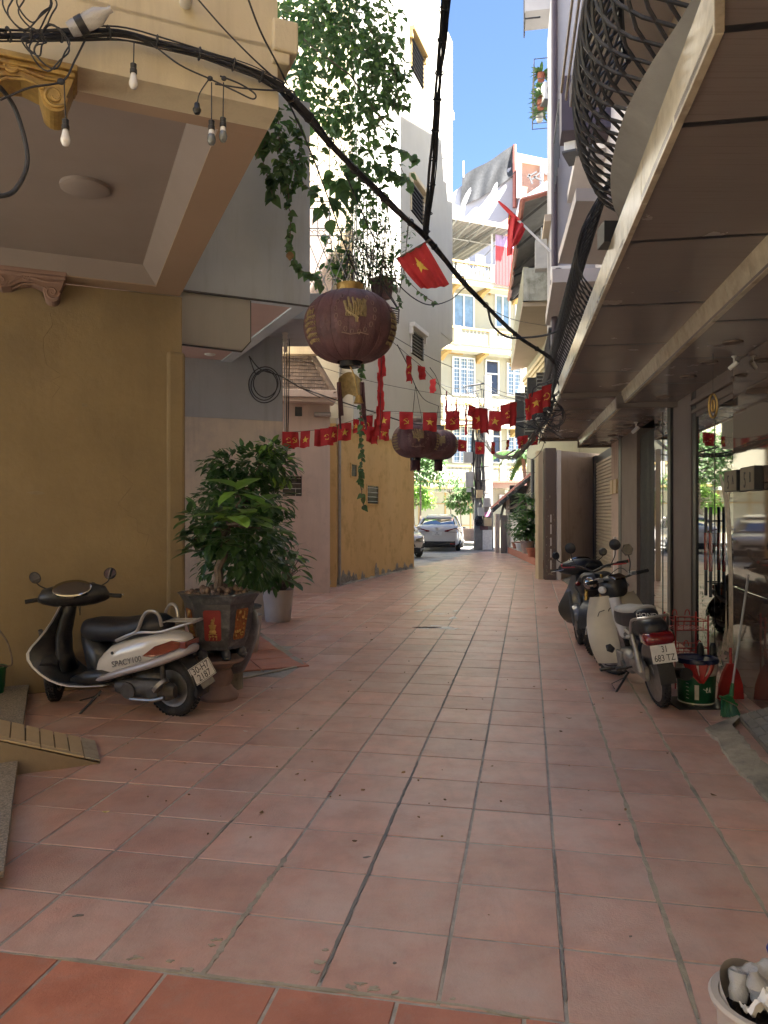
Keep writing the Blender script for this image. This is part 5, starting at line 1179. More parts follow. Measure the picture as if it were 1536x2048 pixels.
    def shell(off, sc, m, nm, par):
        rows = []
        for k in range(len(cen)):
            t0 = Vector((cen[min(k + 1, len(cen) - 1)][0] - cen[max(k - 1, 0)][0], 0, cen[min(k + 1, len(cen) - 1)][1] - cen[max(k - 1, 0)][1])).normalized(); n = Vector((t0.z, 0, -t0.x))
            row = []
            for j in range(-8, 9):
                f = j / 8; row.append(Vector((cen[k][0] + ex[k] * abs(f) ** 2.2, hw[k] * sc * f, cen[k][1] + ez[k] * f * f)) + n * off)
            rows.append(row)
        vs = [p for r in rows for p in r]; n_ = 17; mb = MB(Mx)
        rows2 = [[p + Vector((.012, 0, -.012)) for p in r] for r in rows]; vs += [p for r in rows2 for p in r]; K = len(rows) * n_
        fs = [(k * n_ + j, k * n_ + j + 1, (k + 1) * n_ + j + 1, (k + 1) * n_ + j) for k in range(len(rows) - 1) for j in range(n_ - 1)]
        fs += [tuple(i + K for i in f) for f in fs]
        for k in range(len(rows) - 1): fs += [(k * n_, (k + 1) * n_, (k + 1) * n_ + K, k * n_ + K), (k * n_ + 16, (k + 1) * n_ + 16, (k + 1) * n_ + 16 + K, k * n_ + 16 + K)]
        for j in range(16): fs += [(j, j + 1, j + 1 + K, j + K), (K - n_ + j, K - n_ + j + 1, 2 * K - n_ + j + 1, 2 * K - n_ + j)]
        mb.add(vs, fs); return mb.build(nm, M[m], par, True, sub=1)
    ap = shell(.0, .985, 'blackplastic', 'leg_shield', t); shell(.016, 1.03, paint, 'apron', t)
    mb = MB(Mx); mb.loft([ring(1.075, .055, .26, .30, 10), ring(1.06, .07, .34, .36, 10)] ) if False else None
    mb.loft([[Vector((x + .05 * math.cos(a), .075 * math.sin(a) * w_, z)) for a in [2 * PI * k / 12 for k in range(12)]] for x, z, w_ in ((1.02, .28, 1.1), (1.07, .42, 1.1), (1.06, .58, 1.0), (1.01, .72, .9), (.96, .86, .75))]); mb.build('steering_column', M['blackplastic'], t, 2)
    mb = MB(Mx); 
    for z, y in ((.80, .0), (.63, .0)): mb.box((1.005 + (.0 if z > .7 else .03), y, z), (.012, .05, .025), Matrix.Rotation(-.2, 3, 'Y'))
    mb.build('warning_sticker', M['plate'], t)
    # steering head
    mb = MB(Ms)
    def hs(y, rx, rz, x=1.0, z=.90): return [Vector((x - .06 + rx * math.cos(a), y, z + rz * math.sin(a))) for a in [2 * PI * k / 14 for k in range(14)]]
    mb.loft([hs(-.27, .022, .025, .985, .885), hs(-.24, .06, .06), hs(-.15, .10, .085, 1.01), hs(-.06, .12, .10, 1.02, .905), hs(.06, .12, .10, 1.02, .905), hs(.15, .10, .085, 1.01), hs(.24, .06, .06), hs(.27, .022, .025, .985, .885)]); hb = mb.build('handlebar_cowl', M['blackplastic'], t, 2)
    mb = MB(Ms); Rm = Matrix.Rotation(-.75, 3, 'Y'); mb.lathe([(0, .008), (.6, .008), (.92, .006), (1, 0), (1.02, -.02)], (.872, 0, .968), 24, Rm @ Matrix.Diagonal((.085, .15, 1))); mb.build('instrument_lens', M['glass'], hb, True)
    for sg in (-1, 1):
        mb = MB(Ms); mb.tube([(.93, sg * .25, .885), (.91, sg * .365, .875)], .017, 10); mb.build('grip', M['tyre'], hb, True)
        mb = MB(Ms); mb.tube([(1.02, sg * .22, .885), (1.03, sg * .28, .875), (1.0, sg * .37, .868)], .006, 6); mb.build('brake_lever', M['steel'], hb, True)
        mirror(hb, Ms, (.96, sg * .19, .95), (.94, sg * .285, 1.03), (-.9, sg * .3, -.15), .05)
    mb = MB(Mw); 
    for sg in (-1, 1): mb.tube([(1.13, sg * .06, .62), (1.245, sg * .06, R)], .018, 8)
    mb.build('fork', M['darkgrey'], t, True)
    mb = MB(Mw); mb.loft([[Vector((1.245 + (R + .04) * math.cos(a) , y, R + (R + .04) * math.sin(a) - .0 + (-.02 if abs(y) > .05 else 0))) for y in (-.075, -.04, .04, .075)] + [Vector((1.245 + (R + .03) * math.cos(a), y, R + (R + .03) * math.sin(a) - .02)) for y in (.075, .04, -.04, -.075)] for a in [.35 + 2.2 * k / 8 for k in range(9)]]); mb.build('front_mudguard', M[paint] if paint != 'whitepaint' else M['blackplastic'], t, True)
    for sg in (-1, 1): MB(Ms).tube(spline([(1.0, sg * .2, .90), (1.08, sg * .12, .97), (1.12, 0, .86), (1.1, 0, .7)], 5), .004, 5).build('brake_cable', M['cable'], t, True)
    # engine, rear guard, plate
    mb = MB(Mx); mb.loft([ring(x, w_, a, b, 12, 2.5, y0=.085) for x, w_, a, b in ((-.07, .03, .17, .26), (.0, .05, .14, .31), (.18, .055, .15, .30), (.32, .06, .14, .30), (.46, .05, .17, .27))]); mb.tube([(.32, .14, .21), (.32, .155, .21)], .065, 14); mb.tube([(.1, .13, .2), (.1, .145, .2)], .05, 12); mb.ball((.45, 0, .25), (.14, .1, .08), 10, 6); mb.ball((.22, -.02, .29), (.2, .1, .08), 10, 6); mb.tube([(.02, .09, .22), (.03, .10, .48)], .02, 8); mb.tube([(.02, -.09, .22), (.03, -.10, .48)], .02, 8)
    mb.tube([(.5, 0, .2), (.7, 0, .21)], .03, 8); en = mb.build('engine', M['engine'], t, True)
    mb = MB(Mx); mb.tube(spline([(.3, .15, .15), (.1, .16, .16), (-.02, .16, .19)], 4), .013, 8); mb.tube([(.0, .15, .27), (.02, .15, .29)], .07, 14); mb.build('engine_cover', M['alloy'] if not dark else M['engine'], en, True)
    mb = MB(Mx); mb.tube([(.2, -.13, .2), (-.15, -.15, .27)], [.035, .05], 12); mb.build('exhaust', M['engine'], t, True)
    mb = MB(Mx); mb.loft([[Vector((x, -w_, z)), Vector((x, w_, z)), Vector((x - .02, w_, z - .02)), Vector((x - .02, -w_, z - .02))] for x, z, w_ in ((.0, .50, .06), (-.12, .47, .08), (-.21, .37, .085), (-.25, .26, .085), (-.235, .2, .08))]); gd = mb.build('rear_mudguard', M['blackplastic'], t, True)
    if platetxt:
        c = Vector((-.262, 0, .365)); nrm = Vector((-1, 0.0, .30)); Rp = face_matrix((0, 0, 0), nrm).to_3x3()
        # plate turned towards the left a little, as bolted
        nw = (Mx.to_3x3() @ Matrix.Rotation(-.5, 3, 'Z') @ nrm); upw = Mx.to_3x3() @ Matrix.Rotation(0.0, 3, 'Z') @ Vector((-.3, .0, 1)); pw = Mx @ c
        FMx = face_matrix(pw, nw, Vector((0, 0, 1))) @ Matrix.Rotation(.42, 4, 'Z')
        mb = MB(FMx); mb.box((0, 0, 0), (.19, .14, .004)); pl = mb.build('plate', M['plate'], gd, bevel=.002)
        mb = MB(FMx)
        for a, b in (((-.088, .063), (.088, .063)), ((-.088, -.063), (.088, -.063)), ((-.088, -.063), (-.088, .063)), ((.088, -.063), (.088, .063))): mb.tube([(a[0], a[1], .002), (b[0], b[1], .002)], .0016, 4)
        mb.build('border', M['ink'], pl)
        for k, s_ in enumerate(platetxt):
            me = text_mesh(s_, .074, ext=.0008, width=.78); me.transform(FMx @ Matrix.Translation((0, .03 - .062 * k, .0028))); me.materials.clear(); add_mesh('lettering', me, M['ink'], pl)
        mb = MB(FMx); mb.box((0, -.095, -.01), (.11, .05, .02)); mb.build('reflector_holder', M['greytile'], gd, bevel=.006)
    # stand
    mb = MB(Mx); mb.tube([(.62, .10, .17), (.72, .24, .02)], .010, 6); mb.tube([(.72, .24, .012), (.76, .27, .012)], .012, 6); mb.tube([(.62, .12, .14), (.75, .20, .11)], .006, 5); mb.build('side_stand', M['blackmetal'], t, True)
    # grab rail and rack
    if not dark:
        mb = MB(Mx)
        for sg in (1, -1): mb.tube(spline([(.40, sg * .15, .598), (.30, sg * .155, .64), (.20, sg * .15, .685), (.145, sg * .145, .79), (.10, sg * .14, .835), (.05, sg * .125, .835), (.02, sg * .11, .80), (.01, sg * .10, .72)], 5), .013, 8)
        for sg in (1, -1): mb.tube(spline([(.38, sg * .15, .603), (.2, sg * .148, .67), (.0, sg * .13, .685), (-.2, sg * .10, .745)], 5), .011, 8)
        mb.tube(spline([(-.2, .10, .745), (-.245, .05, .755), (-.245, -.05, .755), (-.2, -.10, .745)], 5), .010, 8)
        for y in (-.05, 0, .05): mb.tube([(.0, y, .745), (-.235, y, .757)], .005, 6)
        mb.tube([(.01, -.12, .745), (.01, .12, .745)], .006, 6)
        mb.build('grab_rail', M['steel'], t, True)
    return t
r0_ = G(352, 1430); f0_ = G(112, 1402)
hd = math.atan2(f0_.y - r0_.y, f0_.x - r0_.x)
scooter('white scooter with black seat and silver grab rail parked by the ochre wall', (r0_.x, r0_.y), hd, rad(5), rad(-58), 'whitepaint', 'SPACY100', ['30-H7', '2187'])
r1_ = Vector((3.02, 9.9, 0))
scooter('grey scooter pointing at the alley behind the two motorbikes', (r1_.x, r1_.y), math.atan2(-.92, -.62), rad(-6), rad(28), 'graypaint', None, None, True)
# ---- white underbone motorbike
M['oldwhite'] = mat('yellowed white plastic', (.46, .43, .36), .3, .08, 6, coat=.3, dust=.1)
def underbone():
    r = G(1321, 1411); t = thing('motorbike', 'old white underbone motorbike with plate 31 683 TZ leaning on its stand', 'motorbike', (r.x, r.y, 0), 'motorbikes at the glass shop front')
    Mx = Matrix.Translation((r.x, r.y, 0)) @ Matrix.Rotation(rad(87.5), 4, 'Z') @ Matrix.Rotation(-rad(9), 4, 'X'); R = .285
    piv = Vector((1.08, 0, 0)); Ms = Mx @ Matrix.Translation(piv) @ Matrix.Rotation(rad(26), 4, 'Z') @ Matrix.Translation(-piv)
    wheel(t, Mx, (0, 0, R), R, .036, spokes=28, rimr=.82, rimm='alloy'); wheel(t, Ms, (1.2, 0, R), R, .034, spokes=28, rimr=.82)
    mb = MB(Mx); S = [(.72, .07, .57, .70), (.66, .10, .565, .735), (.5, .115, .58, .745), (.3, .12, .60, .765), (.12, .118, .62, .79), (.0, .10, .64, .80), (-.07, .08, .65, .785)]
    mb.loft([ring(*s, n=18, p=3) for s in S]); st = mb.build('seat', M['seat'], t, 2)
    mb = MB(Mx); mb.loft([ring(x, w_ * .93, a, b, 18, 3) for x, w_, a, b in ((.71, .075, .66, .712), (.64, .10, .69, .752), (.5, .115, .70, .763), (.3, .12, .715, .783), (.12, .118, .74, .806), (.02, .10, .76, .812))]); mb.build('seat_top', M['creampot'] if False else M['boxgrey'], st, 2)
    mb = MB(Mx); mb.loft([ring(*s, n=16, p=3) for s in ((-.24, .07, .60, .70), (-.2, .10, .57, .735), (-.05, .115, .57, .75), (.15, .11, .56, .68), (.35, .09, .52, .62))]); cw = mb.build('tail_cowl', M['blackplastic'], t, 2)
    put_text('HONDA', .045, Mx @ Vector((-.082, 0, .752)), Mx.to_3x3() @ Vector((-1, 0, .55)), M['whiteplastic'], cw, 1.2)
    mb = MB(Mx); mb.loft([ring(*s, n=14, p=4) for s in ((-.30, .10, .555, .625), (-.27, .118, .545, .645), (-.15, .122, .55, .65))]); mb.build('tail_lamp', M['redlamp'], cw, 2)
    mb = MB(Mx)
    for sg in (1, -1): mb.tube(spline([(.22, sg * .13, .605), (.02, sg * .145, .61), (-.04, sg * .15, .66), (-.09, sg * .145, .73), (-.18, sg * .12, .755)], 5), .012, 8)
    mb.tube(spline([(-.18, .12, .755), (-.22, .06, .76), (-.22, -.06, .76), (-.18, -.12, .755)], 4), .011, 8); mb.build('grab_rail', M['steel'], t, True)
    mb = MB(Mx); mb.loft([[Vector((R * 0 + (R + .04) * math.cos(a), y, R + (R + .045) * math.sin(a))) for y in (-.06, .06)] + [Vector(((R + .03) * math.cos(a), y, R + (R + .035) * math.sin(a))) for y in (.06, -.06)] for a in [.9 + 2.35 * k / 12 for k in range(13)]]); gd = mb.build('rear_mudguard', M['blackplastic'], t, True)
    nw = Mx.to_3x3() @ Vector((-1, 0, .22)); FMx = face_matrix(Mx @ Vector((-.315, 0, .485)), nw, Vector((0, 0, 1))) @ Matrix.Rotation(rad(8), 4, 'Z')
    mb = MB(FMx); mb.box((0, 0, 0), (.19, .14, .004)); pl = mb.build('plate', M['plate'], gd, bevel=.002)
    for k, (s_, x) in enumerate((('31', .01), ('683 TZ', 0.0))):
        me = text_mesh(s_, .07, ext=.0008, width=.75); me.transform(FMx @ Matrix.Translation((x, .033 - .066 * k, .0028))); me.materials.clear(); add_mesh('lettering', me, M['ink'], pl)
    # leg shields: two curved plates
    for sg, nm in ((1, 0), (-1, 1)):
        mb = MB(Mx)
        def ls(u, v, off=0):
            z = .20 + .60 * v; x = .80 + .16 * v ** 1.3 + .10 * u ** 2 * (1 - v * .3) - off; wdt = (.09 + .165 * math.sin(PI * min(1, .25 + v * .62)) ** .9)
            return Vector((x, sg * (.045 + (wdt) * u), z))
        mb.grid(lambda u, v: ls(u, v), 8, 12); mb.grid(lambda u, v: ls(u, v, -.006), 8, 12); mb.build('leg_shield', M['oldwhite'], t, True, merge=True)
    mb = MB(Mx); mb.loft([[Vector((x + .05 * math.cos(a), .055 * math.sin(a), z)) for a in [2 * PI * k / 12 for k in range(12)]] for x, z in ((.50, .50), (.62, .45), (.76, .46), (.88, .58), (.95, .78))]); mb.build('centre_tunnel', M['whitepaint'], t, 2)
    mb = MB(Mx); mb.tube([(.72, .03, .70), (.74, .03, .66), (.72, .03, .63)], .005); mb.tube([Mx.inverted() @ (Mx @ Vector((.93, .05, .66))) + Vector((-.012, .03 * math.cos(a), .03 * math.sin(a))) for a in [k * .6 for k in range(9)]], .004, 5); mb.tube([(.9, .12, .68), (.9, .17, .67), (.9, .19, .63)], .004, 5); mb.build('bag_hook', M['blackmetal'], t, True)
    mb = MB(Mx); mb.lathe([(.0, .012), (.035, .01), (.05, 0)], (.84, .13, .34), 6, Matrix.Rotation(-1.2, 3, 'Y')); mb.build('badge', M['blackmetal'], t)
    # head
    mb = MB(Ms); mb.loft([[Vector((x, w_ * math.copysign(abs(math.cos(a)) ** .7, math.cos(a)), zc + h_ * math.copysign(abs(math.sin(a)) ** .7, math.sin(a)))) for a in [2 * PI * k / 14 for k in range(14)]] for x, w_, zc, h_ in ((.90, .06, .86, .07), (.94, .10, .87, .10), (1.02, .12, .87, .115), (1.10, .11, .86, .10), (1.15, .07, .85, .06))]); hb = mb.build('headlamp_cowl', M['blackplastic'], t, 2)
    mb = MB(Ms); mb.box((.945, 0, .965), (.10, .14, .02), Matrix.Rotation(-.35, 3, 'Y')); mb.build('instrument_lens', M['glass'], hb, bevel=.006)
    mb = MB(Ms); mb.ball((1.02, .135, .86), (.05, .03, .035), 10, 6); mb.ball((1.02, -.135, .86), (.05, .03, .035), 10, 6); mb.build('indicator', M['whiteplastic'], hb, True)
    for sg in (-1, 1):
        mb = MB(Ms); mb.tube([(.98, sg * .08, .93), (.97, sg * .22, .955), (.93, sg * .35, .965)], .011, 8); mb.build('bar_tube', M['blackmetal'], hb, True)
        mb = MB(Ms); mb.tube([(.955, sg * .24, .958), (.925, sg * .36, .965)], .018, 10); mb.build('grip', M['tyre'], hb, True)
        mb = MB(Ms); mb.tube([(1.0, sg * .2, .95), (1.0, sg * .33, .95)], .006, 6); mb.box((.965, sg * .2, .965), (.06, .05, .035)); mb.build('lever', M['steel'], hb, True)
    for sg in (-1, 1): MB(Ms).tube(spline([(.99, sg * .2, .95), (1.08, sg * .16, 1.02), (1.16, sg * .05, .92), (1.12, 0, .75)], 5), .004, 5).build('brake_cable', M['cable'], hb, True)
    mirror(hb, Ms, (.97, -.17, .97), (.98, -.20, 1.16), (-.9, .2, .1), .062, .05, square=True)
    mb = MB(Ms)
    for sg in (-1, 1): mb.tube([(1.05, sg * .07, .70), (1.16, sg * .07, .36), (1.2, sg * .06, R)], .02, 8)
    mb.build('fork', M['darkgrey'], t, True)
    mb = MB(Ms); mb.loft([[Vector((1.2 + (R + .03) * math.cos(a), y, R + (R + .03) * math.sin(a))) for y in (-.05, .05)] + [Vector((1.2 + (R + .02) * math.cos(a), y, R + (R + .02) * math.sin(a))) for y in (.05, -.05)] for a in [.3 + 2.4 * k / 10 for k in range(11)]]); mb.build('front_mudguard', M['whitepaint'], t, True)
    # engine etc.
    mb = MB(Mx); mb.loft([ring(x, w_, a, b, 12, 4) for x, w_, a, b in ((.38, .09, .20, .34), (.44, .115, .17, .38), (.66, .115, .17, .37), (.72, .09, .2, .34))]); mb.box((.58, .12, .29), (.15, .03, .14)); mb.box((.80, .0, .27), (.2, .1, .1)); en = mb.build('engine', M['alloy'], t, True, bevel=.006)
    mb = MB(Mx); mb.lathe([(.055, 0), (.05, .02), (0, .025)], (.50, .115, .24), 18, Matrix.Rotation(-PI / 2, 3, 'X')); mb.build('engine_cover', M['engine'], en, True)
    for sg in (1, -1):
        mb = MB(Mx); mb.tube([(.10, sg * .11, .59), (.04, sg * .10, .30)], .021, 10); mb.tube([(.07, sg * .105, .44), (.04, sg * .1, .28)], .028, 10); mb.build('shock_absorber', M['alloy'], t, True)
    mb = MB(Mx); mb.loft([ring(x, .022, a, b, 10, 3, y0=.075) for x, a, b in ((-.04, .22, .34), (.03, .2, .38), (.2, .22, .35), (.4, .22, .32))]); mb.build('chain_case', M['alloy'], t, True)
    mb = MB(Mx); mb.tube([(.55, -.13, .2), (.2, -.14, .22), (-.22, -.17, .28)], [.02, .035, .05], 14); mb.lathe([(0, 0), (.03, 0), (.045, -.004), (.05, .01)], (-.225, -.17, .281), 14, Matrix.Rotation(-PI / 2, 3, 'Y')); mb.build('exhaust', M['blackmetal'], t, True)
    mb = MB(Mx); mb.tube([(.62, .12, .2), (.62, .26, .2)], .010, 6); mb.box((.62, .25, .205), (.05, .11, .02)); mb.tube([(.3, .1, .27), (.3, .2, .265)], .008, 6); mb.box((.3, .19, .27), (.045, .10, .018)); mb.tube([(.72, .13, .2), (.75, .2, .2), (.78, .22, .21)], .006, 6); mb.build('foot_peg', M['blackmetal'], t, True)
    mb = MB(Mx); mb.tube([(.52, .08, .18), (.42, .30, -.03)], .010, 6); mb.tube([(.42, .30, -.035), (.40, .36, -.04)], .012, 6); mb.tube([(.5, .12, .14), (.5, .25, .10), (.46, .24, .06)], .004, 5); mb.build('side_stand', M['blackmetal'], t, True)
    mb = MB(Mx); mb.tube([(.2, .0, .56), (.6, 0, .46), (.85, 0, .45)], .03, 8); mb.tube([(.3, .0, .5), (.5, 0, .3)], .03, 8); mb.build('frame_tube', M['darkgrey'], t, True)
    for sg in (-1,): mb = MB(Mx); mb.ext([(.5, sg * .12, .36), (.1, sg * .135, .44), (.05, sg * .135, .52), (.5, sg * .12, .56)], (0, sg * .012, 0)); mb.build('side_panel', M['whitepaint'], t, bevel=.005)
    return t
underbone()
# ---- front end of a motorcycle with golden forks, facing the camera
def goldfork():
    f = Vector((2.42, 8.2, 0)); t = thing('motorbike', 'black motorbike with gold fork tubes facing the camera behind the white motorbike', 'motorbike', (f.x, f.y, 0), 'motorbikes at the glass shop front')
    # local: x forward; front contact at origin of f
    Mx = Matrix.Translation((f.x, f.y, 0)) @ Matrix.Rotation(rad(-97), 4, 'Z') @ Matrix.Rotation(rad(7), 4, 'X') @ Matrix.Translation((-1.25, 0, 0)); R = .29
    piv = Vector((1.1, 0, 0)); Ms = Mx @ Matrix.Translation(piv) @ Matrix.Rotation(rad(-28), 4, 'Z') @ Matrix.Translation(-piv)
    wheel(t, Mx, (0, 0, R), R, .05, rimr=.7, rimm='blackmetal'); wheel(t, Ms, (1.25, 0, R), R, .045, rimr=.7, rimm='blackmetal')
    for sg in (1, -1):
        mb = MB(Ms); mb.tube([(1.05, sg * .085, .86), (1.17, sg * .085, .52)], .022, 10); fk = mb.build('fork_tube', M['forkgold'], t, True); mb = MB(Ms); mb.tube([(1.165, sg * .085, .53), (1.25, sg * .08, R)], .017, 10); mb.build('fork_leg', M['steel'], fk, True)
    mb = MB(Ms); mb.loft([[Vector((1.25 + (R + .03) * math.cos(a), y, R + (R + .03) * math.sin(a))) for y in (-.06, .06)] + [Vector((1.25 + (R + .02) * math.cos(a), y, R + (R + .02) * math.sin(a))) for y in (.06, -.06)] for a in [.2 + 2.4 * k / 10 for k in range(11)]]); mb.build('front_mudguard', M['blackplastic'], t, True)
    mb = MB(Ms); mb.loft([ring(1.06, .09, .72, .88, 14), ring(1.14, .12, .70, .90, 14), ring(1.19, .10, .72, .87, 14)]); hl = mb.build('headlamp', M['blackplastic'], t, 2)
    mb = MB(Ms); mb.ball((1.19, 0, .79), (.03, .085, .07), 12, 6); mb.build('lamp_glass', M['glass'], hl, True)
    mb = MB(Ms); mb.ball((1.1, .17, .78), (.05, .035, .03), 8, 5); mb.ball((1.1, -.17, .78), (.05, .035, .03), 8, 5); mb.build('indicator', M['redlamp'], hl, True)
    for sg in (1, -1):
        mb = MB(Ms); mb.tube([(1.03, 0, .9), (1.02, sg * .15, .96), (.96, sg * .34, .98)], .012, 8); hbt = mb.build('handlebar', M['blackmetal'], t, True)
        mb = MB(Ms); mb.tube([(.985, sg * .26, .973), (.955, sg * .38, .985)], .018, 10); mb.build('grip', M['tyre'], hbt, True); mb = MB(Ms); mb.tube([(1.0, sg * .22, .96), (1.03, sg * .3, .965), (1.0, sg * .37, .965)], .008, 6); mb.lathe([(.019, 0), (.019, .02)], (.95, sg * .385, .986), 8, Matrix.Rotation(PI / 2, 3, 'X')); mb.build('lever', M['redplastic'], hbt, True)
        mirror(hbt, Ms, (1.0, sg * .2, .97), (.98, sg * .26, 1.15), (-1, 0, .1), .065)
    mb = MB(Mx); mb.loft([ring(x, w_, a, b, 14) for x, w_, a, b in ((-.2, .06, .68, .76), (.0, .1, .62, .77), (.4, .12, .60, .76), (.55, .11, .58, .82), (.8, .13, .58, .88), (.98, .08, .62, .84))]); mb.build('tank_and_seat', M['blackplastic'], t, 2)
    mb = MB(Mx); mb.loft([ring(x, w_, a, b, 12) for x, w_, a, b in ((.4, .1, .2, .5), (.6, .14, .16, .5), (.85, .12, .2, .45))]); mb.build('engine', M['engine'], t, True)
    mb = MB(Mx); 
    for y in (-.06, .06): mb.tube([(.0, y, R), (.45, y, .35)], .02, 6)
    mb.tube([(.9, 0, .8), (.85, 0, .4)], .03, 6); mb.build('frame_tube', M['blackmetal'], t, True)
goldfork()
# ------------------------------------------------------------------ cars
def car(label, Mx, front=False, plate=None):
    t = thing('parked_car', label, 'car', tuple(Mx.translation), 'white cars at the alley mouth')
    # local x forward, origin at ground centre; length 4.4 width 1.72
    def sec(x, hw, zs, zt, n=None):
        return [Vector((x, y, z)) for y, z in [(-hw * .86, zs), (-hw * .97, zs + .08), (-hw, zs + .25), (-hw, (zs + zt) / 2 + .06), (-hw * .97, zt - .06), (-hw * .88, zt), (hw * .88, zt), (hw * .97, zt - .06), (hw, (zs + zt) / 2 + .06), (hw, zs + .25), (hw * .97, zs + .08), (hw * .86, zs)]]
    mb = MB(Mx); mb.loft([sec(-2.2, .74, .42, .92), sec(-2.15, .80, .30, 1.03), sec(-1.9, .85, .24, 1.07), sec(-1.2, .87, .2, 1.0), sec(0, .87, .2, .95), sec(1.0, .87, .2, .94), sec(1.6, .85, .2, .86), sec(2.05, .78, .24, .74), sec(2.2, .66, .34, .64)]); b = mb.build('body', M['whitepaint'], t, 2)
    cab = [(-1.75, 1.03, .72), (-1.35, 1.34, .60), (-.9, 1.44, .57), (.1, 1.45, .57), (.5, 1.38, .58), (1.25, .95, .70)]
    mb = MB(Mx); rings = []
    for x, z, hw in cab: rings.append([Vector((x, y, zz)) for y, zz in ((-.80, .90), (-hw - .02, z - .05), (-hw + .1, z), (hw - .1, z), (hw + .02, z - .05), (.80, .90))])
    mb.loft(rings); mb.build('window_glass', M['glass'], t, True)
    mb = MB(Mx); mb.loft([[Vector((x, y, zz)) for y, zz in ((-hw - .03, z - .09), (-hw + .1, z + .02), (hw - .1, z + .02), (hw + .03, z - .09), (hw - .1, z - .02), (-hw + .1, z - .02))] for x, z, hw in ((-1.36, 1.35, .60), (-.9, 1.45, .57), (.1, 1.46, .57), (.52, 1.39, .58))]); mb.build('roof', M['whitepaint'], t, True)
    mb = MB(Mx)
    for sg in (1, -1):
        mb.tube([(-1.78, sg * .76, 1.03), (-1.36, sg * .63, 1.32)], .04, 6); mb.tube([(.5, sg * .61, 1.35), (1.28, sg * .74, .94)], .035, 6); mb.tube([(-.4, sg * .63, 1.40), (-.4, sg * .83, .95)], .03, 5)
    mb.build('pillar', M['whitepaint'], t, True)
    for x in (-1.32, 1.32):
        for sg in (1, -1):
            w_ = wheel(t, Mx, (x, sg * .78, .31), .31, .1, rimr=.66)
    mb = MB(Mx)
    mb.bb(-2.2, -2.12, -.72, .72, .25, .42) if not front else mb.bb(2.1, 2.22, -.6, .6, .24, .36)
    bp = mb.build('bumper', M['blackplastic'], t, bevel=.02)
    if not front:
        for sg in (1, -1):
            mb = MB(Mx); mb.ext([(-2.20, sg * .30, .84), (-2.19, sg * .78, .95), (-2.0, sg * .87, .96), (-2.0, sg * .87, .82), (-2.19, sg * .78, .76), (-2.21, sg * .30, .79)], (-.035, 0, 0)); mb.build('tail_light', M['redlamp'], t, bevel=.01)
            mb = MB(Mx); mb.bb(-2.23, -2.17, sg * .62 - .1, sg * .62 + .1, .28, .34); mb.build('reflector', M['redlamp'], bp)
        mb = MB(Mx); mb.bb(-2.225, -2.2, -.2, .2, .64, .78); pl = mb.build('plate', M['plate'], t)
        put_text('30F', .06, Mx @ Vector((-2.232, 0, .745)), Mx.to_3x3() @ Vector((-1, 0, 0)), M['ink'], pl); put_text('371.26', .06, Mx @ Vector((-2.232, 0, .68)), Mx.to_3x3() @ Vector((-1, 0, 0)), M['ink'], pl)
        mb = MB(Mx); mb.tube([(-2.2, -.32, .83), (-2.2, .32, .83)], .012, 6); mb.tube([(-2.13, -.5, .48), (-2.13, .5, .48)], .01, 5); mb.lathe([(.05, 0), (.06, .01)], (-2.2, 0, .90), 12, Matrix.Rotation(-PI / 2, 3, 'Y')); mb.build('trim', M['steel'], t, True)
    else:
        mb = MB(Mx); mb.ext([(2.19, -.42, .40), (2.19, .42, .40), (2.2, .34, .54), (2.2, -.34, .54)], (.03, 0, 0)); mb.ext([(2.16, -.55, .27), (2.16, .55, .27), (2.2, .48, .37), (2.2, -.48, .37)], (.03, 0, 0)); mb.build('grille', M['blackplastic'], t)
        for sg in (1, -1):
            mb = MB(Mx); mb.loft([[Vector((x, sg * y, z)) for z in (z0, z1)] + [Vector((x - .04, sg * y, z)) for z in (z1, z0)] for x, y, z0, z1 in ((2.235, .42, .60, .66), (2.20, .60, .58, .70), (2.06, .74, .62, .76), (1.85, .83, .70, .80))]); mb.build('headlight', M['glass'], t, True)
            mb = MB(Mx); mb.ext([(2.1, sg * .72, .36), (2.16, sg * .6, .34), (2.16, sg * .62, .5), (2.05, sg * .76, .52)], (.03, sg * .02, 0)); mb.build('fog_lamp_recess', M['blackplastic'], t)
            mb = MB(Mx); mb.ball((.75, sg * .95, 1.0), (.07, .11, .07), 8, 5); mb.build('door_mirror', M['whitepaint'], t, True)
        mb = MB(Mx); mb.bb(2.22, 2.235, -.2, .2, .38, .46); mb.build('plate', M['plate'], t)
        mb = MB(Mx); mb.tube([(2.22, -.34, .56), (2.23, .34, .56)], .012, 5); mb.build('trim', M['steel'], t, True)
    mb = MB(Mx); mb.bb(-2.0, 2.0, -.7, .7, .16, .3); mb.build('underbody', M['blackplastic'], t)
    return t
cr = Vector((2.10, 29.5, 0)); hdc = rad(90 - 9)
Mc = Matrix.Translation(cr) @ Matrix.Rotation(hdc, 4, 'Z') @ Matrix.Translation((2.2, 0, 0)); car('white sedan seen from behind parked at the far end of the alley', Mc)
M2_ = Matrix.Translation((.66, 25.0, 0)) @ Matrix.Rotation(rad(-90 + 14), 4, 'Z') @ Matrix.Translation((-2.2, 0, 0)); car('white car whose front corner shows past the ochre wall', M2_, True)
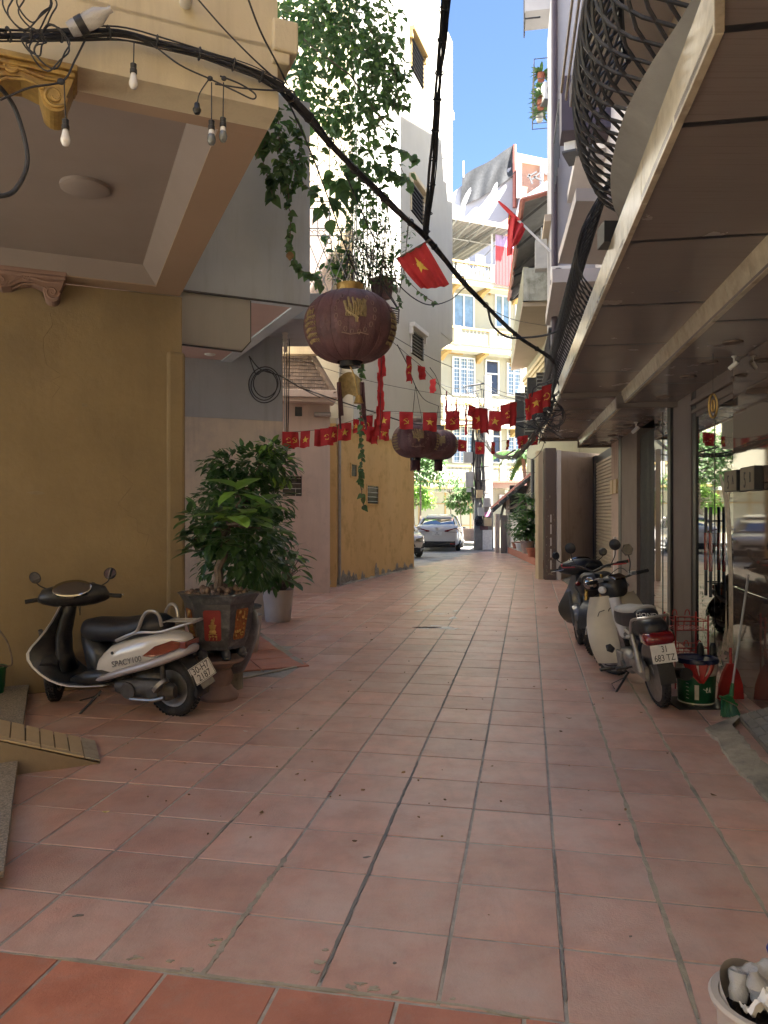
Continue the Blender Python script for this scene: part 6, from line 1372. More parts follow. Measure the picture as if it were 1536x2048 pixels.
# ------------------------------------------------------------------ leaves and plants
def leafmesh(kind):
    if kind == 'heart': out = [(0, -.02), (.22, -.12), (.42, .06), (.40, .32), (.22, .62), (0, 1.0)]
    elif kind == 'long': out = [(0, 0), (.07, .12), (.13, .38), (.12, .65), (.06, .88), (0, 1.0)]
    elif kind == 'small': out = [(0, 0), (.2, .2), (.26, .5), (.14, .8), (0, 1.0)]
    else: out = [(0, 0), (.16, .14), (.27, .42), (.22, .70), (.10, .9), (0, 1.0)]
    droop = {'heart': .10, 'long': .35, 'small': .08}.get(kind, .2)
    n = len(out); vs = []
    for x, y in out: vs.append((0, y, -droop * y * y))
    for sg in (1, -1):
        for x, y in out[1:-1]: vs.append((sg * x, y, .18 * x - droop * y * y))
    fs = []
    for s_, off in ((1, n), (-1, n + n - 2)):
        for k in range(n - 1):
            a, b = k, k + 1; la = off + k - 1 if k > 0 else None; lb = off + k if k + 1 < n - 1 else None
            f = [q for q in (a, b, lb, la) if q is not None]; fs.append(tuple(f if s_ == 1 else f[::-1]))
    return vs, fs
LM = {k: leafmesh(k) for k in ('heart', 'long', 'small', 'oval')}
LME = {}
def leaf_shared(kind, m):
    if (kind, m) not in LME:
        me = bpy.data.meshes.new('leaf'); me.from_pydata(LM[kind][0], [], LM[kind][1]); me.materials.append(M[m]); LME[(kind, m)] = me
    return LME[(kind, m)]
def put_leaves(par, items, nind=300, stuffname='foliage', minpx=10):
    """items: (point, direction, normal-ish, size, kind, material); the ones that show largest become single parts"""
    its = []
    for p, d, up, s, kind, m in items:
        p = Vector(p); d = Vector(d).normalized(); x = d.cross(Vector(up)); x = x.normalized() if x.length > 1e-4 else Vector((1, 0, 0)); z = x.cross(d)
        X = Matrix(((x.x * s, d.x * s, z.x * s, p.x), (x.y * s, d.y * s, z.y * s, p.y), (x.z * s, d.z * s, z.z * s, p.z), (0, 0, 0, 1)))
        pxs = s * FPX / max(.5, p.y); its.append((-pxs, len(its), X, kind, m, p.y))
    its.sort(key=lambda q: (q[0] > -minpx, q[5], q[1]))
    rest = {}
    for k, (px, _, X, kind, m, _y) in enumerate(its):
        if k < nind and -px >= minpx: add_mesh('leaf', leaf_shared(kind, m), None, par, X)
        else:
            mb = rest.setdefault(m, MB()); mb.M = X; mb.add(LM[kind][0], LM[kind][1])
    for m, mb in rest.items(): tag(add_mesh(stuffname, mb_mesh(mb, stuffname), M[m], par), kind='stuff')
def mb_mesh(mb, name): me = bpy.data.meshes.new(name); me.from_pydata(mb.v, [], mb.f); return me
def rdir(r, zlo=-1, zhi=1):
    a = r.uniform(0, 2 * PI); z = r.uniform(zlo, zhi); q = math.sqrt(max(0, 1 - z * z)); return Vector((q * math.cos(a), q * math.sin(a), z))
def clump_leaves(clumps, size, kind, m, seed, hang=.3, shell=.55):
    r = random.Random(seed); out = []
    for c, rx, ry, rz, n in clumps:
        c = Vector(c)
        for _ in range(n):
            d = rdir(r); q = shell + (1 - shell) * r.random() ** .5; p = c + Vector((d.x * rx, d.y * ry, d.z * rz)) * q
            dd = (d + Vector((r.uniform(-.7, .7), r.uniform(-.7, .7), r.uniform(-.5, .3) - hang))).normalized()
            out.append((p, dd, (d.x * .3 + r.uniform(-.3, .3), d.y * .3 + r.uniform(-.3, .3), 1), r.uniform(*size), kind, m))
    return out
def branchy(mb, base, tips, r0, seed=0, wig=.08):
    r = random.Random(seed); base = Vector(base)
    for tp in tips:
        tp = Vector(tp); pts = [base.lerp(tp, k / 5) + Vector((r.uniform(-wig, wig), r.uniform(-wig, wig), 0)) * math.sin(PI * k / 5) for k in range(6)]
        mb.tube(pts, [r0 * (1 - .8 * k / 5) for k in range(6)], 6)
def pot(name, label, c, prof, m, n=24, soil=None, cat='plant pot', group=None, par=None, R=None):
    o = thing(name, label, cat, tuple(c), group) if par is None else par
    b = MB().lathe(prof, c, n, R).build('pot', m, o, True)
    return o
# ---- glazed planter on a clay stand
pb = G(438, 1397); bx, by = pb.x, pb.y
st = thing('clay_pedestal', 'turned brown clay pedestal under the hexagonal glazed planter', 'stand', (bx, by, 0))
MB().lathe([(.0, 0), (.155, 0), (.165, .03), (.155, .055), (.12, .09), (.095, .12), (.115, .17), (.118, .21), (.10, .25), (.105, .27), (.14, .30), (.195, .315), (.21, .33), (.205, .35), (0, .352)], (bx, by, 0), 32).build('body', M['terrapot'], st, True)
MB().lathe([(.098, .258), (.112, .262), (.098, .268)], (bx, by, 0), 32).build('groove_ring', M['terrapot'], st, True)
pl_ = thing('glazed_planter', 'hexagonal grey glazed planter with red figure panels on clawed feet', 'planter', (bx, by, .352))
HX = Matrix.Rotation(rad(0), 3, 'Z')
def hexring(r, z, n=6, ph=rad(0)): return [Vector((bx + r * math.cos(ph + 2 * PI * k / n), by + r * math.sin(ph + 2 * PI * k / n), z)) for k in range(n)]
prof = [(.16, .43), (.215, .44), (.215, .46), (.235, .50), (.27, .62), (.285, .74), (.30, .82), (.335, .875), (.345, .89), (.33, .895), (.29, .87), (.27, .84)]
mb = MB(); mb.loft([hexring(r, z) for r, z in prof], cap=True); body = mb.build('body', M['glaze'], pl_, bevel=.004)
mb = MB(); mb.loft([hexring(.3485, .885), hexring(.355, .893), hexring(.335, .902), hexring(.30, .898)]); mb.build('rim', M['glaze'], pl_, bevel=.003)
for k in range(6):
    a = 2 * PI * (k + .5) / 6; d = Vector((math.cos(a), math.sin(a), 0)); u = Vector((-math.sin(a), math.cos(a), 0)); ap0, ap1 = .235 * math.cos(PI / 6), .285 * math.cos(PI / 6)
    z0, z1 = .52, .775
    def pp(s, z): rr = ap0 + (ap1 - ap0) * (z - .5) / .24; return Vector((bx, by, 0)) + d * (rr + .004) + u * s + Vector((0, 0, z))
    w_ = .072; mb = MB(); c_ = .012
    poly = [pp(-w_ * .93 + c_, z0), pp(w_ * .93 - c_, z0), pp(w_ * .93, z0 + c_), pp(w_, z1 - c_), pp(w_ - c_, z1), pp(-w_ + c_, z1), pp(-w_, z1 - c_), pp(-w_ * .93, z0 + c_)]
    isred = d.y < -.8
    mb.ext(poly, d * .005); pn = mb.build('panel', M['redpanel'] if isred else M['orangepanel'], pl_)
    mb = MB()
    if isred:                                     # small generic figure seated over a stand
        for s, z, rx, rz in ((0, .595, .030, .022), (0, .635, .026, .026), (0, .668, .017, .017), (0, .69, .011, .013), (.016, .70, .004, .02), (-.02, .648, .012, .008), (.02, .65, .012, .008)): q = pp(s, z) + d * .008; mb.ball(q, (rx, .006, rz), 10, 6)
        for s, z in ((-.025, .555), (0, .56), (.025, .555)): mb.ball(pp(s, z) + d * .008, (.012, .005, .008), 8, 5)
        mb.tube([pp(-.035, .572) + d * .007, pp(0, .582) + d * .007, pp(.035, .572) + d * .007], .004, 5)
        for s in (-.03, 0, .028): mb.tube([pp(s, .528) + d * .007, pp(s + .004, .545) + d * .007], .004, 5)
    else:
        r = random.Random(k)
        for _ in range(16): mb.ball(pp(r.uniform(-.055, .055), r.uniform(.54, .76)) + d * .006, (r.uniform(.006, .016), .006, r.uniform(.006, .016)), 6, 4)
    mb.build('relief', M['brass'], pn, True)
for k in range(6):
    a = 2 * PI * k / 6; p = Vector((bx + .19 * math.cos(a), by + .19 * math.sin(a), .40)); mb = MB(); mb.ball(p, (.042, .042, .045), 10, 6); mb.ball(p + Vector((.012 * math.cos(a), .012 * math.sin(a), -.022)), (.04, .04, .026), 8, 5); mb.build('foot', M['glaze'], pl_, True)
mb = MB(); mb.loft([hexring(.28, .84), hexring(.28, .862)]); mb.build('soil', M['soil'], pl_)
r = random.Random(4); 
for k in range(44):
    ring_ = k < 24; a = 2 * PI * k / 24 + r.uniform(-.1, .1) if ring_ else r.uniform(0, 6.28); q = .235 + r.uniform(-.02, .02) if ring_ else .2 * math.sqrt(r.random())
    mb = MB(Matrix.Translation((bx + q * math.cos(a), by + q * math.sin(a), .89 + (0 if ring_ else .03))) @ Matrix.Rotation(a, 4, 'Z') @ Matrix.Rotation(r.uniform(-.3, .3), 4, 'X')); s_ = r.uniform(.026, .042); mb.ball((0, 0, 0), (s_ * r.uniform(.5, .8), s_ * .85, s_ * r.uniform(.7, 1.0)), 8, 6); mb.build('pebble', M['pebble'], pl_, 2)
tr = thing('potted_tree', 'crooked small tree with long glossy bright leaves in the glazed planter', 'tree', (bx, by, .88))
mb = MB(); tk = spline([(bx - .02, by, .86), (bx + .0, by, 1.0), (bx - .01, by + .02, 1.10), (bx + .05, by, 1.22), (bx + .03, by, 1.34), (bx + .08, by + .02, 1.46)], 5); mb.tube(tk, [.042 - .022 * k / len(tk) for k in range(len(tk))], 8)
tips = []
q = lambda x, y, Y=6.0: W(x, y, Y)
for x, y, Y in ((405, 1060, 6.1), (430, 1020, 5.95), (462, 1030, 5.7), (500, 1042, 5.75), (475, 985, 5.85), (540, 1060, 6.1), (400, 1100, 6.2), (520, 1010, 6.2), (450, 1085, 5.9), (385, 1085, 6.3)): tips.append(q(x, y, Y))
branchy(mb, tk[-1], tips, .014, 3); mb.build('trunk', M['bark'], tr, True)
its = []; r = random.Random(8)
for k, tp in enumerate(tips):                     # whorls of long leaves
    bright = k in (2, 3, 4, 7); n = 8 if bright else 9
    for j in range(n):
        a = 2 * PI * j / n + r.uniform(-.3, .3); d = Vector((math.cos(a), math.sin(a) * .8, r.uniform(-.15, .45))); its.append((tp + Vector((0, 0, r.uniform(-.04, .04))), d, (0, 0, 1), r.uniform(.24, .36) if bright else r.uniform(.14, .26), 'oval' if j % 3 else 'long', 'lightleaf' if bright and j % 4 else 'leaf'))
its += clump_leaves([((bx - .02, by + .05, 1.47), .32, .28, .2, 150), ((bx + .15, by + .1, 1.38), .36, .25, .24, 160), ((bx + .22, by + .15, 1.15), .26, .2, .16, 80)], (.08, .13), 'oval', 'leaf', 5)
put_leaves(tr, its)
# ---- second tree in a round grey pot behind
rp3_ = thing('round_pot', 'dark round glazed pot half hidden behind the hexagonal planter', 'pot', (bx + .0, by + .38, 0)); MB().lathe([(0, 0), (.14, 0), (.2, .12), (.26, .3), (.275, .42), (.25, .52), (.235, .55), (.29, .565), (.295, .58), (.23, .575), (.22, .5), (0, .5)], (bx + .0, by + .38, .15), 28).build('body', M['glaze'], rp3_, True); MB().lathe([(0, 0), (.13, 0), (.13, .15), (0, .15)], (bx + .0, by + .38, 0), 20).build('base_block', M['concrete'], rp3_)
t2 = thing('potted_tree', 'tall bushy dark leaved tree standing behind the glazed planter', 'tree', (-1.62, 8.3, .3))
mb = MB(); b2 = Vector((-1.62, 8.3, .4)); tk = spline([b2, b2 + Vector((.03, 0, .4)), b2 + Vector((.0, .02, .8)), b2 + Vector((.05, 0, 1.3))], 5); mb.tube(tk, [.04 - .02 * k / len(tk) for k in range(len(tk))], 8)
C2 = [((490, 945), 8.3, .40, .35, .30, 330), ((540, 930), 8.3, .32, .3, .22, 190), ((450, 930), 8.3, .26, .25, .13, 110), ((545, 900), 8.3, .16, .18, .10, 70), ((480, 1000), 8.2, .48, .4, .32, 420), ((440, 1010), 8.3, .32, .3, .22, 160), ((500, 1070), 8.2, .50, .4, .34, 460), ((470, 1130), 8.2, .46, .38, .28, 340), ((535, 1130), 8.4, .28, .3, .28, 180), ((420, 1075), 8.2, .24, .25, .2, 130), ((550, 1010), 8.3, .2, .2, .2, 90)]
cl = [(W(px, py, Y), a, b_, c_, n) for (px, py), Y, a, b_, c_, n in C2]
branchy(mb, tk[-1], [c[0] for c in cl], .014, 5, .12); mb.build('trunk', M['bark'], t2, True)
put_leaves(t2, clump_leaves(cl, (.075, .125), 'oval', 'leaf', 12, .35, .45) + clump_leaves([(W(560, 935, 8.2), .2, .15, .18, 40), (W(540, 890, 8.2), .14, .1, .06, 24)], (.08, .12), 'oval', 'lightleaf', 3))
tpot = thing('grey_tub', 'large grey tub of the bushy tree behind the planter', 'pot', (-1.62, 8.35, 0)); MB().lathe([(0, 0), (.2, 0), (.24, .3), (.25, .42), (.23, .42), (0, .38)], (-1.62, 8.35, 0), 28).build('tub', M['creampot'], tpot, True)
# ---- aglaonema in cream pot
g3 = G(552, 1246); p3 = thing('cream_pot', 'plain cream pot of the broad leaved plant at the grey wall corner', 'pot', (g3.x, g3.y + .2, 0)); c3 = Vector((g3.x, g3.y + .2, 0))
MB().lathe([(0, 0), (.17, 0), (.185, .02), (.2, .2), (.225, .44), (.235, .46), (.22, .46), (.2, .42), (0, .42)], c3, 28).build('body', M['creampot'], p3, True)
p3b = thing('potted_plant', 'bushy plant of long broad green leaves leaning out of the cream pot', 'plant', tuple(c3 + Vector((0, 0, .42)))); its = []; r = random.Random(21); mb = MB()
for k in range(70):
    a = r.uniform(0, 6.28); q_ = r.random() ** .6; top = c3 + Vector((.06 + .34 * q_ * math.cos(a), .28 * q_ * math.sin(a), .55 + .75 * r.random() * (1 - .35 * q_))); b_ = c3 + Vector((.1 * math.cos(a), .1 * math.sin(a), .43))
    mb.tube([b_, b_.lerp(top, .5) + Vector((0, 0, .06)), top], .005, 4); d = Vector((math.cos(a), math.sin(a), r.uniform(-.7, .55))); its.append((top, d, (0, 0, 1), r.uniform(.17, .29), 'oval', 'leaf' if k % 7 else 'lightleaf'))
mb.build('stems', M['bark'], p3b, True); put_leaves(p3b, its)
# ---- platform plants (far right)
def smallpot(c, r, h, m, label): o = thing('plant_pot', label, 'plant pot', tuple(c)); MB().lathe([(0, 0), (r * .72, 0), (r * .95, h * .88), (r * 1.06, h * .9), (r * 1.06, h), (r * .9, h), (r * .85, h * .85), (0, h * .85)], c, 20).build('body', M[m], o, True); return o
zt_ = .24
c5 = G(1066, 1114, zt_); smallpot(c5, .2, .27, 'clay', 'red clay pot nearest on the tiled platform')
c6 = G(1044, 1101, zt_); smallpot(c6, .24, .26, 'creampot', 'white pot between the clay pots on the tiled platform')
c7 = G(1034, 1097, zt_); smallpot(c7, .2, .24, 'clay', 'farthest red clay pot on the tiled platform'); c8 = G(1056, 1108, zt_) + Vector((.05, .4, 0)); smallpot(c8, .22, .4, 'terrapot', 'brown pot of the spiky plant on the tiled platform')
d1 = thing('potted_plant', 'round leafy shrub in the white pot on the platform', 'plant', tuple(c6)); mb = MB(); branchy(mb, c6 + Vector((0, 0, .2)), [c6 + Vector((x, 0, 1.0)) for x in (-.3, 0, .25)], .015); mb.build('stems', M['bark'], d1, True)
put_leaves(d1, clump_leaves([(c6 + Vector((-.05, 0, .85)), .5, .4, .45, 420), (c6 + Vector((.0, 0, 1.25)), .3, .3, .25, 150)], (.09, .15), 'small', 'leaf', 31, .2), 60)
d2 = thing('potted_plant', 'spiky dracaena with arching leaves on the platform against the pale ochre wall', 'plant', tuple(c8)); r = random.Random(5); its = []; mb = MB(); heads = [c8 + Vector((-.05, 0, 1.75)), c8 + Vector((.15, .1, 1.3)), c8 + Vector((-.1, -.1, 1.0)), c8 + Vector((.2, 0, .8)), c8 + Vector((0, 0, .6))]
branchy(mb, c8 + Vector((0, 0, .3)), heads, .025); mb.build('stems', M['bark'], d2, True)
for h_ in heads:
    for k in range(44): a = r.uniform(0, 6.28); its.append((h_ + Vector((0, 0, r.uniform(-.15, .1))), (math.cos(a), math.sin(a), r.uniform(-.2, .8)), (0, 0, 1), r.uniform(.38, .6), 'long', 'leaf'))
put_leaves(d2, its, 120)
# ---- far trees and planters
def tree(label, base, h, cr, n, m, seed, size=(.12, .2), kind='small', ncl=7, group='trees of the far street', stem=.06):
    r = random.Random(seed); t = thing('tree', label, 'tree', tuple(base), group); base = Vector(base); cl = []
    for k in range(ncl): d = rdir(r, -.6, 1); cl.append((base + Vector((d.x * cr * .7, d.y * cr * .6, h - cr * .8 + d.z * cr * .7)), cr * r.uniform(.35, .6), cr * .5, cr * r.uniform(.3, .5), n // ncl))
    mb = MB(); top = base + Vector((r.uniform(-.1, .1), 0, h - cr * 1.3)); mb.tube([base, base.lerp(top, .5) + Vector((.04, 0, 0)), top], [stem, stem * .8, stem * .6], 7); branchy(mb, top, [c[0] for c in cl], stem * .5, seed); mb.build('trunk', M['bark'], t, True)
    put_leaves(t, clump_leaves(cl, size, kind, m, seed, .3, .3), 0, 'crown'); return t
tree('leafy street tree showing between the ochre wall and the lanterns', W(838, 1078, 34) + Vector((0, 0, 0)), 4.6, 1.5, 2600, 'vine', 41, (.13, .22), 'oval', 10)
tree('sunlit yellow green shrub tree behind the white sedan', W(826, 1080, 36), 2.9, 1.0, 1400, 'lightleaf', 42, (.12, .2), 'oval', 8)
tree('slim potted tree with loose tiers beside the sedan roof', W(900, 1082, 38), 3.4, .75, 420, 'vine', 43, (.14, .24), 'long', 9, stem=.03)
tree('bushy potted tree left of the concrete poles', W(921, 1082, 37.5), 2.5, .75, 900, 'vine', 44, (.12, .2), 'oval', 7, stem=.035)
tree('dark potted tree just left of the concrete poles', W(944, 1084, 37), 2.9, .7, 900, 'leaf', 45, (.12, .2), 'oval', 7, stem=.035)
tree('small shrub showing between the poles and the shed', W(990, 1084, 36), 2.4, .5, 420, 'leaf', 46, (.12, .2), 'oval', 5, stem=.03)
for px, py, Y, r_, h_, m_, lb in ((901, 1082, 37.5, .32, .75, 'whiteplastic', 'tall white planter beside the white sedan'), (916, 1084, 37.5, .36, .7, 'darkgrey', 'dark square planter between the white planter and the brown bowl'), (941, 1085, 37.2, .5, .62, 'terrapot', 'wide brown bowl planter next to the concrete pole')):
    c = W(px, py, Y); c.z = .12; o = thing('street_planter', lb, 'planter', tuple(c)); MB().lathe([(0, 0), (r_ * .7, 0), (r_, h_ * .92), (r_ * 1.08, h_ * .93), (r_ * 1.08, h_), (r_ * .9, h_), (r_ * .85, h_ * .9), (0, h_ * .9)], c, 4 if m_ == 'darkgrey' else 22).build('body', M[m_], o, m_ != 'darkgrey')
pm = thing('palm', 'drooping palm fronds in front of the lowest far balcony', 'palm', tuple(W(1048, 1085, 35.5))); pc = W(1046, 915, 35.0); its = []; mb = MB(); r = random.Random(3); mb.tube([(pc.x + .4, pc.y, 0), (pc.x + .2, pc.y, 2), pc], .09, 7)
for k in range(13):
    a = r.uniform(0, 6.28); el_ = r.uniform(.1, 1.0); L_ = r.uniform(1.3, 2.0); pts = [pc + Vector((math.cos(a) * L_ * t_, math.sin(a) * L_ * t_ * .7, el_ * L_ * t_ - 1.2 * L_ * t_ * t_ * .7)) for t_ in [j / 10 for j in range(11)]]; mb.tube(pts, .015, 4)
    for j in range(2, 11):
        d = (pts[j] - pts[j - 1]).normalized(); s = d.cross(Vector((0, 0, 1))).normalized()
        for sg in (1, -1):
            for o_ in (0, .5): its.append((pts[j - 1].lerp(pts[j], o_), s * sg + d * .7 + Vector((0, 0, -.4)), (0, 0, 1), .42, 'long', 'leaf'))
mb.build('stem', M['bark'], pm, True); put_leaves(pm, its, 0, 'fronds')
# ---- plants in the high cage
for k, (a, z) in enumerate(((19.2, 12.75), (19.9, 12.75), (19.5, 12.2), (20.2, 12.25), (19.1, 12.1))):
    c = (Fr((0, 0), (math.sin(thr), math.cos(thr)))).p(a, -.8, z - .3); o = thing('cage_plant', ('nearer top', 'farther top', 'middle', 'farthest lower', 'nearest lower')[k] + ' spiky pale plant in the high iron cage', 'plant', tuple(c), 'spiky plants in the high cage'); MB().lathe([(0, 0), (.08, 0), (.11, .18), (0, .17)], c, 12).build('pot', M['whiteplastic'] if k % 2 else M['clay'], o, True)
    its = []
    for j in range(46): b_ = random.uniform(0, 6.28); its.append((c + Vector((0, 0, .17)), (math.cos(b_), math.sin(b_), random.uniform(-.2, 1.2)), (0, 0, 1), random.uniform(.18, .34), 'long', 'vine'))
    put_leaves(o, its, 20)
# ------------------------------------------------------------------ the hanging vine
vn = thing('climbing_vine', 'great mass of heart leaved vine hanging from the balconies over the alley', 'vine', tuple(W(660, 120, 9.5)))
r = random.Random(77); cl = []
def VC(px, py, Y, a, b, c, n): cl.append((W(px, py, Y), a, b, c, n))
VC(600, -20, 9.6, .6, .7, .5, 300); VC(690, -10, 9.6, .6, .7, .4, 260); VC(600, 50, 9.4, .42, .6, .35, 260); VC(660, 60, 9.6, .4, .6, .38, 240); VC(725, 60, 9.6, .42, .6, .36, 220); VC(690, 120, 9.4, .42, .5, .34, 210); VC(600, 120, 9.2, .33, .5, .36, 190); VC(755, 120, 9.6, .33, .5, .3, 150)
VC(610, 180, 9.2, .3, .5, .26, 150); VC(740, 190, 9.5, .42, .5, .28, 190); VC(680, 215, 9.3, .45, .4, .2, 170); VC(780, 160, 9.6, .3, .3, .25, 90); VC(650, 235, 9.2, .35, .4, .16, 120); VC(740, 260, 9.5, .35, .4, .22, 120); VC(715, 310, 9.5, .3, .3, .24, 100); VC(775, 130, 9.7, .25, .3, .3, 70)
VC(760, 330, 9.6, .3, .3, .2, 80); VC(795, 200, 9.8, .22, .2, .1, 24); VC(700, 360, 9.5, .24, .3, .3, 80); VC(790, 350, 9.7, .3, .2, .12, 40); VC(730, 430, 9.6, .25, .3, .25, 70); VC(745, 390, 9.6, .28, .3, .15, 60); VC(780, 60, 9.8, .25, .4, .3, 60)
VC(560, 250, 7.25, .22, .2, .2, 60); VC(575, 330, 7.25, .25, .2, .25, 70); VC(605, 320, 7.4, .25, .2, .2, 40); VC(555, 290, 7.25, .15, .15, .12, 24)
cl = [(c, a, b_, c2, int(n * (1.05 if c.z > 6.6 else .8))) for c, a, b_, c2, n in cl]; its = clump_leaves(cl, (.05, .105), 'heart', 'vine', 91, .75, .1)
its = [(p, d, u, s_, k_, 'lightleaf' if i % 17 == 0 else m_) for i, (p, d, u, s_, k_, m_) in enumerate(its)]
its += clump_leaves([(W(690, 360, 9.4), .25, .2, .15, 16), (W(655, 400, 9.3), .3, .2, .3, 12)], (.16, .2), 'heart', 'vine', 92, .9, .2)
stem = MB()
def strand(pts, n, s=(.055, .095), wig=.05, m='vine', big=0):
    P_ = spline([W(*q) for q in pts], 8); stem.tube([p + Vector((r.uniform(-.01, .01), 0, 0)) for p in P_], .0045, 4)
    for k in range(n):
        p = P_[int(r.random() * (len(P_) - 1))]; its.append((p, (r.uniform(-.8, .8), r.uniform(-.6, .3), r.uniform(-1, -.1)), (r.uniform(-.6, .6), -1, r.uniform(.2, .8)), r.uniform(*s), 'heart', m))
strand([(555, 215, 7.2), (560, 300, 7.2), (575, 380, 7.2), (582, 450, 7.3), (580, 500, 7.25), (600, 540, 7.3), (628, 552, 7.3), (645, 575, 7.2)], 86)
strand([(530, 260, 7.25), (528, 320, 7.25), (537, 360, 7.25), (548, 400, 7.25)], 26, (.09, .13)); strand([(570, 290, 7.25), (600, 360, 7.25), (640, 395, 7.25), (655, 430, 7.3)], 34)
strand([(545, 215, 7.2), (520, 270, 7.2), (512, 320, 7.2)], 16); strand([(590, 240, 7.25), (600, 320, 7.3), (570, 420, 7.25)], 34)
strand([(780, 130, 9.6), (800, 155, 9.6), (822, 165, 9.6)], 14, (.08, .12)); strand([(770, 200, 9.6), (800, 210, 9.6), (830, 218, 9.6)], 16, (.08, .12)); strand([(760, 290, 9.6), (800, 300, 9.6), (840, 322, 9.6)], 18, (.09, .15)); strand([(750, 330, 9.6), (790, 350, 9.6), (820, 362, 9.6), (815, 380, 9.6)], 24, (.09, .14)); strand([(740, 250, 9.6), (790, 262, 9.6), (770, 300, 9.6)], 14)
strand([(718, 640, 7.9), (722, 720, 7.9), (720, 800, 7.9), (724, 900, 7.9), (722, 960, 7.9), (728, 1020, 7.9)], 80, (.045, .08)); strand([(700, 260, 9.4), (705, 360, 9.4), (700, 470, 9.4)], 24)
strand([(800, 500, 9), (815, 560, 9), (860, 600, 9), (872, 606, 9)], 12, (.05, .08)); strand([(780, 560, 9.6), (800, 600, 9.4), (795, 620, 9.4)], 14, (.05, .07))
stem.tube([W(560, 30, 9.4), W(620, 90, 9.3), W(700, 150, 9.4), W(770, 250, 9.5)], .012, 5)
for k in range(26): a = W(r.uniform(590, 790), r.uniform(0, 200), 9.5); stem.tube(spline([a, a + Vector((r.uniform(-.4, .4), 0, -.5)), a + Vector((r.uniform(-.5, .5), 0, -1.2))], 4), .004, 4)
tag(stem.build('stems', M['bark'], vn, True), kind='stuff')
put_leaves(vn, its)
MB().grid(lambda u, v: W(580, 513, 7.15) + Vector(((u - .5) * .08 * math.sin(PI * min(1, v + .1)), .0, -(v - .5) * .09)), 3, 4).build('yellowed_leaf', M['deadleaf'], vn)
# bushes on the lattice balcony
bb_ = thing('balcony_plants', 'thin stemmed bamboo like plants crowding the lattice balcony over the big lantern', 'plant', tuple(W(720, 590, 10.4))); its = []; mb = MB(); r = random.Random(13)
for k in range(60):
    x = r.uniform(672, 800); b_ = W(x, 585, 10.3 + r.uniform(0, .6)); tp = W(x + r.uniform(-25, 30), r.uniform(390, 520), 10.4 + r.uniform(-.2, .5)); mb.tube([b_, b_.lerp(tp, .5) + Vector((r.uniform(-.05, .05), 0, 0)), tp], .005, 4)
    for j in range(24): p = b_.lerp(tp, r.uniform(.15, 1)) + Vector((r.uniform(-.12, .12), r.uniform(-.1, .1), 0)); its.append((p, rdir(r, -.6, .6), (0, -.5, 1), r.uniform(.05, .1), 'small', 'vine'))
for k in range(30): its.append((W(r.uniform(640, 700), r.uniform(470, 560), 10.3), rdir(r, -.7, .3), (0, -1, .4), r.uniform(.12, .18), 'oval', 'vine' if k % 4 else 'lightleaf'))
tag(mb.build('stems', M['bark'], bb_, True), kind='stuff'); put_leaves(bb_, its, 60)
for px, Y, lb in ((764, 10.9, 'square dark red plant pot at the end of the lattice balcony shelf'),): c = W(px, 598, Y); o = thing('balcony_pot', lb, 'plant pot', tuple(c)); MB().lathe([(0, 0), (.14, 0), (.17, .26), (.185, .26), (.185, .3), (0, .29)], c, 4).build('body', M['redlamp'] if False else M['silk'], o)
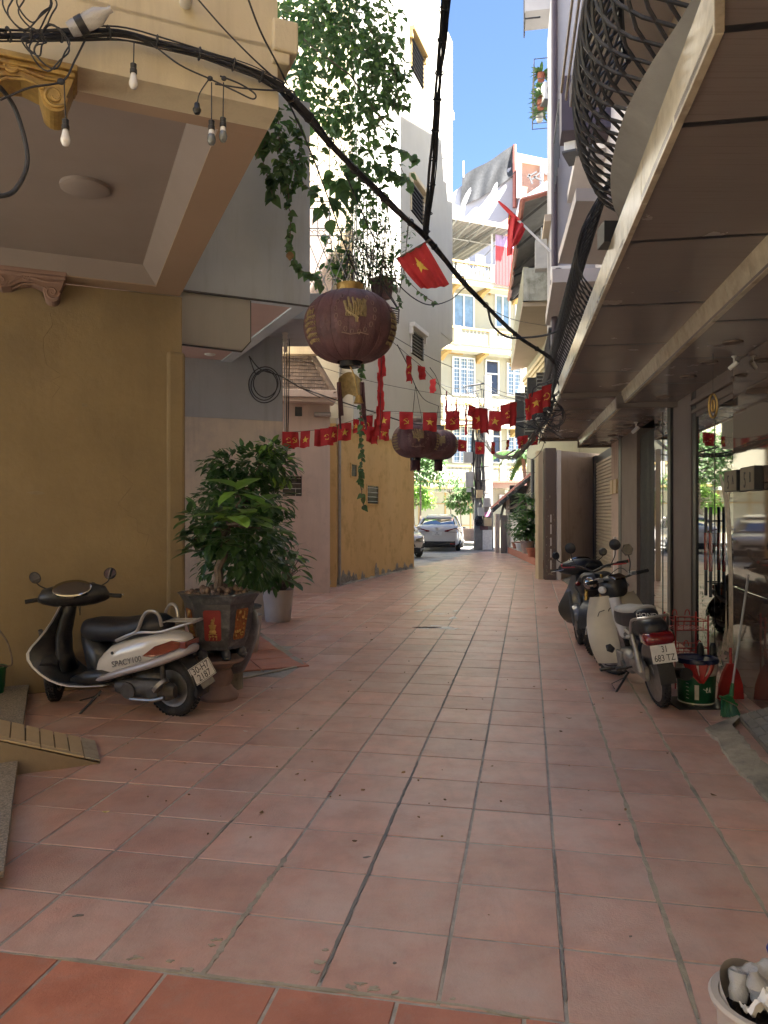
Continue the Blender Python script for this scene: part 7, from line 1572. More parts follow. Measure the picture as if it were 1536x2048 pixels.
# ------------------------------------------------------------------ lanterns
def lantern(label, c, rx, rz, cap='brass', tassel=True, seed=0, torn=False, zhang=None):
    c = Vector(c); t = thing('silk_lantern', label, 'lantern', tuple(c), 'red silk lanterns'); n = 16; r = random.Random(seed)
    def S(th, ph, off=0):            # th around, ph -1..1 bottom to top
        g = abs(math.sin(th * n / 2)); q = math.cos(ph * PI / 2 * .86); rr = rx * (q ** .82) * (.955 + .045 * g) + off
        return c + Vector((rr * math.cos(th), rr * math.sin(th), rz * math.sin(ph * PI / 2 * .92)))
    mb = MB(); mb.grid(lambda u, v: S(2 * PI * u, 2 * v - 1), n * 4, 18); b = mb.build('silk', M['silk'], t, 2)
    mb = MB()
    for k in range(n): mb.tube([S(2 * PI * k / n, -1 + 2 * j / 16, .003) for j in range(17)], .0022, 4)
    mb.build('rib', M['silk'], b, True)
    z1 = S(0, 1).z; z0 = S(0, -1).z; rt = (S(0, 1) - c).xy.length
    MB().lathe([(rt * .98, z1 - .012), (rt * 1.06, z1), (rt * 1.06, z1 + .06), (rt * .98, z1 + .06), (rt * .95, z1)], (c.x, c.y, 0), 24).build('cap', M[cap], t, True)
    MB().lathe([(rt * .8, z0 + .02), (rt * .85, z0 - .035), (rt * .7, z0 - .04), (rt * .6, z0)], (c.x, c.y, 0), 20).build('base_ring', M['blackplastic'], t, True)
    # faded print: medallion of flowers, figure and waves
    pm_, pf = MB(), MB(); fw = -PI / 2 + math.atan2(c.x, c.y) * -1
    def stroke(pts, w_, m=None):
        (m or pm_).tube([S(fw + x, y, .004) for x, y in pts], w_, 4)
    for off in (.0, -1.15, 1.2, 2.4, -2.3):
        o = off + .12
        if off in (0., 2.4, -2.3):
            for k in range(14): a = PI * .75 + PI * 1.5 * k / 13; stroke([(o + .42 * math.cos(a) + .035 * math.cos(b), .12 + .42 * math.sin(a) * 1.0 + .05 * math.sin(b)) for b in [0, 1, 2, 3, 4, 5, 6.28]], .0026 * rx / .36, pf)
            for k in range(9): x = o - .2 + .05 * k; h_ = .10 + .22 * abs(math.sin(k * 1.7)); stroke([(x, .05 - .05), (x + .02, .05 + h_ * .5), (x - .01, .08 + h_)], .009 * rx / .36)
            stroke([(o - .24, .3), (o - .18, .1), (o - .05, .02), (o + .05, -.05)], .012 * rx / .36); stroke([(o + .24, .34), (o + .14, .12), (o, .0), (o + .02, -.12)], .012 * rx / .36)
            stroke([(o - .3, -.3), (o - .1, -.34), (o + .1, -.30), (o + .3, -.32)], .006 * rx / .36, pf)
        else:
            for j in range(5):
                for k in range(9): x = o - .22 + .05 * k + r.uniform(-.01, .01); y = .05 - .11 * j; stroke([(x + .02 * math.cos(b), y + .035 * math.sin(b)) for b in (0, 1.2, 2.4, 3.6, 4.8)], .0035 * rx / .36)
            for k in range(6): x = o - .18 + .06 * k; stroke([(x, .12), (x, .2 + .03 * (k % 2))], .006 * rx / .36); stroke([(x - .02, .28), (x + .02, .28)], .004, pf)
    pm_.build('gold_print', M['silkprint'], b); pf.build('pale_print', M['silkfade'], b)
    zz = (c.z + rz + .06)
    mb = MB(); top = Vector((c.x, c.y, zhang or c.z + rz + .55))
    for k in range(3): a = 2 * PI * k / 3; mb.tube([(c.x + rt * math.cos(a), c.y + rt * math.sin(a), z1 + .05), top], .0035, 4)
    mb.build('hanging_wire', M['cable'], t)
    if tassel:
        mb = MB(); q = r
        for k in range(46): a = 2 * PI * k / 46; L_ = rz * .62 * q.uniform(.85, 1.05); rr = rt * .72; mb.tube([(c.x + rr * math.cos(a), c.y + rr * math.sin(a), z0 - .03), (c.x + rr * 1.05 * math.cos(a + .03), c.y + rr * 1.05 * math.sin(a + .03), z0 - .03 - L_)], .006, 3)
        tag(mb.build('tassel', M['silk'], t), kind='stuff')
    return t, z0
cl_ = W(700, 655, 5.6); t, z0 = lantern('biggest red silk lantern with gold print and gold cap nearest the camera', cl_, 93 / FPX * 5.6, 70 / FPX * 5.6, tassel=False, seed=1, zhang=W(700, 500, 5.6).z)
tp = W(693, 770, 5.6)
mb = MB(); mb.tube(spline([(cl_.x, cl_.y, z0 - .03), (cl_.x + .03, cl_.y, z0 - .1), (cl_.x + .06, cl_.y, z0 - .26)], 4), .005, 5); mb.lathe([(0, .03), (.02, .02), (.035, -.03), (.04, -.04)], (cl_.x + .065, cl_.y, z0 - .27), 12); mb.build('bell', M['brass'], t, True)
mb = MB(); mb.grid(lambda u, v: Vector((tp.x - .06 + .16 * u + .05 * v * u, tp.y + .06 * math.sin(PI * u), tp.z + .11 * math.sin(PI * (.15 + .7 * u)) - (.16 + .10 * abs(u - .3)) * v)), 12, 8); mb.build('torn_gold_trim', M['silkprint'], t, True)
mb = MB()
for k in range(26):
    u = k / 25; x = tp.x - .07 + .02 * (u > .5) + (.05 * u if u < .5 else .12 + .06 * u); L_ = (.20 + .1 * (u < .2)) if u < .5 else .22 + .22 * max(0, u - .6); mb.tube([(x, tp.y + .02 * math.sin(k), tp.z + .02), (x + .012, tp.y, tp.z - L_ * .6), (x + .02, tp.y, tp.z - L_ - .03)], .005, 3)
tag(mb.build('red_fringe', M['silk'], t), kind='stuff')
c2_ = W(831, 881, 10.7); lantern('left one of the two smaller faded lanterns with tassels', c2_, 48 / FPX * 10.7, 35 / FPX * 10.7, 'greymetal', seed=2, zhang=W(831, 772, 10.7).z)
c3_ = W(877, 890, 13.4); lantern('small faded lantern half hidden behind another lantern', c3_, 39 / FPX * 13.4, 30 / FPX * 13.4, 'greymetal', seed=3, zhang=W(877, 812, 13.4).z)
# ------------------------------------------------------------------ flags
def star_pts(R_, c=(0, 0), rot=0):
    return [(c[0] + (R_ if k % 2 == 0 else R_ * .39) * math.sin(rot + PI * k / 5), c[1] + (R_ if k % 2 == 0 else R_ * .39) * math.cos(rot + PI * k / 5)) for k in range(10)]
def sickle_pts(R_):
    o = [(R_ * math.cos(a), R_ * math.sin(a)) for a in [rad(110) - rad(215) * k / 12 for k in range(13)]]
    i = [(-.10 * R_ + .84 * R_ * math.cos(a), .06 * R_ + .82 * R_ * math.sin(a)) for a in [rad(-100) + rad(205) * k / 12 for k in range(13)]]
    return o + i
def hs_polys(R_):
    out = [sickle_pts(R_)]
    out.append([(-R_ * .75, -R_ * 1.02), (-R_ * .55, -R_ * 1.18), (-R_ * .22, -R_ * .72), (-R_ * .38, -R_ * .6)])      # sickle handle
    out.append([(R_ * .80, -R_ * 1.0), (R_ * 1.0, -R_ * .82), (-R_ * .38, R_ * .52), (-R_ * .55, R_ * .36)])         # hammer handle
    out.append([(-R_ * .95, R_ * .28), (-R_ * .45, R_ * .78), (-R_ * .22, R_ * .60), (-R_ * .72, R_ * .06)])         # hammer head
    return out
def cloth_flag(par, top0, top1, drop, kind, seed=0, es=.062, wav=.012, name='flag', cy=.52, m='red'):
    """cloth hanging from top0..top1 (world); drop = vector down"""
    r = random.Random(seed); top0, top1, drop = Vector(top0), Vector(top1), Vector(drop); n = (top1 - top0).cross(drop).normalized(); ph = r.uniform(0, 6)
    if n.y > 0: n = -n
    def S(u, v): return top0.lerp(top1, u) + drop * v * (1 + .03 * math.sin(6 * u + ph)) + n * (wav * math.sin(u * 7 + ph + 2 * v) * (.3 + v) + .006 * math.sin(13 * v + ph)) + (top1 - top0) * (.04 * v * math.sin(ph))
    f = MB().grid(S, 8, 8).build(name, M[m], par, True)
    W_, H_ = (top1 - top0).length, drop.length
    if kind:
        polys = [star_pts(es)] if kind == 'st' else hs_polys(es * .72)
        mb = MB()
        for side in (.0015, -.0015):
            for pl in polys:
                c = (sum(p[0] for p in pl) / len(pl), sum(p[1] for p in pl) / len(pl)) if kind == 'hs' and len(pl) < 6 else None
                P3 = [S(.5 + x / W_, cy - y / H_) + n * side for x, y in pl]
                if kind == 'st':
                    cc = S(.5, cy) + n * side * 1.6; mb.add([cc] + P3, [(0, i + 1, (i + 1) % 10 + 1) for i in range(10)])
                elif len(pl) > 6:
                    k = 13; mb.add(P3, [(i, i + 1, 2 * k - 2 - i, 2 * k - 1 - i) for i in range(k - 1)])
                else: mb.face(P3)
        mb.build('emblem', M['gold'], f)
    return f
def bunting(label, line, flags, group='strings of red pennants'):
    """line: (px,py,Y) points; flags: (px, width_m, height_m, kind, twist)"""
    P_ = spline([W(*q) for q in line], 8); t = thing('bunting', label, 'bunting', tuple(P_[len(P_) // 2]), group)
    MB().tube(P_, .0035, 4).build('string', M['cable'], t)
    def at(px):
        for a, b in zip(P_, P_[1:]):
            xa, xb = CX + FPX * a.x / a.y, CX + FPX * b.x / b.y
            if (xa - px) * (xb - px) <= 0 and abs(xa - xb) > 1e-6: return a.lerp(b, (px - xa) / (xb - xa)), (b - a).normalized()
        return P_[0], (P_[1] - P_[0]).normalized()
    for k, (px, w_, h_, kind, tw) in enumerate(flags):
        p, d = at(px); d = Vector((d.x, d.y, 0)).normalized() if tw < 90 else d
        slope = at(px)[1].z * .6; dd = (Matrix.Rotation(rad(tw if tw < 90 else tw - 180), 3, 'Z') @ Vector((1, 0.05, 0))).normalized(); dd.z = slope if abs(tw) < 40 else .0
        cloth_flag(t, p - dd * w_ / 2, p + dd * w_ / 2, (Vector((random.uniform(-.02, .02), random.uniform(-.02, .03), -h_))), kind, k * 7 + int(px), es=.058 * h_ / .25)
    return t
S_ = .19; H__ = .25
bunting('long near string of pennants from the pink wall to the stone canopy', [(565, 864, 11.4), (600, 863, 11.2), (650, 857, 11), (690, 846, 10.7), (735, 831, 10.5), (770, 823, 10.4), (815, 824, 10.3), (862, 825, 10.1), (906, 822, 9.9), (960, 816, 9.7), (995, 822, 9.6), (1018, 806, 9.5), (1050, 800, 9.4), (1072, 783, 9.3), (1104, 764, 9.3)],
    [(577, S_, H__, 'hs', 5), (588, S_ * .7, H__ * .95, 'hs', 20), (611, S_ * .8, H__, 'st', -15), (642, S_, H__, None, 8), (653, S_, H__, 'hs', -4), (666, S_ * .7, H__ * .9, 'st', 25), (690, S_, H__, 'st', 6), (712, S_ * .6, H__ * .8, 'st', 40), (733, S_, H__ * 1.05, 'hs', 12), (768, S_, H__, 'st', -10), (812, S_, H__ * .95, 'hs', 5), (860, S_, H__, 'st', 0), (906, S_, H__, 'hs', 4), (960, S_, H__ * 1.1, 'st', 3), (966, S_ * .7, H__ * 1.3, None, 18), (991, S_ * .9, H__, 'st', -25), (1015, S_ * 1.05, H__ * 1.05, 'hs', 8), (1026, S_ * .6, H__ * 1.25, None, 28), (1056, S_ * .5, H__ * 1.1, 'st', 35), (1071, S_, H__ * 1.1, 'st', 14), (1093, S_ * .75, H__ * 1.1, 'hs', 18)])
bunting('far string of small red pennants before the concrete poles', [(900, 870, 15.6), (925, 880, 15.6), (960, 884, 15.5), (985, 884, 15.4), (1015, 880, 15.2), (1045, 872, 15), (1078, 868, 15)], [(925, S_, H__ * .95, 'hs', 8), (960, S_, H__, 'st', 2), (987, S_ * .6, H__, 'hs', 40), (1016, S_ * .55, H__ * .8, 'st', 45), (1036, S_ * .7, H__ * .6, None, 50), (1045, S_ * .9, H__, 'hs', 10), (1051, S_ * .8, H__ * .8, None, 35), (1070, S_ * .9, H__ * .85, 'st', 25)])
bunting('slanting string of twisted pennants running down from the big lantern', [(770, 672, 7.0), (795, 692, 7.6), (818, 712, 8.0), (843, 733, 8.4), (868, 760, 8.8), (893, 782, 9.0), (913, 797, 9.3), (935, 808, 9.5), (962, 818, 9.6)], [(818, .12, .28, 'hs', 55), (842, .13, .15, None, 45), (866, .12, .16, None, -60), (892, .05, .27, None, 70), (913, .07, .26, None, 75), (931, .06, .40, None, 70), (945, .12, .14, None, 30)])
t = thing('bunting', 'tangled pennants hanging straight down like a red ribbon beside the big lantern', 'bunting', tuple(W(760, 800, 8.0)), 'strings of red pennants'); rr = random.Random(6)
MB().tube([W(763, 690, 8), W(760, 880, 8)], .003, 4).build('string', M['cable'], t)
for k, (y0, y1, x, wd) in enumerate(((708, 752, 763, 14), (745, 785, 759, 12), (780, 820, 761, 13), (812, 850, 759, 14), (838, 872, 756, 16), (850, 880, 768, 20), (852, 884, 742, 18), (862, 888, 748, 14))): a, b = W(x - wd / 2, y0, 8.0 + .02 * k), W(x + wd / 2, y0 + 2, 8.05 + .02 * k); cloth_flag(t, a, b, W(x + rr.uniform(-2, 2), y1, 8) - W(x, y0, 8), 'st' if k == 5 else None, k, .05, .015)
# national flags
t = thing('national_flag', 'large red flag with yellow star drooping from the cable bundle', 'flag', tuple(W(850, 530, 6.1)), 'red flags with yellow star')
Pq = [W(793, 518, 6.3), W(850, 486, 6.1), W(899, 566, 6.0), W(842, 583, 6.2)]
def FS(u, v, o=0):
    p = (Pq[0].lerp(Pq[1], u)).lerp(Pq[3].lerp(Pq[2], u), v); return p + Vector((0, -.02 * math.sin(u * 9 + v * 2) * (.2 + v) - .012 * math.sin(u * 21) + o, .018 * math.sin(u * 5 + 1) * v - .03 * math.sin(PI * v) * (u < .5) * (.5 - u)))
f = MB().grid(lambda u, v: FS(u, v), 26, 16).build('cloth', M['red'], t, True)
mb = MB()
for o in (-.004, .004):
    sp = star_pts(.22); P3 = [FS(.52 + x * .95, .38 - y * 1.05, o) for x, y in sp]; mb.add([FS(.52, .38, o)] + P3, [(0, i + 1, (i + 1) % 10 + 1) for i in range(10)])
mb.build('star', M['gold'], f); MB().tube([Pq[0], Pq[1], W(862, 478, 6.08)], .009, 6).build('flag_pole', M['bark'], t)
t = thing('national_flag', 'furled red flag on a slanting white pole beside the tin awning', 'flag', tuple(W(1040, 450, 14)), 'red flags with yellow star')
pA, pB = W(997, 402, 14.2), W(1100, 502, 14.0); MB().tube([pA.lerp(pB, .3), pB], .022, 8).build('flag_pole', M['whitemetal'], t, True)
MB().loft([[pA.lerp(pB, s) + Vector((w_ * math.cos(a), w_ * math.sin(a), 0)) for a in (0, 1.6, 3.1, 4.7)] for s, w_ in ((0, .02), (.1, .05), (.25, .06), (.4, .05))]).build('furled_cloth', M['red'], t, True)
def F2(u, v):
    u = max(0, u)
    a = pA.lerp(pB, .20 + .34 * u); L_ = (1.0 - .75 * u ** 1.3) * .90 * (.95); return a + Vector((-.03 * v + .10 * math.sin(u * 8) * v * .5 - u * v * .12, .05 * math.sin(u * 14 + v * 3), -L_ * v))
f = MB().grid(F2, 18, 12).build('cloth', M['red'], t, True)
mb = MB(); P3 = [F2(.03 + (x + .05) * .35 * 1, .12 - y * .35) + Vector((0, -.03, 0)) for x, y in star_pts(.22)]; c0_ = F2(.05, .12) + Vector((0, -.03, 0)); mb.add([c0_] + P3, [(0, i + 1, (i + 1) % 10 + 1) for i in range(10)]); mb.build('star', M['gold'], f)
# ------------------------------------------------------------------ cable bundles
def bundle(label, path, n, R_, th, seed, name='cable_bundle', group='cable bundles over the alley', ties=8, m='cable'):
    r = random.Random(seed); P_ = spline([W(*q) for q in path], 6); t = thing(name, label, 'cable', tuple(P_[len(P_) // 2]), group)
    for k in range(n):
        a0 = r.uniform(0, 6.28); tw = r.uniform(-.25, .25); rr_ = R_ * math.sqrt(r.random()); fr = r.uniform(.1, .4); pts = []
        for i, p in enumerate(P_):
            tn = (P_[min(i + 1, len(P_) - 1)] - P_[max(i - 1, 0)]).normalized(); u = tn.cross(Vector((0, 1, 0))); u.normalize(); v = u.cross(tn); a = a0 + tw * i; q = rr_ * (1 + .35 * math.sin(fr * i + a0)); pts.append(p + u * q * math.cos(a) + v * q * math.sin(a))
        MB().tube(pts, th * r.uniform(.6, 1.3), 5).build('cable', M[m], t, True)
    for k in range(ties):
        i = int((k + .5) / ties * (len(P_) - 2)); tn = (P_[i + 1] - P_[i]).normalized(); u = tn.cross(Vector((0, 1, 0))).normalized(); v = u.cross(tn)
        MB().tube([P_[i] + (u * math.cos(a) + v * math.sin(a)) * (R_ + th) for a in [2 * PI * j / 12 for j in range(12)]], .005, 5, closed=True).build('tie', M['cable'], t)
    return t, P_
bundle('cable bundle clipped along the cream parapet at the upper left', [(-70, 62, 2.75), (0, 68, 3.1), (120, 70, 3.22), (235, 66, 3.36), (330, 88, 3.44), (430, 117, 3.53), (500, 142, 3.6), (566, 176, 3.68)], 18, .022, .004, 1)
bundle('thick cable bundle sagging diagonally across the alley', [(566, 176, 3.68), (610, 225, 4.0), (660, 285, 4.5), (720, 350, 5.1), (790, 418, 5.7), (850, 472, 6.2), (905, 538, 6.8), (960, 598, 7.5), (1030, 668, 8.6), (1080, 702, 9.2), (1106, 722, 9.5), (1111, 750, 9.5), (1104, 792, 9.5)], 16, .020, .0062, 2, ties=14)
bundle('cable bundle dropping out of the sky to the crossing cables', [(851, 474, 6.2), (860, 400, 6.0), (868, 300, 5.7), (876, 180, 5.4), (884, 80, 5.1), (897, -60, 4.7)], 13, .024, .0065, 3, ties=9)
bundle('tangled wires running from the canopy corner to the concrete poles', [(1104, 792, 9.5), (1090, 840, 9.9), (1068, 872, 10.6), (1045, 900, 12.5), (1020, 915, 16), (985, 905, 22), (955, 868, 30.4)], 14, .05, .009, 4, ties=3)
# stray loops along the bundles
t = thing('cable_tangle', 'knot of thin loops at the corner of the stone canopy', 'cable', tuple(W(1108, 790, 9.5)), 'loose cable tangles')
for (x, y), r_, s in (((1092, 812), .10, 1), ((1107, 830), .12, 2), ((1082, 838), .10, 3), ((1104, 775), .09, 5)): coil(W(x, y, 9.4), r_, 3, M['cable'], th=.006, seed=s, par=t)
mb = MB(); rr = random.Random(2)
for k in range(36): p = W(rr.uniform(1062, 1112), rr.uniform(780, 868), 9.5 + rr.uniform(-.3, .4)); mb.tube(spline([p, p + Vector((rr.uniform(-.12, .12), rr.uniform(-.05, .05), rr.uniform(-.12, .12))), p + Vector((rr.uniform(-.25, .25), 0, rr.uniform(-.2, .2)))], 4), .007, 4)
mb.build('wire_ends', M['cable'], t)
t = thing('cable_tangle', 'loops of thin wire on the cream parapet at the upper left', 'cable', tuple(W(80, 60, 3.1)), 'loose cable tangles')
for (x, y), r_, s in (((55, 8), .10, 11), ((72, 10), .085, 12), ((70, 85), .045, 13), ((100, 95), .09, 14)): coil(W(x, y, 3.1), r_, 2, M['cable'], th=.0035, seed=s, par=t)
bundle_lines = [((-10, 395, 3.1), (30, 380, 3.15), (55, 320, 3.2), (35, 230, 3.2), (5, 180, 3.1), (-20, 165, 3.0))]
t = thing('hanging_cable', 'thick black cable loop hanging at the left picture edge', 'cable', tuple(W(30, 300, 3.1))); MB().tube(spline([W(*q) for q in bundle_lines[0]], 8), .010, 8).build('cable', M['cable'], t, True)
def wire(label, pts, r=.004, group='single wires over the alley', m='cable'):
    t = thing('wire', label, 'wire', tuple(W(*pts[0])), group); MB().tube(spline([W(*q) for q in pts], 8), r, 5).build('strand', M[m], t, True); return t
wire('thin wire sloping over the cream parapet to the corner', [(380, -20, 3.4), (450, 60, 3.5), (520, 130, 3.6), (600, 200, 3.9)])
wire('two thread wire reaching the parapet corner from above', [(490, -20, 3.4), (520, 60, 3.5), (556, 130, 3.62), (575, 170, 3.7)], .005)
wire('long thin wire from the parapet corner past the big lantern', [(566, 180, 3.7), (620, 300, 4.4), (665, 420, 5.2), (700, 520, 5.5), (735, 600, 6), (765, 680, 7)], .005)
wire('slack wire running under the national flag', [(690, 345, 4.9), (740, 460, 5.2), (790, 560, 5.6), (850, 608, 6), (900, 600, 6.5), (930, 575, 7), (945, 585, 7.3)], .005)
wire('wire from the bundle to the pale ochre house', [(930, 560, 7.1), (970, 610, 9), (1030, 640, 14), (1095, 652, 18)], .006)
wire('heavy slack wire looping up to the second belly railing', [(975, 615, 7.7), (985, 650, 7.8), (1010, 672, 8), (1035, 676, 8.4), (1100, 668, 8.2), (1150, 635, 8), (1200, 600, 7.2)], .012)
wire('wire along the coil to the lanterns', [(600, 775, 11.4), (690, 806, 10.8), (760, 828, 10.6), (830, 848, 10.4), (930, 850, 10.2), (1060, 832, 9.6)], .009)
wire('pale wire under the coil wire', [(560, 750, 11.1), (640, 790, 11), (700, 815, 10.8), (850, 832, 10.5), (1000, 845, 10), (1075, 838, 9.6)], .005, m='greymetal')
wire('wire carrying the twisted pennants', [(700, 610, 5.6), (780, 668, 7.2), (860, 715, 8.5), (905, 735, 9)], .004)
wire('thin wire over the coil wire to the white house', [(600, 720, 11.2), (700, 752, 11), (800, 775, 12), (890, 790, 14)], .004)
wire('wire stretched from the poles to the right hand balconies', [(955, 775, 30.4), (1000, 790, 22), (1060, 805, 15), (1095, 815, 10)], .01); wire('second wire stretched from the poles to the right', [(955, 760, 30.4), (1000, 782, 24), (1080, 800, 14)], .01)
wire('short horizontal wire crossing beside the pale ochre house', [(1030, 945, 20), (1084, 945, 20)], .006); wire('slack loop wire at the end of the canopy', [(1094, 870, 12), (1080, 905, 12.5), (1060, 918, 13.5), (1040, 900, 16)], .006)
wire('lantern wire at the white house', [(860, 735, 8.9), (875, 760, 9.5), (890, 812, 12), (905, 815, 13.4), (877, 812, 13.4)], .004); wire('wire stringing the faded lanterns', [(795, 690, 7.6), (815, 730, 9), (831, 772, 10.7), (850, 800, 11.5), (877, 812, 13.4)], .006)
# ------------------------------------------------------------------ bulbs on cords
def bulb(label, px, py, top, Y, dark=False, r=.019):
    c = W(px, py, Y); t = thing('light_bulb', label, 'bulb', tuple(c), 'unlit bulbs hanging under the parapet')
    MB().lathe([(.0, -.052), (.012, -.050), (r, -.036), (r * 1.05, -.024), (r * .8, -.004), (.012, .012), (.011, .02)], c, 16).build('glass', M['bulbdark' if dark else 'bulb'], t, 2)
    if dark: MB().lathe([(r * .80, -.004), (.0125, .012), (.0118, .02)], c + Vector((0, 0, .0005)), 14).build('collar', M['bulb'], t, True)
    MB().lathe([(.014, .018), (.016, .02), (.016, .036), (.0135, .038), (.0145, .06), (.006, .066), (0, .066)], c, 14).build('socket', M['blackplastic'], t, True)
    MB().tube(spline([c + Vector((0, 0, .064)), W(*top)], 3), .003, 5).build('cord', M['cable'], t)
bulb('white bulb hanging lowest beneath the gilded bracket', 131, 268, (128, 165, 3.2), 3.2); bulb('white bulb hanging alone below the middle of the cable bundle', 267, 155, (268, 85, 3.38), 3.38)
bulb('blackened bulb on the left of the twin pair', 423, 268, (423, 165, 3.5), 3.5, True); bulb('blackened bulb on the right of the twin pair', 446, 262, (447, 165, 3.52), 3.52, True)
c = W(394, 215, 3.48); t = thing('empty_socket', 'empty black bulb socket dangling left of the twin bulbs', 'socket', tuple(c)); MB().lathe([(.008, .022), (.012, .018), (.014, 0), (.02, -.008), (.02, -.014), (.012, -.03), (0, -.03)], c, 14).build('body', M['blackplastic'], t, True); MB().tube(spline([c + Vector((0, 0, .02)), W(400, 185, 3.48), W(418, 158, 3.5)], 5), .003, 5).build('cord', M['cable'], t)
t = thing('cord_junction', 'black cord loop tying the bulb cords together', 'cable', tuple(W(430, 155, 3.5))); mb = MB(); mb.tube(spline([W(*q) for q in ((300, 85, 3.4), (360, 130, 3.45), (420, 158, 3.5), (470, 182, 3.52), (505, 198, 3.55), (510, 188, 3.55), (480, 168, 3.53), (440, 152, 3.5))], 6), .004, 5); mb.tube(spline([W(*q) for q in ((430, 168, 3.5), (500, 178, 3.55), (580, 182, 3.7))], 5), .004, 5)
for x in (420, 448): mb.ball(W(x, 157, 3.5), (.014, .01, .012), 8, 5)
mb.build('cord', M['cable'], t, True)
mb = MB(); mb.tube(spline([W(*q) for q in ((175, 70, 3.3), (150, 120, 3.25), (125, 162, 3.2), (60, 175, 3.15), (0, 200, 3.1))], 6), .0045, 5); mb.ball(W(122, 163, 3.2), (.018, .012, .014), 8, 5); tag(mb.build('bulb_cord', M['cable'], None, True), 'black cord joining the lowest white bulb to the left edge', 'cable')
# plastic bottle tucked on the cables
t = thing('plastic_bottle', 'clear plastic bottle wedged on the cable bundle at the upper left', 'bottle', tuple(W(180, 40, 3.25))); a, b = W(140, 62, 3.25), W(215, 22, 3.25); Rm = (b - a).to_track_quat('Z', 'Y').to_matrix(); L_ = (b - a).length
MB().lathe([(0, 0), (.035, .002), (.038, .03), (.034, .06), (.038, .09), (.038, L_ * .75), (.015, L_), (.014, L_ + .02)], a, 16, Rm).build('body', M['clearplastic'], t, True); MB().lathe([(.0395, .04), (.0395, .075)], a, 16, Rm).build('tape_band', M['blackplastic'], t, True)
# ------------------------------------------------------------------ concrete poles
po = thing('utility_pole', 'twin concrete utility poles carrying meter boxes and black cable drops', 'pole', tuple(W(962, 1098, 31)))
Yp = 30.8
for x0, x1, xt0, xt1, yt in ((948, 966, 950, 960, 880), (966, 986, 968, 982, 751)):
    b0, b1, q0_, q1_ = W(x0, 1100, Yp), W(x1, 1100, Yp), W(xt0, yt, Yp), W(xt1, yt, Yp)
    mb = MB(); mb.loft([[Vector((b0.x, Yp - .18, 0)), Vector((b1.x, Yp - .18, 0)), Vector((b1.x, Yp + .18, 0)), Vector((b0.x, Yp + .18, 0))], [Vector((q0_.x, Yp - .13, q0_.z)), Vector((q1_.x, Yp - .13, q0_.z)), Vector((q1_.x, Yp + .13, q0_.z)), Vector((q0_.x, Yp + .13, q0_.z))]]); mb.build('shaft', M['poleconc'], po, bevel=.02)
for x0, x1, y0, y1, m, nm in ((926, 944, 905, 926, 'boxgrey', 'meter_box'), (930, 946, 944, 975, 'boxgrey', 'meter_box'), (952, 964, 980, 996, 'ramptile', 'junction_box'), (966, 981, 996, 1014, 'boxgrey', 'meter_box'), (955, 967, 1015, 1032, 'boxgrey', 'meter_box'), (967, 981, 1036, 1052, 'ramptile', 'junction_box'), (968, 980, 1024, 1033, 'pinkpaper', 'poster'), (933, 944, 976, 984, 'whiteplastic', 'poster'), (960, 976, 1051, 1060, 'silk', 'red_band')):
    a, b = W(x0, y1, Yp - .2), W(x1, y0, Yp - .2); mb = MB(); mb.bb(a.x, b.x, Yp - (.45 if 'box' in nm else .21), Yp - .19, a.z, b.z); mb.build(nm, M[m], po, bevel=.015 if 'box' in nm else 0)
mb = MB(); a, b = W(960, 1098, Yp - .3), W(986, 1060, Yp - .3); mb.bb(a.x + .12, b.x - .02, Yp - .205, Yp - .185, .02, b.z); mb.build('white_band', M['ghostwhite'], po)
mb = MB(); rr = random.Random(8)
for k in range(20):
    x = rr.uniform(944, 958) if k % 2 else rr.uniform(960, 968); p = [W(x + rr.uniform(-3, 3), y, Yp - .25) for y in (860, 900, 940, 975, rr.uniform(980, 1010))]; mb.tube(spline(p, 3), .018, 4)
for k in range(8): mb.tube([W(952, 935 + 9 * k, Yp - .27), W(978, 932 + 9 * k, Yp - .27)], .02, 4) if k % 3 == 0 else None
for k in range(14): c_ = W(rr.uniform(954, 962), rr.uniform(1034, 1046), Yp - .3); mb.tube([c_ + Vector((.09 * math.cos(a), .03 * k / 7, .12 * math.sin(a))) for a in [q * .7 for q in range(9)]], .018, 4)
tag(mb.build('cable_drops', M['cable'], po), kind='stuff')
mb = MB(); mb.tube([W(930, 772, Yp), W(985, 765, Yp)], .03, 4); mb.tube([W(920, 790, Yp), W(966, 778, Yp)], .02, 4)
for k in range(8): mb.tube([W(924 + 6 * k, 768 + (k % 3) * 10, Yp), W(940 + 4 * k, 790 + (k % 2) * 12, Yp), W(962, 800 + 6 * k, Yp)], .014, 4)
mb.build('insulator_arm', M['darkgrey'], po)
for k, lb in enumerate(('highest', 'second', 'middle', 'fourth', 'lowest')):
    wire(lb + ' of the overhead wires strung left of the concrete poles', [(958, 770 + 16 * k, 30.8), (900, 775 + 22 * k, 34), (830, 740 + 36 * k, 36)], .012, 'wires of the far street')
    wire(lb + ' of the overhead wires strung right of the concrete poles', [(975, 775 + 12 * k, 30.8), (1020, 800 + 8 * k, 33), (1070, 806 + 10 * k, 34)], .012, 'wires of the far street')
wire('low cable garland drooping right of the concrete poles', [(972, 880, 30.6), (985, 905, 26), (1000, 916, 20), (1030, 900, 15)], .02); 
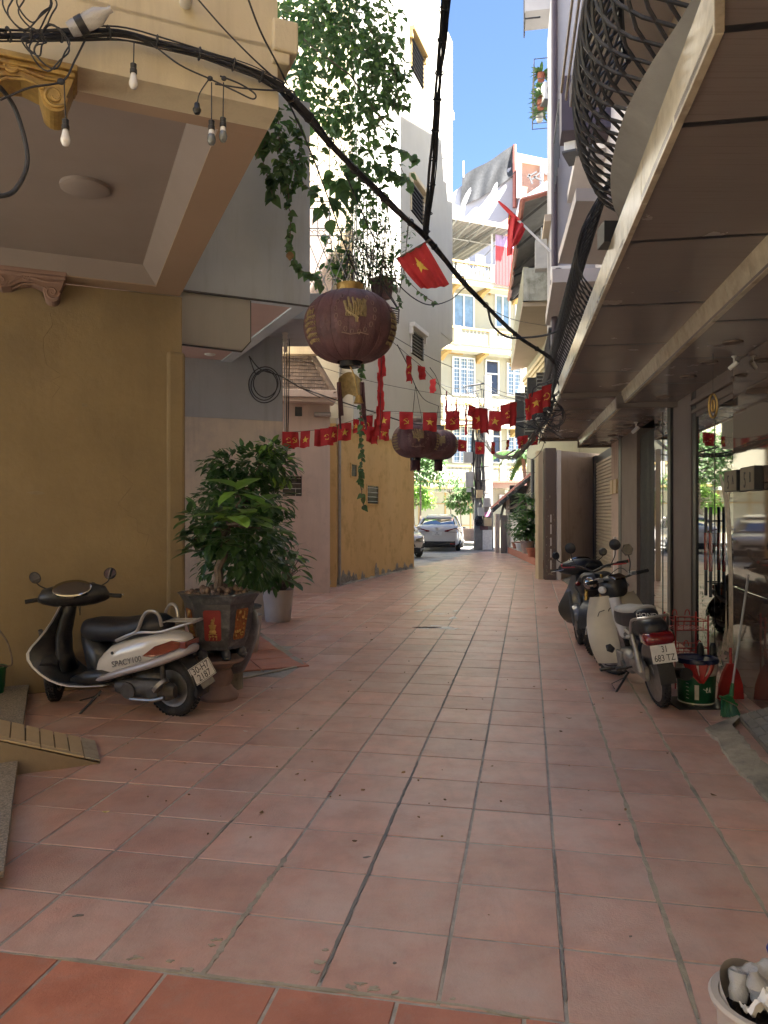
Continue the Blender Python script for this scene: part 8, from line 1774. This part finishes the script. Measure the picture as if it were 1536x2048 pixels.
# ------------------------------------------------------------------ left ramp, slabs, green bag
s0 = G(201, 1527); dl = Vector((-.9, -.43, 0)).normalized(); nl = Vector((-dl.y, dl.x, 0)); nl = -nl if nl.y < 0 else nl
rm = thing('tiled_ramp', 'steep beige tiled motorbike ramp coming down from the left edge', 'ramp', tuple(s0))
wR = .44; LR = 1.9; sl_ = .37
def rp(s, n_, z=0): return s0 + dl * s + nl * n_ + Vector((0, 0, z + sl_ * max(0, s) + .012))
mb = MB(); mb.add([rp(0, 0, -.012), rp(LR, 0, -sl_ * LR - .012), rp(LR, wR, -sl_ * LR - .012), rp(0, wR, -.012), rp(LR, 0), rp(LR, wR)], [(0, 1, 4), (3, 5, 2), (0, 3, 2, 1), (0, 4, 5, 3), (1, 2, 5, 4)]); mb.build('base', M['rampside'], rm)
mb = MB(); mb.ext([rp(.0, -.005, .0), rp(.09, -.005, .0), rp(.09, wR, .0), rp(.0, wR, .0)], (0, 0, .012)); mb.build('cement_toe', M['concrete'], rm, bevel=.004)
k = 0; s = .095
while s < LR - .1:
    mb = MB(); mb.ext([rp(s, .06), rp(s + .075, .06), rp(s + .075, wR - .005), rp(s, wR - .005)], (0, 0, .012)); mb.build('tread_tile', M['ramptile'], rm, bevel=.002); s += .083
s = .095
while s < LR - .2:
    mb = MB(); mb.ext([rp(s, -.004), rp(s + .24, -.004), rp(s + .24, .054), rp(s, .054)], (0, 0, .011)); mb.build('edge_tile', M['ramptile'], rm, bevel=.002); s += .245
def gslab(label, p1, p2, z, wd=1.6):
    q1, q2 = G(*p1, z), G(*p2, z); d = Vector((-.92, -.392, 0)); t = thing('granite_step', label, 'step', tuple(q2), 'granite steps at the left edge'); mb = MB(); mb.ext([q1, q2, q2 + d * wd, q1 + d * wd], (0, 0, -.03)); mb.build('tread', M['gravelramp'], t, bevel=.004)
    i = -d * -.02; mb = MB(); mb.ext([q1 + d * .03 - Vector((0, 0, .031)), q2 + d * .03 - Vector((0, 0, .031)), q2 + d * wd - Vector((0, 0, .031)), q1 + d * wd - Vector((0, 0, .031))], (0, 0, -(z - .031))); mb.build('riser', M['rampside'], t)
gslab('speckled granite step at the left edge nearest the camera', (37, 1513), (8, 1741), .085); gslab('dark granite step at the foot of the ochre wall', (58, 1369), (44, 1462), .085)
gb = W(-2, 1350, 6.1); gb.z = .09; t = thing('green_bucket', 'green plastic bucket cut off by the left picture edge', 'bucket', tuple(gb)); MB().lathe([(0, 0), (.08, 0), (.1, .2), (.108, .2), (.108, .215), (.095, .215), (.09, .05), (0, .05)], gb + Vector((-.05, 0, 0)), 20).build('body', M['greenplastic'], t, True)
t = thing('garden_hose', 'thin hose curving up the ochre wall at the left edge', 'hose', tuple(W(10, 1300, 6.1))); MB().tube(spline([W(-5, 1255, 6.2), W(15, 1285, 6.2), W(24, 1320, 6.15), W(20, 1332, 6.1), W(-6, 1330, 6.0)], 6), .007, 6).build('tube', M['bark'], t, True)
# ------------------------------------------------------------------ right: bucket, broom, rack, broken kerb
bk = G(1409, 1414); t = thing('paint_bucket', 'green paint bucket with a navy lid in the corner by the granite pier', 'bucket', tuple(bk)); bc = bk + Vector((0, .16, 0))
b = MB().lathe([(0, 0), (.132, 0), (.142, .02), (.158, .34), (.0, .34)], bc, 32).build('body', M['paintgreen'], t, True)
MB().lathe([(.1335, .0), (.146, .0), (.1455, .018), (.136, .02)], bc, 32).build('white_foot', M['whiteplastic'], t, True); MB().lathe([(.1535, .24), (.158, .25), (.159, .33), (.15, .33)], bc, 32).build('white_collar', M['whiteplastic'], t, True)
MB().lathe([(.158, .335), (.172, .337), (.174, .36), (.168, .372), (.155, .368), (.15, .36), (.06, .361), (.055, .366), (0, .366)], bc, 32).build('lid', M['blueplastic'], t, True)
mb = MB(); pl_b = lambda a, z, o=.004: bc + Vector(((.1425 + .046 * z + o) * math.cos(a), (.1425 + .046 * z + o) * math.sin(a), z))
mb.grid(lambda u, v: pl_b(-2.05 + .22 * u, .05 + .12 * v, .001), 4, 3); mb.build('label_strip', M['plate'], b)
for k in range(5): mb = MB(); mb.tube([pl_b(-2.5, .06 + .03 * k, .001), pl_b(-2.35, .055 + .03 * k, .001)], .0025, 4); mb.build('stripe', M['whiteplastic'], b)
mb = MB(); mb.tube([pl_b(-1.4 + .03 * math.cos(a), .13 + .02 * math.sin(a), .001) for a in [k * .7 for k in range(9)]], .004, 4); mb.tube([pl_b(-1.6, .14, .001), pl_b(-1.48, .13, .001)], .004, 4); mb.tube([pl_b(-1.28, .11, .001), pl_b(-1.22, .15, .001), pl_b(-1.18, .11, .001)], .004, 4); mb.build('print', M['plate'], b)
rb2 = MB(); rb2.loft([[bc + Vector(((.165 + .012 * math.sin(5 * a)) * math.cos(-PI / 2 - .15 + a * w_), (.165 + .012 * math.sin(9 * a)) * math.sin(-PI / 2 - .15 + a * w_), z)) for a in [-1 + .25 * k for k in range(9)]] + [bc + Vector((.155 * math.cos(-PI / 2 - .15 + a * w_), .155 * math.sin(-PI / 2 - .15 + a * w_), z)) for a in [1 - .25 * k for k in range(9)]] for z, w_ in ((.345, .85), (.30, .7), (.26, .5), (.22, .25), (.19, .1))]); tag(rb2.build('red_bag', M['redplastic'], None, True), 'red net bag hanging from the rim of the paint bucket', 'bag')
gd = G(1405, 1422); MB().box((bc.x, bc.y - .05, .006), (.42, .34, .01)).build('rubber_mat', M['blackplastic'], None, label='flat black rubber mat under the paint bucket', cat='mat') if False else None
mt = MB().box((bc.x - .02, bc.y - .05, .006), (.44, .40, .008)).build('rubber_mat', M['blackplastic']); tag(mt, 'flat black rubber mat under the paint bucket', 'mat')
# broom and dustpan
e = G(1462, 1434); t = thing('broom', 'green bristled broom leaning on the granite pier', 'broom', tuple(e)); hp0 = e + Vector((.02, .04, .17)); hp1 = W(1497, 1150, 6.05)
MB().tube([hp0, hp1], .010, 8).build('handle', M['greymetal'], t, True); MB().tube([hp0 - Vector((.0, 0, .02)), hp0 + (hp1 - hp0).normalized() * .08], [.02, .013], 8).build('ferrule', M['greenplastic'], t, True)
mb = MB(); rr = random.Random(1)
for k in range(130): u = rr.uniform(-1, 1); a = e + Vector((.06 * u, .04 + rr.uniform(-.014, .014), .10 - .03 * u)); mb.tube([a, e + Vector((.075 * u + rr.uniform(-.01, .01), .0 + rr.uniform(-.03, .03), .004))], .0028, 3)
tag(mb.build('bristles', M['greenplastic'], t), kind='stuff'); mb = MB(); mb.loft([[e + Vector((x, .02, z)), e + Vector((x, .06, z)), e + Vector((x, .06, z + .02)), e + Vector((x, .02, z + .02))] for x, z in ((-.065, .135), (0, .11), (.065, .075))]); mb.ext([e + Vector((-.065, .04, .14)), e + Vector((.065, .04, .08)), e + Vector((.02, .04, .17))], (0, .012, 0)); mb.build('head', M['greenplastic'], t, bevel=.004)
dp_ = G(1474, 1405); t = thing('dustpan', 'red plastic dustpan standing behind the broom', 'dustpan', tuple(dp_)); mb = MB(); mb.loft([[dp_ + Vector((x * w_, .10 + y, z)) for x, y in ((-1, 0), (1, 0), (1, .03), (-1, .03))] for z, w_ in ((.0, .11), (.12, .10), (.22, .07), (.3, .03))]); mb.build('pan', M['redplastic'], t, bevel=.006); MB().tube([dp_ + Vector((0, .11, .28)), dp_ + Vector((.02, .16, .42))], .012, 8).build('handle', M['redplastic'], t, True)
# red wire rack
c = Vector((2.72, 6.75, 0)); t = thing('wire_rack', 'red plastic coated wire rack between the motorbike and the glass door', 'rack', tuple(c)); mb = MB(); ht_k = .62
x0, x1, y0, y1 = -.13, .16, -.13, .13
for x in (x0, x1):
    for y in (y0, y1): mb.tube([c + Vector((x, y, 0)), c + Vector((x, y, ht_k + .03))], .008, 6)
mb.build('frame', M['redplastic'], t, True)
for lv in (.12, .36, .60):
    mb = MB()
    mb.tube([c + Vector(q) for q in ((x0, y0, lv), (x1, y0, lv), (x1, y1, lv), (x0, y1, lv))], .005, 5, closed=True); mb.tube([c + Vector(q) for q in ((x0, y0, lv - .08), (x1, y0, lv - .08), (x1, y1, lv - .08), (x0, y1, lv - .08))], .004, 5, closed=True)
    for k in range(9): mb.tube([c + Vector((x0 + (x1 - x0) * k / 8, y0, lv - .08)), c + Vector((x0 + (x1 - x0) * k / 8, y1, lv - .08))], .003, 4)
    for k in range(5):
        x = x0 + (x1 - x0) * (k + .25) / 5
        if k in (1, 3): mb.tube([c + Vector((x + .022 * (1 - math.cos(a)), y1 if lv > .5 else y0, lv + .02 + .05 * math.sin(a))) for a in [PI * j / 8 for j in range(9)]], .004, 5)
        for y in (y0, y1): mb.tube([c + Vector((x, y, lv - .08)), c + Vector((x, y, lv + .0))], .003, 4)
    mb.build('basket', M['redplastic'], t, True)
for k, x in enumerate((1402, 1427)):
    g = W(x, 1318, 6.3); t = thing('black_slipper', ('left' if k == 0 else 'right') + ' one of a pair of black slippers propped upright behind the paint bucket', 'slipper', tuple(g), 'black slippers by the bucket'); mb = MB(); mb.loft([[g + Vector((w_ * math.cos(a), .018 * math.sin(a) + y, z)) for a in [2 * PI * j / 12 for j in range(12)]] for z, w_, y in ((-.06, .028, 0), (-.02, .034, 0), (.05, .032, .01), (.10, .030, .012), (.135, .018, .015))]); mb.build('sole', M['blackplastic'], t, 2)
    mb = MB(); mb.tube([g + Vector((-.03, 0, .02)), g + Vector((0, -.035, .05)), g + Vector((.03, 0, .02))], .008, 6); mb.build('strap', M['blackplastic'], t, True)
# etched tree picture on the doors
dd = MB(); rr = random.Random(44)
def DP_(px, py, o=.002):
    a = av(px, 2.06); Yc = R.p(a, -UW - .012, 0).y; return R.p(a, -(UW + .012) + o, H - (py - CY) / FPX * Yc)
U_ = lambda px, py: DP_(px, py)
trunk = [(1438, 1300), (1450, 1250), (1452, 1150), (1446, 1050), (1440, 980), (1432, 955), (1446, 968), (1452, 950), (1452, 985), (1458, 1050), (1464, 1150), (1466, 1250), (1473, 1310)]
M['etch'] = mat('etched glass picture', (.50, .42, .30), .5, .3, 14, col2=(.32, .25, .16), c2scale=12)
M['etchgreen'] = mat('etched glass foliage', (.20, .24, .12), .5, .4, 14, col2=(.42, .36, .20), c2scale=8)
doors = [o for o in shop.children if o.name.startswith('door_glass')][0]
dd.face([U_(1446, 1300), U_(1455, 1250), U_(1455, 1150), U_(1450, 1050), U_(1446, 1000), U_(1455, 1000), U_(1459, 1050), U_(1463, 1150), U_(1466, 1250), U_(1472, 1312)]); dd.face([U_(1446, 1002), U_(1436, 950), U_(1439, 948), U_(1455, 1000)]); dd.face([U_(1451, 1000), U_(1458, 952), U_(1460, 955), U_(1456, 1000)])
dd.face([U_(1440, 1300), U_(1448, 1255), U_(1450, 1180), U_(1452, 1260), U_(1446, 1306)])
def AZp(px, py, s, el, an):
    p = DP_(px, py, .0025); q = [(s * math.cos(an) * 1, s * math.sin(an)), (-s * el * math.sin(an), s * el * math.cos(an))]; return [p + R.a * q[0][0] + Vector((0, 0, q[0][1])), p + R.a * q[1][0] + Vector((0, 0, q[1][1])), p - R.a * q[0][0] - Vector((0, 0, q[0][1])), p - R.a * q[1][0] - Vector((0, 0, q[1][1]))]
for k in range(420):
    px = rr.choice((1400, 1452, 1425, 1463)) + rr.gauss(0, 7); py = 850 + 150 * rr.random() ** .8
    if 1394 < px < 1472: dd.face(AZp(px, py + (abs(px - 1430) < 8) * -20, rr.uniform(.006, .015), .35, PI / 2 + rr.uniform(-.4, .4)))
pic = dd.build('etched_tree', M['etch'], doors, kind='stuff') if False else tag(dd.build('etched_tree', M['etch'], doors), kind='stuff')
dg = MB()
for k in range(300):
    px = rr.uniform(1394, 1472); base = 1205 + 95 * (1 if px > 1425 else .2) * rr.random(); py = base + rr.uniform(0, 60) + (px - 1394) * .5
    if px < 1412: py = rr.uniform(1170, 1290)
    dg.face(AZp(px, py, rr.uniform(.012, .035), .25, rr.uniform(.3, 2.8)))
tag(dg.build('etched_foliage', M['etchgreen'], doors), kind='stuff')
# broken kerb and near ramp at the right edge
kk = thing('broken_kerb', 'ragged cement edge of the grey ramp at the right picture edge', 'kerb', tuple(G(1480, 1520)))
rr = random.Random(3); oe = [(1412, 1462), (1432, 1483), (1450, 1512), (1475, 1545), (1500, 1568), (1536, 1608), (1590, 1670), (1700, 1800)]; ie = [(1478, 1442), (1466, 1462), (1480, 1478), (1495, 1500), (1512, 1520), (1550, 1560), (1610, 1620), (1760, 1740)]
ov = [q for q in spline([G(x, y) for x, y in oe], 5)]; iv = [q for q in spline([G(x, y) for x, y in ie], 5)]
ov = [q + Vector((rr.uniform(-.012, .012), rr.uniform(-.012, .012), 0)) for q in ov]; iv = [q + Vector((rr.uniform(-.012, .012), rr.uniform(-.012, .012), 0)) for q in iv]
mb = MB(); n_ = len(ov); vs = [q + Vector((0, 0, .0)) for q in ov] + [q + Vector((0, 0, .022)) for q in ov] + [q + Vector((0, 0, .045)) for q in iv] + [q for q in iv]
mb.add(vs, [(i, i + 1, n_ + i + 1, n_ + i) for i in range(n_ - 1)] + [(n_ + i, n_ + i + 1, 2 * n_ + i + 1, 2 * n_ + i) for i in range(n_ - 1)] + [(2 * n_ + i, 2 * n_ + i + 1, 3 * n_ + i + 1, 3 * n_ + i) for i in range(n_ - 1)]); mb.build('cement_strip', M['concrete'], kk)
nr = thing('door_ramp', 'grey ribbed ramp of broad tiles rising to the granite pier at the right edge', 'ramp', tuple(G(1520, 1480)))
A0, A1 = G(1478, 1441), G(1700, 1700); B0 = R.p(R.a.dot(A0) - .05, -UW, 0); B1 = R.p(R.a.dot(A1), -UW, 0)
mb = MB(); mb.add([A0 + Vector((0, 0, .03)), A1 + Vector((0, 0, .03)), B1 + Vector((0, 0, .16)), B0 + Vector((0, 0, .16)), A0, B0, A1, B1], [(0, 1, 2, 3), (4, 0, 3, 5), (4, 6, 1, 0), (6, 7, 2, 1)]); mb.build('bed', M['greytile'], nr)
for i in range(6):
    for j in range(12):
        f_ = lambda u, v: (A0.lerp(A1, v)).lerp(B0.lerp(B1, v), u) + Vector((0, 0, .032 + .13 * u)); mb = MB(); mb.ext([f_(i / 6 + .008, j / 12 + .004), f_((i + 1) / 6 - .008, j / 12 + .004), f_((i + 1) / 6 - .008, (j + 1) / 12 - .004), f_(i / 6 + .008, (j + 1) / 12 - .004)], (0, 0, .012)); mb.build('tile', M['greytile'], nr, bevel=.003)
# litter pot at the lower right corner
c = Vector((.985, 1.90, -.03)); zt = .36
t = thing('litter_pot', 'chipped white pot full of litter in the lower right corner', 'pot', tuple(c)); MB().lathe([(0, 0), (.09, 0), (.118, .2), (.128, .335), (.142, .34), (.146, .352), (.14, .36), (.122, .358), (.115, .30), (0, .29)], c, 36).build('body', M['creampot'], t, True)
mb = MB(); mb.grid(lambda u, v: c + Vector(((.118) * math.cos(1.2 + 2.5 * u), (.118) * math.sin(1.2 + 2.5 * u), .30 + v * (.10 * math.sin(PI * (.15 + .84 * u)) ** .6))), 24, 5); tag(mb.build('card_wrapper', M['ramptile'] if False else M['creampot'], None, True), 'curved cream card standing inside the litter pot', 'card')
mb = MB(); mb.grid(lambda u, v: c + Vector((.113 * u * math.cos(6.283 * v), .113 * u * math.sin(6.283 * v), .305 + .02 * noise.noise(Vector((u * 9, v * 9, 0))))), 10, 28); mb.build('soil', M['soil'], t, True)
a = c + Vector((-.075, .05, .375)); b = c + Vector((.05, .06, .40)); Rm = (b - a).to_track_quat('Z', 'Y').to_matrix(); t = thing('plastic_bottle', 'crushed clear plastic bottle lying on top of the litter pot', 'bottle', tuple(a))
prof = [(0, 0)] + [(.026 + .004 * math.sin(k * 1.7), .004 + .012 * k) for k in range(10)] + [(.012, .14), (.012, .155)]
MB().lathe(prof, a, 18, Rm).build('body', M['clearplastic'], t, True); a2 = c + Vector((-.075, .015, .345)); Rm2 = Vector((.2, .3, 1)).to_track_quat('Z', 'Y').to_matrix(); tag(MB().lathe([(0, 0), (.022, .0), (.025, .02), (.021, .035), (.026, .05), (.025, .066)], a2, 18, Rm2).build('plastic_cup', M['clearplastic'], None, True), 'clear plastic cup stuck in the soil of the litter pot', 'cup')
a3 = c + Vector((-.02, .0, .345)); t = thing('plastic_bottle', 'short clear bottle standing upside down between the tissues', 'bottle', tuple(a3)); MB().lathe([(0, 0), (.02, .0), (.026, .02), (.022, .035), (.027, .06), (.012, .085), (.012, .1)], a3, 16, Vector((-.3, -.1, 1)).to_track_quat('Z', 'Y').to_matrix()).build('body', M['clearplastic'], t, True)
tag(MB().lathe([(0, 0), (.032, .0), (.033, .12), (.028, .125), (0, .125)], c + Vector((.10, .07, .33)), 20, Vector((-.3, .1, 1)).to_track_quat('Z', 'Y').to_matrix()).build('drink_can', mat('blue printed can', (.02, .05, .30), .3, .3, 60, metal=.4, col2=(.5, .5, .55), c2scale=30, c2lo=.6, c2hi=.62), None, True), 'blue and white drink can at the back of the litter pot', 'can')
for k, (x, y) in enumerate(((-.055, -.055), (.03, -.07))): mb = MB(); s_ = k; mb.grid(lambda u, v: c + Vector((x + .075 * (u - .5), y + .065 * (v - .5), .375 + .02 * noise.noise(Vector((u * 6 + s_ * 5, v * 6, 1))) + .035 * math.sin(u * 5 + s_) * math.cos(v * 4))), 14, 14); tag(mb.build('tissue', M['paper'], None, True), ('larger' if k == 0 else 'smaller') + ' crumpled white tissue on the litter pot', 'tissue')
tag(MB().tube([c + Vector((.115, .0, .35)), c + Vector((.12, .03, .38))], .014, 8).build('bottle_cap', M['greenplastic'], None, True), 'green cap beside the drink can on the litter pot', 'cap')
# small things by the end wall
c = G(1158, 1152, .12); c.z = .12; tag(MB().lathe([(0, 0), (.1, 0), (.125, .2), (.13, .2), (.12, .19), (0, .17)], c, 18).build('black_bucket', M['blackplastic'], None, True), 'small black bucket against the dirty tan end wall', 'bucket')
sw = [o for o in SC.objects if o.name == 'sun']
